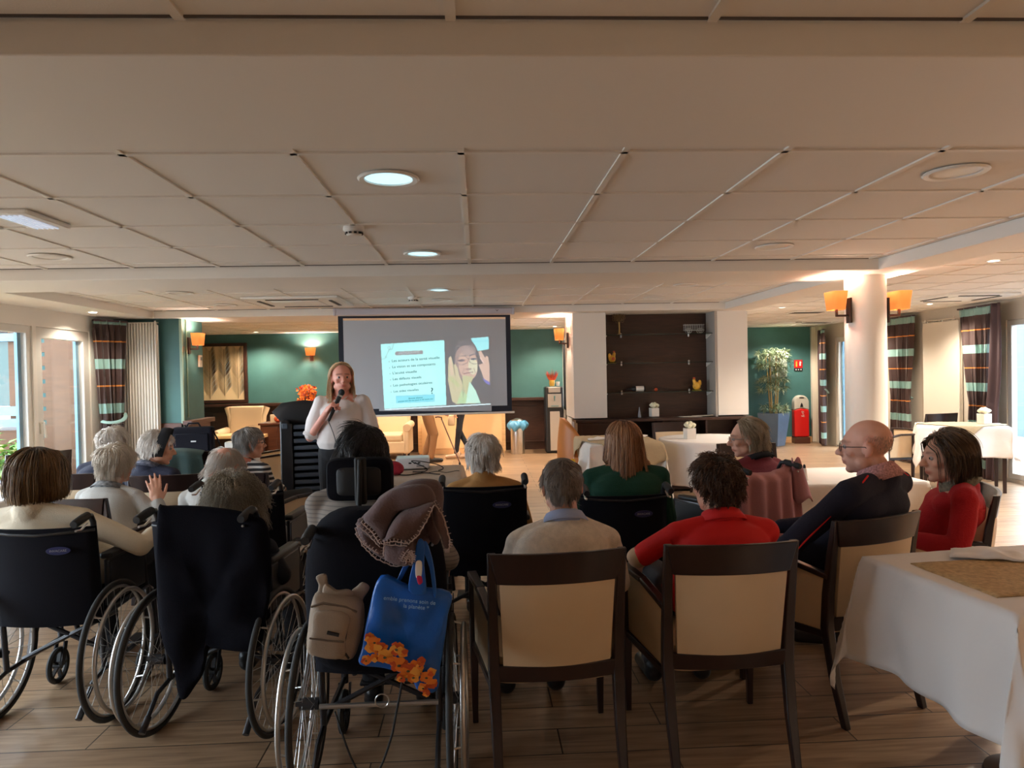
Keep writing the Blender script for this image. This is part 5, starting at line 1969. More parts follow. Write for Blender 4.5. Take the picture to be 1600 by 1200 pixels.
def stitch(pts, dy):
    P = rel(pts, LY, bko, dy)
    L = []
    for i in range(len(P) - 1):
        for k in range(8):
            t = k / 8
            L.append(Vector(P[i]) * (1 - t) + Vector(P[i + 1]) * t)
    L.append(Vector(P[-1]))
    g = G()
    g.tube([tuple(q + Vector((.0015 * math.sin(j * 2.1), 0, .0015 * math.cos(j * 2.1)))) for j, q in enumerate(L)], .0022, 5)
    for j in range(0, len(L) - 1, 2):
        d = (L[j + 1] - L[j]).normalized()
        nrm = Vector((-d.z, 0, d.x)) * .010
        g.tube([tuple(L[j]), tuple(L[j] + nrm + Vector((0, -.003, 0)))], .0014, 4)
    g.build('edge_stitching', M_st, bk)


stitch([(572, 806), (588, 820), (600, 838)], -.105)
stitch([(604, 836), (622, 832), (644, 836), (658, 824), (672, 800), (682, 778)], -.125)
stitch([(562, 812), (580, 826), (598, 846)], -.075)
stitch([(559, 820), (570, 846), (590, 866), (618, 878), (648, 876)], -.055)
stitch([(605, 858), (606, 840), (640, 842)], -.098)
stitch([(680, 778), (694, 800), (704, 835), (703, 850), (696, 850)], -.075)
stitch([(560, 828), (575, 845), (595, 858)], -.060)
for i in range(6):
    stitch([(632 + i * 3, 862 + (i % 3) * 4), (640 + i * 2, 850 + (i % 2) * 6), (648, 858 + i * 2)], -.098)

# pink shawl over the sixth wheelchair -------------------------------------------
M_pink = mat('dusty_pink_knit', lin((180, 128, 134)), .9, bump=.2, bscale=160)
o = empty('pink_shawl', (1.60, 4.20, 0), 28, 'dusty pink knitted shawl hanging over a wheelchair back', 'shawl')


def shf(u, v):
    x = (u - .5) * (.50 + .06 * v)
    z = .905 + .045 * abs(2 * u - 1) ** 2 - .62 * v
    y = -.155 - .035 * (1 - (2 * u - 1) ** 2) - .02 * math.sin(u * 26) * (.4 + v) - .03 * v
    if v < .06:
        y += .05 * (1 - v / .06)
        z -= .0
    return (x, y, z)


G().grid(shf, 90, 30).build('knitted_panel', M_pink, o, solid=.008, auto=180)


def slf(u, v):
    a = 2 * math.pi * u
    t = v
    r = .035 + .045 * t
    return (.235 + r * math.cos(a) * .9 + .03 * t, -.17 + r * math.sin(a) * .5 - .02 * t, .965 - .24 * t + .015 * math.sin(a * 3))


G().grid(slf, 30, 14, closed_u=True).build('sleeve', M_pink, o, solid=.006, auto=180)
# dark green coat over a chair beside the laptop bag
M_gc = mat('dark_green_coat_cloth', lin((58, 80, 78)), .85, bump=.15, bscale=120)
cgc = CH['cg'].location
o = empty('green_coat', (cgc.x, cgc.y, 0), 3, 'dark grey green coat hanging over a chair back left of the laptop bag', 'coat')


def gcf(u, v):
    x = (u - .5) * (.42 + .22 * v)
    z = .93 - .03 * (2 * u - 1) ** 2 - .55 * v
    y = -.40 - .03 * (1 - (2 * u - 1) ** 2) - .018 * math.sin(u * 17 + 1) * (v + .2) - .03 * v
    return (x, y + (.10 * (1 - v / .05) if v < .05 else 0), z)


G().grid(gcf, 60, 24).build('coat_cloth', M_gc, o, solid=.012, auto=180)
# ------------------------------------------------------------------ people


def fuse(g, voxel, smooth_it=4, name='fused'):
    """one continuous surface from overlapping closed solids; returns (verts, mesh)"""
    me = g.mesh(name + '_source', [], smooth=False)
    o = bpy.data.objects.new(name + '_source', me)
    COL.objects.link(o)
    md = o.modifiers.new('r', 'REMESH')
    md.mode = 'VOXEL'
    md.voxel_size = voxel
    md.use_smooth_shade = True
    ms = o.modifiers.new('s', 'SMOOTH')
    ms.factor = .5
    ms.iterations = smooth_it
    dg = bpy.context.evaluated_depsgraph_get()
    dg.update()
    out = bpy.data.meshes.new_from_object(o.evaluated_get(dg))
    bpy.data.objects.remove(o)
    bpy.data.meshes.remove(me)
    out.name = name
    out.polygons.foreach_set('use_smooth', [True] * len(out.polygons))
    return out


def mverts(me):
    a = np.zeros(len(me.vertices) * 3)
    me.vertices.foreach_get('co', a)
    return a.reshape(-1, 3)


def mnormals(me):
    a = np.zeros(len(me.vertices) * 3)
    me.vertex_normals.foreach_get('vector', a)
    return a.reshape(-1, 3)


def wrinkle(me, amp, scale=9, seed=0, stretch=(1, 1, 1)):
    v, n = mverts(me), mnormals(me)
    s_ = np.array(stretch)
    d = np.array([noise.noise(Vector(p * scale * s_) + Vector((seed, 0, 0))) * .7 + (abs(noise.noise(Vector(p * scale * .55 * s_) + Vector((0, seed + 4, 0)))) - .3) for p in v])
    v = v + n * (d * amp)[:, None]
    me.vertices.foreach_set('co', v.ravel())
    me.update()


def link(me, name, m, parent):
    me.materials.clear()
    me.materials.append(m)
    o = bpy.data.objects.new(name, me)
    COL.objects.link(o)
    o.parent = parent
    return o


M_skin = vcol('skin', .5, sss=.06, bump=.12, bscale=160)
M_hair = vcol('hair', .42, spec=.45)


def head_prims(g, T, s=1.0, lod=1, mouth=0, nose=1.0):
    """T: 4x4 head frame (x right, y forward, z up), origin between the ears"""
    def P(x, y, z):
        return tuple(T @ Vector((x * s, y * s, z * s)))
    R = T.to_3x3()
    def B(c, r):
        g.ball(P(*c), tuple(q * s for q in r), R, 20, 14)
    B((0, -.018, .040), (.076, .094, .083))
    B((0, .012, .015), (.069, .080, .085))
    B((0, .028, -.040), (.056, .058, .070))
    B((0, .020, -.066), (.050, .052, .042))
    B((0, .062, -.092), (.024, .022, .018))
    for k in (-1, 1):
        B((k * .040, .058, -.018), (.021, .022, .019))
        B((k * .047, .010, -.062), (.020, .034, .026))
        # brow and ear
        g.caps(P(k * .014, .087, .030), P(k * .050, .066, .030), .010 * s, .008 * s, 8)
        E = T.to_3x3() @ Matrix.Rotation(k * .38, 3, 'Z')
        g.ball(P(k * .079, -.010, -.004), (.008 * s, .019 * s, .031 * s), E, 14, 12)
        if lod:
            pts = []
            for j in range(9):
                a = -1.9 + j * .52
                pts.append(P(k * (.086), -.013 + .017 * -math.cos(a) * -1 * -1, .002 + .028 * math.sin(a)))
            pts = [P(k * (.082 + .006 * math.cos(j * .4)), -.012 - .018 * math.cos(-2.2 + j * .55) * 1.0, .002 + .029 * math.sin(-2.2 + j * .55) * -1) for j in range(9)]
            g.tube(pts, .0048 * s, 7)
            g.ball(P(k * .078, -.002, -.031), (.006 * s, .007 * s, .009 * s), R, 10, 8)
    g.caps(P(0, .086, .018), P(0, .108 + .004 * nose, -.020), .0085 * s, .0125 * s, 10)
    for k in (-1, 1):
        B((k * .011, .099, -.025), (.0085, .010, .0075))
    B((0, .085, -.052), (.023, .012, .0062))
    B((0, .083, -.064), (.019, .012, .0068))
    g.caps(P(0, .092, -.036), P(0, .090, -.046), .006 * s, .007 * s, 8)


def head_colors(v, T, s, skin, lips, brow, cols, scalp=None):
    Ti = np.array(T.inverted())
    q = (v @ Ti[:3, :3].T + Ti[:3, 3]) / s
    def blend(mask, c):
        cols[:] = cols * (1 - mask[:, None]) + np.array(c) * mask[:, None]
    near = np.linalg.norm(q - np.array([0, .02, -.01]), axis=1) < .16
    d = np.sqrt((q[:, 0] / .023) ** 2 + ((q[:, 2] + .058) / .011) ** 2)
    blend(np.clip(1.3 - d, 0, 1) * (q[:, 1] > .07) * near, lips)
    for k in (-1, 1):
        d = np.sqrt(((q[:, 0] - k * .033) / .022) ** 2 + ((q[:, 2] - .034 + .1 * (abs(q[:, 0]) - .03)) / .006) ** 2)
        blend(np.clip(1.4 - d, 0, .8) * (q[:, 1] > .05) * near, brow)
        d = np.sqrt(((q[:, 0] - k * .045) / .025) ** 2 + ((q[:, 2] + .022) / .02) ** 2)
        blend(np.clip(1 - d, 0, 1) * .25 * (q[:, 1] > .04) * near, (skin[0] * 1.1, skin[1] * .75, skin[2] * .7))
    d = np.abs(q[:, 0]) > .072
    blend(d * near * .35, (skin[0], skin[1] * .7, skin[2] * .65))


def hand_prims(g, wrist, fwd, palm, side, curl=.5, s=1.0, spread=.0, hold=0):
    """five fingers; fwd = from wrist to knuckles, palm = direction the palm faces, side = +1 thumb on the (fwd x palm) side"""
    w = Vector(wrist)
    f = Vector(fwd).normalized()
    p = Vector(palm)
    p = (p - f * p.dot(f)).normalized()
    t = f.cross(p).normalized() * side
    R = Matrix((t, f, p)).transposed()
    g.ball(tuple(w + f * .045 * s), (.040 * s, .052 * s, .017 * s), R, 16, 12)
    g.caps(tuple(w - f * .01), tuple(w + f * .03 * s), .026 * s, .026 * s, 10)
    for k in range(4):
        x = (.029 - k * .0195) * s
        L = (.042, .047, .044, .034)[k] * s
        base = w + f * (.088 - (.004 if k in (0,) else 0) - (.008 if k == 3 else 0)) * s + t * x
        d = (f + t * (.06 - k * .04 + spread * (1.5 - k) * .3)).normalized()
        r = (.0092, .0095, .0090, .0080)[k] * s
        pos = base
        g.ball(tuple(base), (r * 1.08,) * 3, None, 10, 8)
        for j, (q, fr) in enumerate(((curl * .9, 1.0), (curl * 1.3, .68), (curl * .9, .52))):
            d = (Matrix.Rotation(q, 3, d.cross(p).normalized()) @ d).normalized()
            e = pos + d * L * fr
            g.caps(tuple(pos), tuple(e), r * (1 - .06 * j), r * (.95 - .09 * j), 9)
            pos = e
    # the thumb leaves the side of the palm near its base
    b = w + f * .022 * s + t * .026 * s + p * .004
    d = (f * .75 + t * .62 + p * (.25 + .5 * hold)).normalized()
    m1 = b + d * .038 * s
    d2 = (d * .7 + f * .4 - t * .35 * hold + p * .25 * (hold + curl)).normalized()
    m2 = m1 + d2 * .032 * s
    m3 = m2 + (d2 * .8 + p * .2 * curl - t * .3 * hold).normalized() * .024 * s
    g.caps(tuple(b), tuple(m1), .0135 * s, .011 * s, 10).caps(tuple(m1), tuple(m2), .0105 * s, .0095 * s, 10).caps(tuple(m2), tuple(m3), .0095 * s, .0075 * s, 10)


def ellipse_ring(c, ax, ay, nx=28, R=None, e=.85):
    pts = []
    for k in range(nx):
        a = 2 * math.pi * k / nx
        ca, sa = math.cos(a), math.sin(a)
        v = Vector((ax * math.copysign(abs(ca) ** e, ca), ay * math.copysign(abs(sa) ** e, sa), 0))
        if R is not None:
            v = R @ v
        pts.append(tuple(Vector(c) + v))
    return pts


def torso(g, hip, nb, sw, inf=0, back=.04, low=.0, top=1.0, belly=0.0, t0=0.0):
    """spine from hip to neck base"""
    hip, nb = Vector(hip), Vector(nb)
    mid = (hip + nb) / 2 + Vector((0, -back, 0))
    prof = [(-.12, .150, .120), (0, .172, .128), (.15, .168, .125), (.32, .152 + belly * .3, .115 + belly), (.5, .158 + belly * .2, .118 + belly * .6), (.66, .170 * sw, .120), (.80, .172 * sw, .108), (.90, .145 * sw, .088), (.97, .095, .070), (1.03, .066, .062)]
    rings = []
    for t, a, b in prof:
        if t < t0 - .2:
            continue
        p = hip * (1 - t) ** 2 + mid * 2 * t * (1 - t) + nb * t * t
        tg = (mid - hip) * (1 - t) + (nb - mid) * t
        tg.normalize()
        x = Vector((1, 0, 0))
        y = tg.cross(x).normalized()
        R = Matrix((x, y, tg)).transposed()
        a2 = a + inf
        b2 = b + inf
        rings.append(ellipse_ring(p, a2, b2, 28, R))
    g.loft(rings)

    def at_t(t):
        return hip * (1 - t) ** 2 + mid * 2 * t * (1 - t) + nb * t * t
    return at_t


GLASSES = mat('dark_spectacle_frame', (.02, .015, .02), .3)


def glasses(T, s, parent, col=None, r=.021):
    o = empty('spectacles', (0, 0, 0))
    o.parent = parent
    g = G()
    for k in (-1, 1):
        pts = [tuple(T @ (Vector((k * .033 + (r + .004) * math.cos(a), .106 - .012 * abs(k * .033 + r * math.cos(a)) / .05, .008 + r * .85 * math.sin(a))) * s)) for a in [2 * math.pi * i / 20 for i in range(20)]]
        g.tube(pts, .0017, 6, closed=True)
        g.tube([tuple(T @ (Vector(q) * s)) for q in ((k * .058, .098, .012), (k * .078, .055, .012), (k * .084, .0, .012), (k * .082, -.025, -.005))], .0018, 6)
    g.tube([tuple(T @ (Vector(q) * s)) for q in ((-.009, .108, .01), (0, .111, .013), (.009, .108, .01))], .0015, 6)
    g.build('spectacle_frame', col or GLASSES, parent)
    bpy.data.objects.remove(o)


def hair(parent, T, s, style, c1, c2, seed=0, n=1100, length=.10, cut=-.2, vol=.012, r=.0016, curl=0, wave=0, hl=(.10, .72), nape=-.5, part=(0, -.35, .94), fall=.35, seglen=.011, inward=0, mask=None, thin=0, back_off=0, spread=0, name='hair', lift=1.0, shell=True, sidez=-.35, lk=.16):
    """strands combed over an ellipsoidal scalp, then hanging"""
    rg = np.random.RandomState(seed)
    c = np.array([0, -.014, .036])
    Rr = np.array([.078, .096, .086])
    pts = []
    while len(pts) < n:
        d = rg.normal(size=(n * 3, 3))
        d /= np.linalg.norm(d, axis=1)[:, None]
        ok = (d[:, 1] < hl[0] + hl[1] * d[:, 2]) & (d[:, 2] > nape)
        ok &= ~((np.abs(d[:, 0]) > .75) & (d[:, 2] < sidez) & (d[:, 1] > -.35))
        if mask is not None:
            ok &= mask(d, rg)
        pts += list(d[ok])
    D = np.array(pts[:n])
    pole = np.array(part) / np.linalg.norm(part)
    p = c + D * Rr
    ncl = 70
    cen = D[rg.choice(n, ncl, replace=False)]
    cid = np.argmax(D @ cen.T, 1)
    tgt_off = vol * (.30 + .40 * rg.rand(n) + .30 * rg.rand(ncl)[cid])
    S = max(4, int(length / seglen))
    Ls = length * (.75 + .25 * rg.rand(n))
    P = [p.copy()]
    ph = (rg.rand(ncl) * 6.28)[cid] + rg.normal(size=n) * .35
    lock = (rg.normal(size=(ncl, 3)) * lk)[cid]
    cl_tone = rg.rand(ncl)[cid]
    cutz = cut + rg.normal(size=n) * .006
    alive = np.ones(n, bool)
    dirv = None
    for k in range(S):
        q = (p - c) / Rr
        qn = np.linalg.norm(q, axis=1)[:, None]
        N = q / qn / Rr
        N /= np.linalg.norm(N, axis=1)[:, None]
        away = D * 0 + (q / qn) - pole
        away -= N * (away * N).sum(1)[:, None]
        away /= (np.linalg.norm(away, axis=1)[:, None] + 1e-6)
        grav = np.tile(np.array([0, 0, -1.0]), (n, 1))
        gt = grav - N * (grav * N).sum(1)[:, None]
        hang = np.clip((-(q[:, 2:3]) + .05) * 3, 0, 1)
        d = away * (1 - fall) + gt * fall + .0
        d = d * (1 - hang) + (grav + spread * N * np.array([1, 1, 0])) * hang
        if wave:
            d += wave * np.stack([np.sin(ph + k * .9), np.cos(ph * 1.3 + k * .8), 0 * ph], 1)
        if curl:
            d += curl * np.stack([np.sin(ph * 3 + k * 1.9), np.cos(ph * 5 + k * 2.1), np.sin(ph * 2 + k * 1.7)], 1)
        if inward:
            d += -inward * N * np.array([1, 1, 0]) * np.clip((-p[:, 2:3] - .03) * 14, 0, 1)
        d += rg.normal(size=(n, 3)) * .05 + lock
        d /= np.linalg.norm(d, axis=1)[:, None]
        if dirv is not None:
            d = d * .7 + dirv * .3
        dirv = d
        stepL = (Ls / S)[:, None]
        p2 = p + d * stepL
        q2 = (p2 - c) / Rr
        l2 = np.linalg.norm(q2, axis=1)
        off = 1 + (tgt_off * min(1, (k + 1) / 4.) * lift) / .085
        bad = l2 < off
        p2[bad] = c + (q2[bad] / l2[bad][:, None] * off[bad][:, None]) * Rr
        fc = (p2[:, 1] > .0) & (p2[:, 2] < .075) & (p2[:, 1] > -.02)
        lim = .074 + vol * .35
        nar = fc & (np.abs(p2[:, 0]) < lim)
        if nar.any():
            sg = np.where(p2[nar, 0] == 0, 1, np.sign(p2[nar, 0]))
            p2[nar, 0] += sg * np.minimum(lim - np.abs(p2[nar, 0]), seglen * 1.2)
            p2[nar, 1] -= seglen * .35
        low = p2[:, 2] < -.07
        rad = np.hypot(p2[:, 0], p2[:, 1] + .02)
        nb = low & (rad < .078)
        if nb.any():
            p2[nb, 0] *= .078 / rad[nb]
            p2[nb, 1] = -.02 + (p2[nb, 1] + .02) * .078 / rad[nb]
        if back_off:
            lb = p2[:, 2] < -.10
            p2[lb, 1] = np.minimum(p2[lb, 1], -back_off - .0)
        stop = p2[:, 2] < cutz
        alive &= ~stop
        p = np.where(alive[:, None], p2, p + (p2 - p) * .02)
        P.append(p.copy())
    P = np.stack(P, 1)  # n,S+1,3
    K = P.shape[1]
    tan = np.gradient(P, axis=1)
    tan /= (np.linalg.norm(tan, axis=2)[..., None] + 1e-9)
    rf_ = np.array([.3, .2, .93])
    A = np.cross(tan, rf_)
    A /= (np.linalg.norm(A, axis=2)[..., None] + 1e-9)
    Bv = np.cross(tan, A)
    t = np.linspace(0, 1, K)
    rad = r * (1 - .75 * t ** 2.5)[None, :, None] * (.7 + .6 * rg.rand(n))[:, None, None]
    V = np.stack([P + A * rad, P + (-.5 * A + .87 * Bv) * rad, P + (-.5 * A - .87 * Bv) * rad], 2)  # n,K,3,3
    verts = V.reshape(-1, 3)
    faces = []
    base = np.arange(n) * K * 3
    f = []
    for k in range(K - 1):
        for e in range(3):
            e2 = (e + 1) % 3
            f.append((k * 3 + e, k * 3 + e2, (k + 1) * 3 + e2, (k + 1) * 3 + e))
    f = np.array(f)
    F = (base[:, None, None] + f[None]).reshape(-1, 4)
    mixr = np.clip(.55 * rg.rand(n) + .5 * cl_tone, 0, 1)
    cc = np.array(c1)[None] * (1 - mixr[:, None]) + np.array(c2)[None] * mixr[:, None]
    cols = np.repeat(cc, K * 3, axis=0)
    # under layer: a close cap so the scalp never shows
    if shell:
        gu, gv = 40, 26
        sv, keep = [], []
        for j in range(gv):
            th = math.pi * j / (gv - 1) * .80
            for i in range(gu):
                a = 2 * math.pi * i / gu
                d = np.array([math.sin(th) * math.cos(a), math.sin(th) * math.sin(a), math.cos(th)])
                o = (d[1] < hl[0] + hl[1] * d[2] + .02) and (d[2] > nape - .02) and not (abs(d[0]) > .75 and d[2] < sidez and d[1] > -.35)
                keep.append(o)
                sv.append(c + d * (Rr + min(.006, vol * .5) + vol * .25))
        sf = []
        for j in range(gv - 1):
            for i in range(gu):
                q = (j * gu + i, j * gu + (i + 1) % gu, (j + 1) * gu + (i + 1) % gu, (j + 1) * gu + i)
                if all(keep[x] for x in q):
                    sf.append(q)
        off = len(verts)
        verts = np.concatenate([verts, np.array(sv)])
        cols = np.concatenate([cols, np.tile(np.array(c1) * .85, (len(sv), 1))])
        F = np.concatenate([F, np.array(sf) + off]) if sf else F
    Tn = np.array(T)
    verts = (verts * s) @ Tn[:3, :3].T + Tn[:3, 3]
    me = bpy.data.meshes.new(name)
    me.vertices.add(len(verts))
    me.vertices.foreach_set('co', verts.ravel())
    nf = len(F)
    me.loops.add(nf * 4)
    me.loops.foreach_set('vertex_index', F.ravel())
    me.polygons.add(nf)
    me.polygons.foreach_set('loop_start', np.arange(nf) * 4)
    me.polygons.foreach_set('use_smooth', np.ones(nf, bool))
    me.update(calc_edges=True)
    setcol(me, cols)
    return link(me, name, M_hair, parent)


SK_F = lin((222, 168, 142))
SK_M = lin((205, 150, 124))


def person(label, loc, rz, head, hy=0, hp=0, hr=0, seat=.47, sw=1.0, skin=SK_F, top=None, sleeve=1.0, legs=None, hs=1.0, voxel=.0075, arms=None, back=.04, belly=.0, shoes=None, collar=None, stand=False, legpose=None, wr=.006, top_name='sweater', hands=True, facec=None, neck_out=.0, dark_eyes=True, palette=None, hip_y=0, top_pat=None, nofeet=False, shoulder_drop=.055, sleeve_r=1.0, leg_r=1.0, curlv=.55):
    """head: world position between the ears. Local frame: y is where the body faces."""
    root = empty('person', (loc[0], loc[1], 0), rz, label, 'person')
    Rz_ = Matrix.Rotation(math.radians(rz), 4, 'Z')
    inv = (Matrix.Translation((loc[0], loc[1], 0)) @ Rz_).inverted()
    hc = inv @ Vector(head)
    T = Matrix.Translation(hc) @ Matrix.Rotation(math.radians(hy), 4, 'Z') @ Matrix.Rotation(math.radians(-hp), 4, 'X') @ Matrix.Rotation(math.radians(hr), 4, 'Y')
    nk = T @ Vector((0, -.030 * hs, -.075 * hs))
    nb = T @ Vector((0, -.045 * hs, -.128 * hs)) + Vector((0, -.012 - neck_out, -.006))
    hipz = (.93 if stand else seat + .105)
    hip = Vector((0, hip_y, hipz))
    g = G()
    head_prims(g, T, hs)
    g.caps(tuple(nk), tuple(nb), .058 * hs, .066 * hs)
    at_t = torso(g, hip, nb, sw, -.012, back, belly=belly)
    sh = {}
    for k in (-1, 1):
        sp = at_t(.86)
        sh[k] = Vector((sp.x + k * .170 * sw, sp.y + .005, nb.z - shoulder_drop))
        g.caps(tuple(nb + Vector((k * .03, 0, -.01))), tuple(sh[k]), .042, .044)
    A = arms or {}
    defs = {}
    for k in (-1, 1):
        sp = sh[k]
        if k in A:
            e, w = [Vector(q) for q in A[k][:2]]
        else:
            e = sp + Vector((k * .055, .04, -.27))
            w = e + Vector((-k * .10, .22, -.01))
            e.z = max(e.z, seat + .16)
            w.z = max(w.z, seat + .17)
        defs[k] = (sp, e, w)
        g.caps(tuple(sp), tuple(e), .041, .035)
        g.caps(tuple(e), tuple(w), .034, .024)
        f = (w - e).normalized()
        if k in A and len(A[k]) > 2:
            fwd, palm, cu, hold = A[k][2:6]
        else:
            fwd, palm, cu, hold = f + Vector((-k * .2, 0, -.15)), Vector((-k * .3, 0, -1)), curlv, .2
        # thumb towards the body's middle when the palm faces down
        F_, Pm = Vector(fwd), Vector(palm)
        tdir = F_.cross(Pm)
        want = Vector((-k, .0, .35)) if abs(Pm.normalized().z) > .5 else Vector((-k * .3, .2, 1))
        side = 1 if tdir.dot(want) > 0 else -1
        if k in A and len(A[k]) > 6:
            side = A[k][6]
        hand_prims(g, w, F_, Pm, side, cu, hs * .98, .2, hold)
    # legs
    lg = {}
    if legpose:
        for k in (-1, 1):
            lg[k] = [Vector(q) for q in legpose[k]]
    elif stand:
        for k in (-1, 1):
            lg[k] = [Vector((k * .095, hip_y, .88)), Vector((k * .10, hip_y + .02, .50)), Vector((k * .10, hip_y, .09)), Vector((k * .12, hip_y + .15, .04))]
    else:
        for k in (-1, 1):
            lg[k] = [Vector((k * .10, hip_y + .02, seat + .08)), Vector((k * .12, hip_y + .43, seat + .075)), Vector((k * .12, hip_y + .47, .10)), Vector((k * .13, hip_y + .60, .035))]
    for k in (-1, 1):
        h_, kn, an, to = lg[k]
        g.caps(tuple(h_), tuple(kn), .066, .048)
        g.caps(tuple(kn), tuple(an), .046, .032)
        g.caps(tuple(an + Vector((0, -.02, -.04))), tuple(to), .032, .026)
    me = fuse(g, voxel, 3, 'body')
    v = mverts(me)
    cols = np.tile(np.array(skin), (len(v), 1)).astype(float)
    head_colors(v, T, hs, skin, (skin[0] * .75, skin[1] * .38, skin[2] * .38), (skin[0] * .35, skin[1] * .3, skin[2] * .28), cols)
    # knuckles and fingertips a little redder
    for k in (-1, 1):
        d = np.linalg.norm(v - np.array(defs[k][2]), axis=1)
        m_ = (np.clip((d - .05) / .1, 0, 1) * (d < .2))[:, None] * .25
        cols = cols * (1 - m_) + np.array((skin[0], skin[1] * .72, skin[2] * .68)) * m_
    setcol(me, cols)
    body = link(me, 'body', M_skin, root)
    # eyes
    for k in (-1, 1):
        G().ball(tuple(T @ (Vector((k * .031, .0755, .010)) * hs)), (.0118 * hs,) * 3, T.to_3x3(), 16, 12).build('eye', mat('eye_white', (.36, .30, .28), .4), root)
        G().ball(tuple(T @ (Vector((k * .031, .0842, .010)) * hs)), (.0062 * hs, .0042 * hs, .0062 * hs), T.to_3x3(), 12, 8).build('iris', mat('eye_iris', (.03, .02, .015), .15), root)
    # clothes
    if top is not None:
        g = G()
        inf = .010
        g.caps(tuple(nb + (hip - nb).normalized() * .03), tuple(nb + (nb - nk).normalized() * .006), .082, .080)
        torso(g, hip, nb + Vector((0, 0, -.012)), sw, inf, back, belly=belly)
        for k in (-1, 1):
            sp, e, w = defs[k]
            g.caps(tuple(nb + Vector((k * .045, 0, -.022))), tuple(sp), .060, .058 * sleeve_r)
            if sleeve > 0:
                e2 = sp + (e - sp) * min(1, sleeve * 2)
                g.caps(tuple(sp), tuple(e2), .056 * sleeve_r, .049 * sleeve_r)
                if sleeve > .5:
                    w2 = e + (w - e) * min(1, (sleeve - .5) * 2) * .97
                    g.caps(tuple(e), tuple(w2), .049 * sleeve_r, .036 * sleeve_r)
        mt = fuse(g, voxel * 1.1, 4, top_name)
        wrinkle(mt, wr, 8, seed=loc[0] * 7)
        link(mt, top_name, top, root)
    if collar is not None:
        cm, ch, cr = collar
        tg = (nk - nb).normalized()
        R = Matrix((Vector((1, 0, 0)), tg.cross(Vector((1, 0, 0))).normalized(), tg)).transposed()
        g = G()
        rings = [ellipse_ring(nb + tg * (-.012), .082 * cr, .078 * cr, 28, R, 1), ellipse_ring(nb + tg * (ch * .45), .067 * cr, .067 * cr, 28, R, 1), ellipse_ring(nb + tg * ch, .066 * cr, .067 * cr, 28, R, 1), ellipse_ring(nb + tg * (ch * .9), .072 * cr, .073 * cr, 28, R, 1), ellipse_ring(nb + tg * (-.005), .094 * cr, .090 * cr, 28, R, 1)]
        g.loft(rings, cap=False)
        g.build('collar', cm, root, solid=.003, auto=80)
    if legs is not None:
        g = G()
        for k in (-1, 1):
            h_, kn, an, to = lg[k]
            g.caps(tuple(h_), tuple(kn), .088 * leg_r, .066 * leg_r)
            g.caps(tuple(kn), tuple(an + Vector((0, 0, .02))), .064 * leg_r, .050 * leg_r)
        hz_ = hip + Vector((0, 0, -.01))
        g.ball(tuple(hz_), (.178, .135, .12), None, 20, 14)
        ml = fuse(g, voxel * 1.25, 4, 'trousers')
        wrinkle(ml, .006, 7, seed=loc[1] * 3)
        link(ml, 'trousers', legs, root)
    if not nofeet:
        for k in (-1, 1):
            h_, kn, an, to = lg[k]
            g = G()
            d = (to - an)
            d.z = 0
            d.normalize()
            a0 = Vector((an.x, an.y, .055)) - d * .03
            t0 = Vector((an.x, an.y, .040)) + d * .17
            zf = min(an.z, .1) - .095
            if an.z > .15:
                a0.z += an.z - .09
                t0.z += an.z - .09
            g.caps(tuple(a0), tuple(t0), .046, .036)
            g.ball(tuple(a0 + Vector((0, 0, .035))), (.045, .055, .045), None, 14, 10)
            mm = fuse(g, .008, 4, 'shoe')
            link(mm, 'shoe', shoes or M_black, root)
    root['_head'] = [list(r_) for r_ in T]
    return root, T, defs


def done(root):
    if '_head' in root:
        del root['_head']


def hp_(px, py, Y):
    return at(px, py, Y)


W = 1.0
c_cream = mat('cream_wool', lin((224, 210, 186)), .9, bump=.25, bscale=180, var=.05)
c_beige = mat('beige_marl_wool', lin((222, 208, 192)), .95, bump=.4, bscale=140, var=.10, vscale=40)
c_red = mat('bright_red_jersey', lin((214, 22, 24)), .75, bump=.1, bscale=160)
c_redj = mat('crimson_wool_jacket', lin((178, 22, 34)), .9, bump=.3, bscale=160)
c_navy = mat('navy_knit', lin((26, 28, 48)), .9, bump=.3, bscale=180)
c_green = mat('dark_green_knit', lin((16, 66, 50)), .9, bump=.25, bscale=150)
c_burg = mat('burgundy_knit', lin((124, 48, 64)), .9, bump=.25, bscale=150)
c_blk = mat('black_cloth', (.012, .012, .015), .9, bump=.2, bscale=150)
c_dgrey = mat('dark_grey_cloth', (.05, .05, .055), .9, bump=.2, bscale=150)
c_lgrey = mat('light_grey_knit', lin((176, 172, 166)), .9, bump=.25, bscale=150)
c_ochre = mat('ochre_knit', lin((170, 124, 70)), .9, bump=.25, bscale=150)
c_white = mat('white_blouse_cotton', lin((232, 222, 218)), .75, bump=.12, bscale=60)
c_blue = mat('pale_blue_shirt', lin((160, 172, 206)), .8)
c_lilac = mat('lilac_grey_knit', lin((150, 132, 140)), .9, bump=.25, bscale=150)


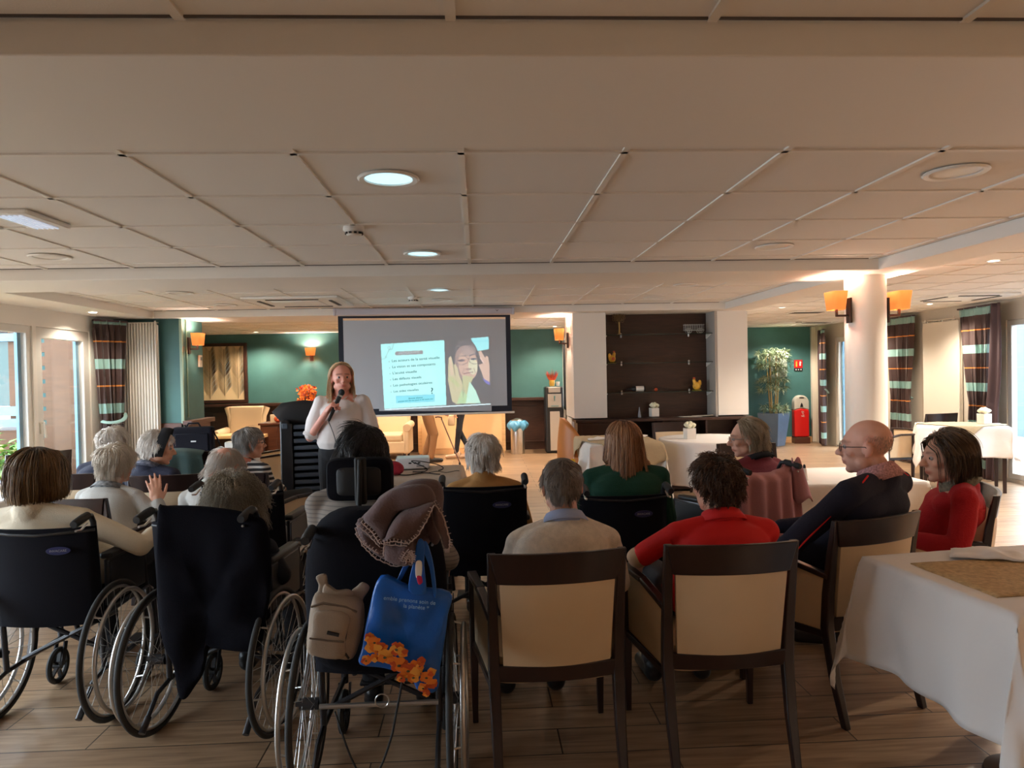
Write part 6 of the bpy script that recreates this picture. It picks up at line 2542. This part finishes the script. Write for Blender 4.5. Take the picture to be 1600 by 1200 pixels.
def striped(name, c1, c2, period, frac, axis=2):
    m = mat(name, c1, .85)
    nt = m.node_tree
    b = nt.nodes['Principled BSDF']
    tc = nt.nodes.new('ShaderNodeTexCoord')
    sp = nt.nodes.new('ShaderNodeSeparateXYZ')
    nt.links.new(tc.outputs['Object'], sp.inputs[0])
    d = nt.nodes.new('ShaderNodeMath')
    d.operation = 'DIVIDE'
    d.inputs[1].default_value = period
    nt.links.new(sp.outputs[axis], d.inputs[0])
    f = nt.nodes.new('ShaderNodeMath')
    f.operation = 'FRACT'
    nt.links.new(d.outputs[0], f.inputs[0])
    r = nt.nodes.new('ShaderNodeValToRGB')
    r.color_ramp.interpolation = 'CONSTANT'
    r.color_ramp.elements[0].color = tuple(c1) + (1,)
    r.color_ramp.elements[1].position = frac
    r.color_ramp.elements[1].color = tuple(c2) + (1,)
    nt.links.new(f.outputs[0], r.inputs[0])
    nt.links.new(r.outputs[0], b.inputs['Base Color'])
    return m


c_stripe = striped('black_white_striped_jersey', lin((30, 28, 32)), lin((200, 195, 190)), .036, .55)
c_gstripe = striped('grey_ribbed_knit', lin((140, 130, 122)), lin((116, 108, 102)), .016, .7)
c_check = mat('red_white_gingham', lin((190, 140, 140)), .85, bump=.2, bscale=90, var=.45, vscale=120)

WH, WH2 = lin((206, 194, 182)), lin((240, 232, 224))
GR, GR2 = lin((104, 98, 94)), lin((168, 162, 156))

# P1 brown bob, cream sweater, wheelchair far left
r, T, d = person('person with a brown bob and cream sweater in the leftmost wheelchair', (-1.93, 3.52), 0, hp_(62, 745, 3.46), hs=1.08, sw=1.12, top=c_cream, legs=c_blk, seat=.52, back=.0, wr=.007,
                 arms={1: ((.33, -.10, .74), (.30, .18, .76))})
hair(r, T, 1.08, 'bob', lin((52, 34, 22)), lin((150, 116, 78)), 1, n=2600, length=.26, cut=-.100, vol=.024, r=.0017, fall=.45, inward=.55, hl=(.1, .6), nape=-.62, part=(.1, .1, .99), lk=.07)
# P2 frizzy grey
r, T, d = person('person with long frizzy grey hair bowed forward in a wheelchair hung with a black coat', (-1.13, 3.27), -4, hp_(366, 792, 3.32), hp=10, hs=1.0, top=c_blk, legs=c_blk, seat=.47, back=.09)
hair(r, T, 1.0, 'frizz', lin((104, 94, 80)), lin((198, 186, 164)), 2, n=3400, length=.32, cut=-.26, vol=.058, r=.0012, curl=1.0, fall=.3, hl=(.1, .6), nape=-.7, spread=.2)
# P3 dark hair at headrest
r, T, d = person('person with short dark hair leaning on a black headrest in the nearest wheelchair', (-.385, 2.80), 0, hp_(568, 712, 3.0), hs=1.0, top=c_gstripe, legs=c_blk, seat=.50, sw=1.08, back=.02, top_name='cardigan',
                 arms={1: ((.25, .05, .78), (.24, .27, .72)), -1: ((-.25, .05, .78), (-.24, .28, .72))})
hair(r, T, 1.0, 'short', lin((18, 17, 18)), lin((70, 66, 66)), 3, n=2200, length=.13, cut=-.12, vol=.024, r=.0016, wave=.25, fall=.3, part=(.3, .1, .9), nape=-.5)
# P4 grey haired man beige sweater
r, T, d = person('person with short grey hair, beige sweater and pale blue collar in the left front armchair', (.245, 2.90), 3, hp_(878, 762, 2.98), hs=.99, skin=SK_M, top=c_beige, legs=c_dgrey, seat=.475, sw=1.10, back=.10, collar=(c_blue, .038, 1.05), wr=.012, shoulder_drop=.075)
hair(r, T, .99, 'mens', lin((96, 84, 76)), lin((176, 160, 148)), 4, n=2600, length=.060, cut=-.098, vol=.010, r=.0013, fall=.5, part=(0, -.1, .99), nape=-.64, seglen=.008, hl=(.0, .5), mask=lambda d, rg: rg.rand(len(d)) < np.where((np.abs(d[:, 0]) < .35) & (d[:, 2] > .55) & (d[:, 1] > -.7), .5, 1.0))
# P5 red polo woman
r, T, d = person('person with short curly dark brown hair and bright red polo in the right front armchair', (.94, 2.96), 0, hp_(1116, 762, 3.0), hy=22, hs=1.0, top=c_red, sleeve=.42, legs=c_dgrey, seat=.475, sw=1.08, back=.08, collar=(c_red, .045, 1.08), wr=.008, shoulder_drop=.045,
                 arms={-1: ((-.275, .04, .72), (-.24, .28, .66)), 1: ((.24, .04, .72), (.2, .28, .66))})
hair(r, T, 1.0, 'curly', lin((34, 22, 16)), lin((112, 78, 56)), 5, n=2600, length=.10, cut=-.105, vol=.038, r=.0018, curl=.75, fall=.25, hl=(.05, .55), nape=-.55, seglen=.009)
glasses(T, 1.0, r, mat('tortoise_frame', (.10, .05, .03), .3))
for k in (-1, 1):
    sp, e, w = d[k]
    e1 = sp + (e - sp) * .78
    me = fuse(G().caps(tuple(e1), tuple(e), .044, .046).caps(tuple(e), tuple(e + (w - e) * .85), .046, .036), .008, 4, 'undersleeve')
    link(me, 'undersleeve', mat('beige_undersleeve', lin((196, 168, 140)), .9), r)
# P6 bald man
r, T, d = person('person bald with glasses, navy sweater over red checked collar, seated facing left', (1.62, 3.27), 34, hp_(1352, 700, 3.16), hy=26, hp=2, hs=1.04, skin=lin((224, 168, 146)), top=c_navy, legs=c_blk, seat=.49, sw=1.3, back=.06, collar=(c_check, .06, 1.12), wr=.008, voxel=.0062, shoulder_drop=.04, sleeve_r=1.12,
                 arms={-1: ((-.31, .02, .70), (-.12, .24, .68), (.5, .75, -.2), (.3, -.1, -1), .7, .5), 1: ((.30, .10, .72), (.13, .33, .69), (-.5, .75, -.15), (-.3, -.1, -1), .7, .5)})
glasses(T, 1.04, r)
hair(r, T, 1.04, 'stubble', lin((120, 100, 88)), lin((170, 150, 136)), 6, n=500, length=.012, cut=-.2, vol=.001, r=.0006, nape=-.6, shell=False, mask=lambda d, rg: (d[:, 2] < .25) & (d[:, 1] < .1), seglen=.004, name='stubble')
# red piping on the sweater sleeve
sp, e, w = d[-1]
for k in (-1, 1):
    sp, e, w = d[k]
    ax = (e - sp).normalized()
    pts = [tuple(sp + Vector((0, -.03, .052)) + Vector((-k * .08, -.01, .02))), tuple(sp + Vector((0, -.045, .036))), tuple(sp + (e - sp) * .3 + Vector((k * .03, -.048, .012))), tuple(sp + (e - sp) * .7 + Vector((k * .03, -.048, .0))), tuple(e + Vector((k * .02, -.048, -.01)))]
    G().tube(pts, .004, 6).build('piping', c_red, r)
# P7 red jacket woman
r, T, d = person('person with a dark brown bob and red jacket at the right edge, seated facing left', (2.36, 3.66), 64, hp_(1477, 716, 3.5), hy=18, hp=4, hs=1.06, top=c_redj, legs=c_blk, seat=.48, sw=1.3, back=.06, top_name='jacket', shoulder_drop=.04, sleeve_r=1.12, collar=(mat('flecked_scarf', lin((120, 116, 100)), .9, bump=.5, bscale=60, var=.5, vscale=50), .05, 1.15), wr=.012, voxel=.0065)
hair(r, T, 1.06, 'bob', lin((34, 24, 18)), lin((112, 88, 64)), 7, n=2800, length=.26, cut=-.125, vol=.034, r=.0016, fall=.4, inward=.5, hl=(.30, .50), nape=-.6, part=(.12, .62, .78), wave=.05, lk=.05)
# P8 burgundy, pink shawl
r, T, d = person('person with fair grey hair and burgundy cardigan looking left above the pink shawl', (1.56, 4.34), 28, hp_(1166, 686, 4.42), hy=48, hp=6, hs=1.0, top=c_burg, legs=c_blk, seat=.50, sw=1.06, back=.07, top_name='cardigan', collar=(c_blk, .03, 1.15), voxel=.0065)
hair(r, T, 1.0, 'layered', lin((130, 114, 92)), lin((214, 200, 174)), 8, n=1800, length=.15, cut=-.085, vol=.020, r=.0015, fall=.35, hl=(.14, .5), nape=-.6, wave=.12, part=(.1, .6, .8), back_off=.0, lk=.1)
glasses(T, 1.0, r, M_alu)
# P9 long brown blond hair, green
r, T, d = person('person with long reddish brown hair and dark green sweater in a black wheelchair', (.80, 3.98), 0, hp_(974, 692, 4.05), hs=1.0, top=c_green, legs=c_blk, seat=.51, sw=1.16, back=.03, wr=.01)
hair(r, T, 1.0, 'long', lin((98, 54, 34)), lin((208, 156, 112)), 9, n=3000, length=.42, cut=-.27, vol=.022, r=.0017, fall=.5, hl=(.1, .6), nape=-.6, back_off=.075, spread=.12, wave=.07, part=(.02, .1, .99), lk=.05)
# P10 white hair, ochre
r, T, d = person('person with short white hair and ochre top in the middle wheelchair', (.06, 4.02), 0, hp_(755, 713, 4.1), hs=1.0, top=c_ochre, legs=c_blk, seat=.48, back=.06)
hair(r, T, 1.0, 'short', WH, WH2, 10, n=2200, length=.11, cut=-.095, vol=.026, r=.0016, fall=.4, nape=-.62, wave=.10, part=(.15, -.1, .97))
# P12 striped top
p = xy(402, 735, 5.48)
r, T, d = person('person with short grey hair and black and white striped top, face turned right', p, -22, hp_(391, 694, 5.5), hy=-38, hs=1.0, top=c_stripe, legs=c_blk, seat=.48, back=.05, wr=.004, collar=(mat('peach_scarf', lin((200, 130, 110)), .9), .025, 1.1))
hair(r, T, 1.0, 'short', GR, GR2, 12, n=1500, length=.10, cut=-.10, vol=.020, r=.0018, fall=.35, nape=-.6, wave=.1)
glasses(T, 1.0, r)
# P13 black headband
p = xy(262, 745, 5.42)
r, T, d = person('person with white hair under a wide black headband, face turned right', p, -15, hp_(248, 702, 5.35), hy=-58, hp=8, hr=-6, hs=1.02, top=c_navy, legs=c_blk, seat=.48, back=.07, sw=1.1, collar=(mat('speckled_grey_scarf', lin((96, 98, 112)), .9, var=.5, vscale=60), .03, 1.2))
hair(r, T, 1.02, 'short', WH, WH2, 13, n=1500, length=.11, cut=-.09, vol=.030, r=.0018, fall=.25, nape=-.5, wave=.1, part=(0, .4, .9))
hb = G()
rg_ = []
for k in range(40):
    a = 2 * math.pi * k / 40
    for j, (rr, off) in enumerate(((1.20, -.030), (1.27, -.015), (1.27, .025), (1.20, .045))):
        y0 = .012 + off
        x, z = .082 * rr * math.cos(a), .040 + .098 * rr * math.sin(a)
        rg_.append(tuple(T @ (Vector((x, y0 - .35 * (z - .04) * -.6, z)) * 1.0)))
fs = []
for k in range(40):
    for j in range(4):
        a, b_ = k * 4 + j, k * 4 + (j + 1) % 4
        c_, d_ = ((k + 1) % 40) * 4 + (j + 1) % 4, ((k + 1) % 40) * 4 + j
        fs.append((a, b_, c_, d_))
hb.add(rg_, fs)
hb.build('headband', c_blk, r, auto=80)
# P14 white hair, raised hand with watch
p14p = (p14[0] + .03, p14[1] + .10)
r, T, d = person('person with fluffy white hair raising a hand with a black watch beside her chair', p14p, -10, hp_(182, 727, 4.62), hy=-12, hs=1.04, top=c_lgrey, legs=c_blk, seat=.48, back=.06, collar=(mat('black_white_scarf', lin((120, 120, 120)), .9, var=.7, vscale=40), .03, 1.15), voxel=.0062,
                 arms={1: ((.30, .02, .62), (.225, .05, .765), (-.25, .1, 1), (-.6, .8, 0), .25, .1)})
hair(r, T, 1.04, 'short', lin((190, 176, 158)), lin((228, 216, 202)), 14, n=2200, length=.12, cut=-.10, vol=.026, r=.0017, fall=.4, nape=-.6, wave=.1)
sp, e, w = d[1]
ax = (w - e).normalized()
G().tube([tuple(w - ax * .045), tuple(w - ax * .015)], .034, 20).build('wristwatch', M_black, r, bevel=.003)
# P15
p = xy(152, 735, 5.65)
r, T, d = person('person with white hair farthest back beside the striped left curtain', p, -8, hp_(178, 694, 5.7), hy=-14, hs=1.03, top=c_navy, legs=c_blk, seat=.48, back=.06)
hair(r, T, 1.03, 'short', WH, WH2, 15, n=1500, length=.12, cut=-.10, vol=.024, r=.0019, fall=.35, nape=-.6, wave=.15)
# P16 bowed white head with pink scalp
r, T, d = person('person with thin white hair bowed low behind the frizzy grey hair', (-1.32, 4.24), -6, hp_(352, 734, 4.4), hy=-14, hp=30, hs=1.04, top=c_lgrey, legs=c_blk, seat=.48, back=.12, skin=lin((226, 170, 150)))
hair(r, T, 1.04, 'thin', lin((200, 188, 176)), lin((226, 216, 206)), 16, n=1300, length=.10, cut=-.10, vol=.014, r=.0012, fall=.2, nape=-.6, wave=.1, shell=False, part=(.2, -.6, .75), mask=lambda d, rg: np.linalg.norm(d - np.array([.2, -.72, .62]), axis=1) > .30)

# the speaker ------------------------------------------------------------
SPK = (-1.10, 5.72)
head = hp_(534, 592, 5.66)
rz = 180 + 6
r, T, d = person('standing speaker with blond hair, white blouse and black trousers holding a microphone', SPK, rz, head, hy=12, hp=-2, hr=0, hs=.98, stand=True, top=None, legs=c_blk, skin=lin((226, 158, 138)), sw=.95, back=.0, voxel=.0052,
                 arms={1: ((.235, .02, 1.04), (.085, .205, 1.245), (-.55, .35, .75), (-1, -.1, -.55), 1.25, 1.0, 1), -1: ((-.255, -.02, 1.03), (-.235, .08, .80))})
hair(r, T, .98, 'long', lin((190, 148, 102)), lin((250, 226, 186)), 11, n=2600, length=.34, cut=-.20, vol=.020, r=.0017, fall=.45, hl=(.08, .50), nape=-.6, part=(.05, .62, .78), spread=.05, wave=.16, sidez=-.9, lk=.04)
hip = Vector((0, 0, .93))
hc_ = T.translation
nbv = T @ Vector((0, -.045, -.14)) + Vector((0, -.012, -.024))
g = G()
torso(g, hip + Vector((0, 0, .06)), nbv, .95, .014, 0)
g.ball((0, .01, 1.0), (.19, .145, .075))
for k in (-1, 1):
    sp, e, w = d[k]
    g.caps(tuple(nbv + Vector((k * .04, 0, 0))), tuple(sp), .046, .058)
    g.caps(tuple(sp), tuple(sp + (e - sp) * .55), .062, .068).caps(tuple(sp + (e - sp) * .55), tuple(sp + (e - sp) * .9), .068, .058)
me = fuse(g, .0065, 4, 'blouse')
wrinkle(me, .012, 9, 2, (1, 1, .8))
bl = link(me, 'blouse', c_white, r)
for k in (-1, 1):
    sp, e, w = d[k]
    a = sp + (e - sp) * .86
    b = sp + (e - sp) * .97
    G().tube([tuple(a), tuple(b)], [.060, .064], 24).build('rolled_cuff', c_white, r, bevel=.008)
for i in range(4):
    G().ball((0.005, .142 - .004 * i, 1.33 - i * .085), .005, nu=8, nv=6).build('button', mat('pearl_button', (.7, .65, .6), .2), r)
g = G()
tg = Vector((0, .05, 1)).normalized()
for k in (-1, 1):
    g.poly([tuple(nbv + Vector((k * .012, .085, -.035))), tuple(nbv + Vector((k * .065, .05, .0))), tuple(nbv + Vector((k * .058, .035, .035))), tuple(nbv + Vector((k * .02, .078, .01)))], (0, -.006, 0))
g.build('collar', c_white, r, bevel=.003)
# microphone held in the raised hand
sp, e, w = d[1]
Rw = Matrix.Translation((SPK[0], SPK[1], 0)) @ Matrix.Rotation(math.radians(rz), 4, 'Z')
hand_c = w + Vector((-.55, .35, .75)).normalized() * .072 + Vector((-1, -.1, -.55)).normalized() * .030
mdir = (T @ Vector((.005, .125, -.075)) - hand_c).normalized()
m0, m1 = Rw @ (hand_c - mdir * .12), Rw @ (hand_c + mdir * .085)
mic = empty('microphone', (0, 0, 0), 0, 'black handheld microphone with a silver band held by the speaker', 'microphone')
dw = (m1 - m0).normalized()
G().tube([tuple(m0), tuple(m0 + dw * .04), tuple(m1)], [.011, .013, .018], 20).build('handle', M_black, mic)
G().tube([tuple(m1), tuple(m1 + dw * .012)], [.021, .021], 24).build('silver_band', M_chrome, mic)
G().ball(tuple(m1 + dw * .036), (.025, .025, .027)).build('mesh_head', mat('mic_mesh', (.02, .02, .025), .5, bump=.6, bscale=400), mic)
pts = []
for i in range(22):
    t = i / 21
    q = Vector(m0) * (1 - t) + Vector((m0.x + .05, m0.y - .02, .80)) * t
    pts.append(tuple(q + Vector((.04 * math.sin(t * math.pi), -.03 * math.sin(t * math.pi), 0))))
G().tube(pts, .0028, 7).build('cable', M_black, mic)

# two people standing behind the screen -----------------------------------
c_khaki = mat('khaki_cotton', lin((138, 98, 64)), .85, bump=.15, bscale=80)
c_denim = mat('dark_denim', lin((34, 38, 48)), .85, bump=.15, bscale=120)
pa = atz(668, 722, 0)
r, T, d = person('person in khaki trousers leaning on a cane, upper body behind the screen', (pa.x, 12.30), -80, (pa.x + .08, 12.3, 1.62), hs=1.0, skin=SK_M, stand=True, top=mat('light_marl_shirt', lin((190, 170, 160)), .9), legs=c_khaki, shoes=M_black, voxel=.008, leg_r=1.08,
                 arms={1: ((.16, .12, 1.10), (.10, .34, .93), (0, .8, -.3), (0, 0, -1), .9, .5), -1: ((-.18, .12, 1.12), (-.06, .30, .90), (0, .5, -.7), (1, 0, 0), .6, .2)},
                 legpose={-1: ((-.09, 0, .88), (-.08, .09, .48), (-.09, -.04, .09), (-.09, .12, .04)), 1: ((.09, 0, .88), (.10, .12, .49), (.10, .06, .09), (.10, .2, .04))})
hair(r, T, 1.0, 'short', GR, GR2, 17, n=500, length=.06, cut=-.09, vol=.010, r=.002)
ck = empty('walking_cane', (0, 0, 0), 0, 'thin brown walking cane slanting down to a rubber tip', 'cane')
tip, hd = atz(719, 727, 0), at(690, 655, 12.28)
G().tube([tuple(tip + Vector((0, 0, .03))), tuple(hd)], .011, 10).build('shaft', M_brown, ck)
G().tube([tuple(tip), tuple(tip + Vector((-.01, 0, .05)))], .017, 10).build('rubber_tip', M_rubber, ck)
G().tube([tuple(hd), tuple(hd + Vector((.0, 0, .03))), tuple(hd + Vector((-.06, 0, .045))), tuple(hd + Vector((-.11, 0, .035)))], .013, 10).build('handle', M_brown, ck)
pb = atz(722, 716, 0)
r, T, d = person('person in dark jeans and pale shoes with legs crossed behind the screen', (pb.x, 12.75), 100, (pb.x + .02, 12.75, 1.62), hs=1.0, stand=True, top=c_lgrey, legs=c_denim, shoes=mat('pale_shoe', lin((206, 176, 150)), .6), voxel=.008, leg_r=.85,
                 arms={1: ((.2, .05, 1.12), (.18, .16, .90)), -1: ((-.2, .05, 1.12), (-.18, .12, .88))},
                 legpose={-1: ((-.08, 0, .88), (-.05, .06, .49), (.00, .10, .09), (.0, .26, .04)), 1: ((.08, 0, .88), (.06, .03, .49), (.0, -.14, .12), (.0, .02, .05))})
hair(r, T, 1.0, 'short', lin((40, 28, 20)), lin((90, 66, 48)), 18, n=500, length=.06, cut=-.09, vol=.010, r=.002)
hbg = empty('handbag', (pb.x - .17, 12.62, .70), 0, 'cream handbag hanging in front of the dark jeans below the screen', 'handbag')
G().box((0, 0, 0), (.13, .09, .20)).build('bag_body', M_cream, hbg, bevel=.03, seg=3)
G().tube([(-.04, 0, .09), (-.02, 0, .26), (.02, 0, .26), (.04, 0, .09)], .008, 8).build('strap', M_black, hbg)
for o in list(COL.objects):
    done(o)
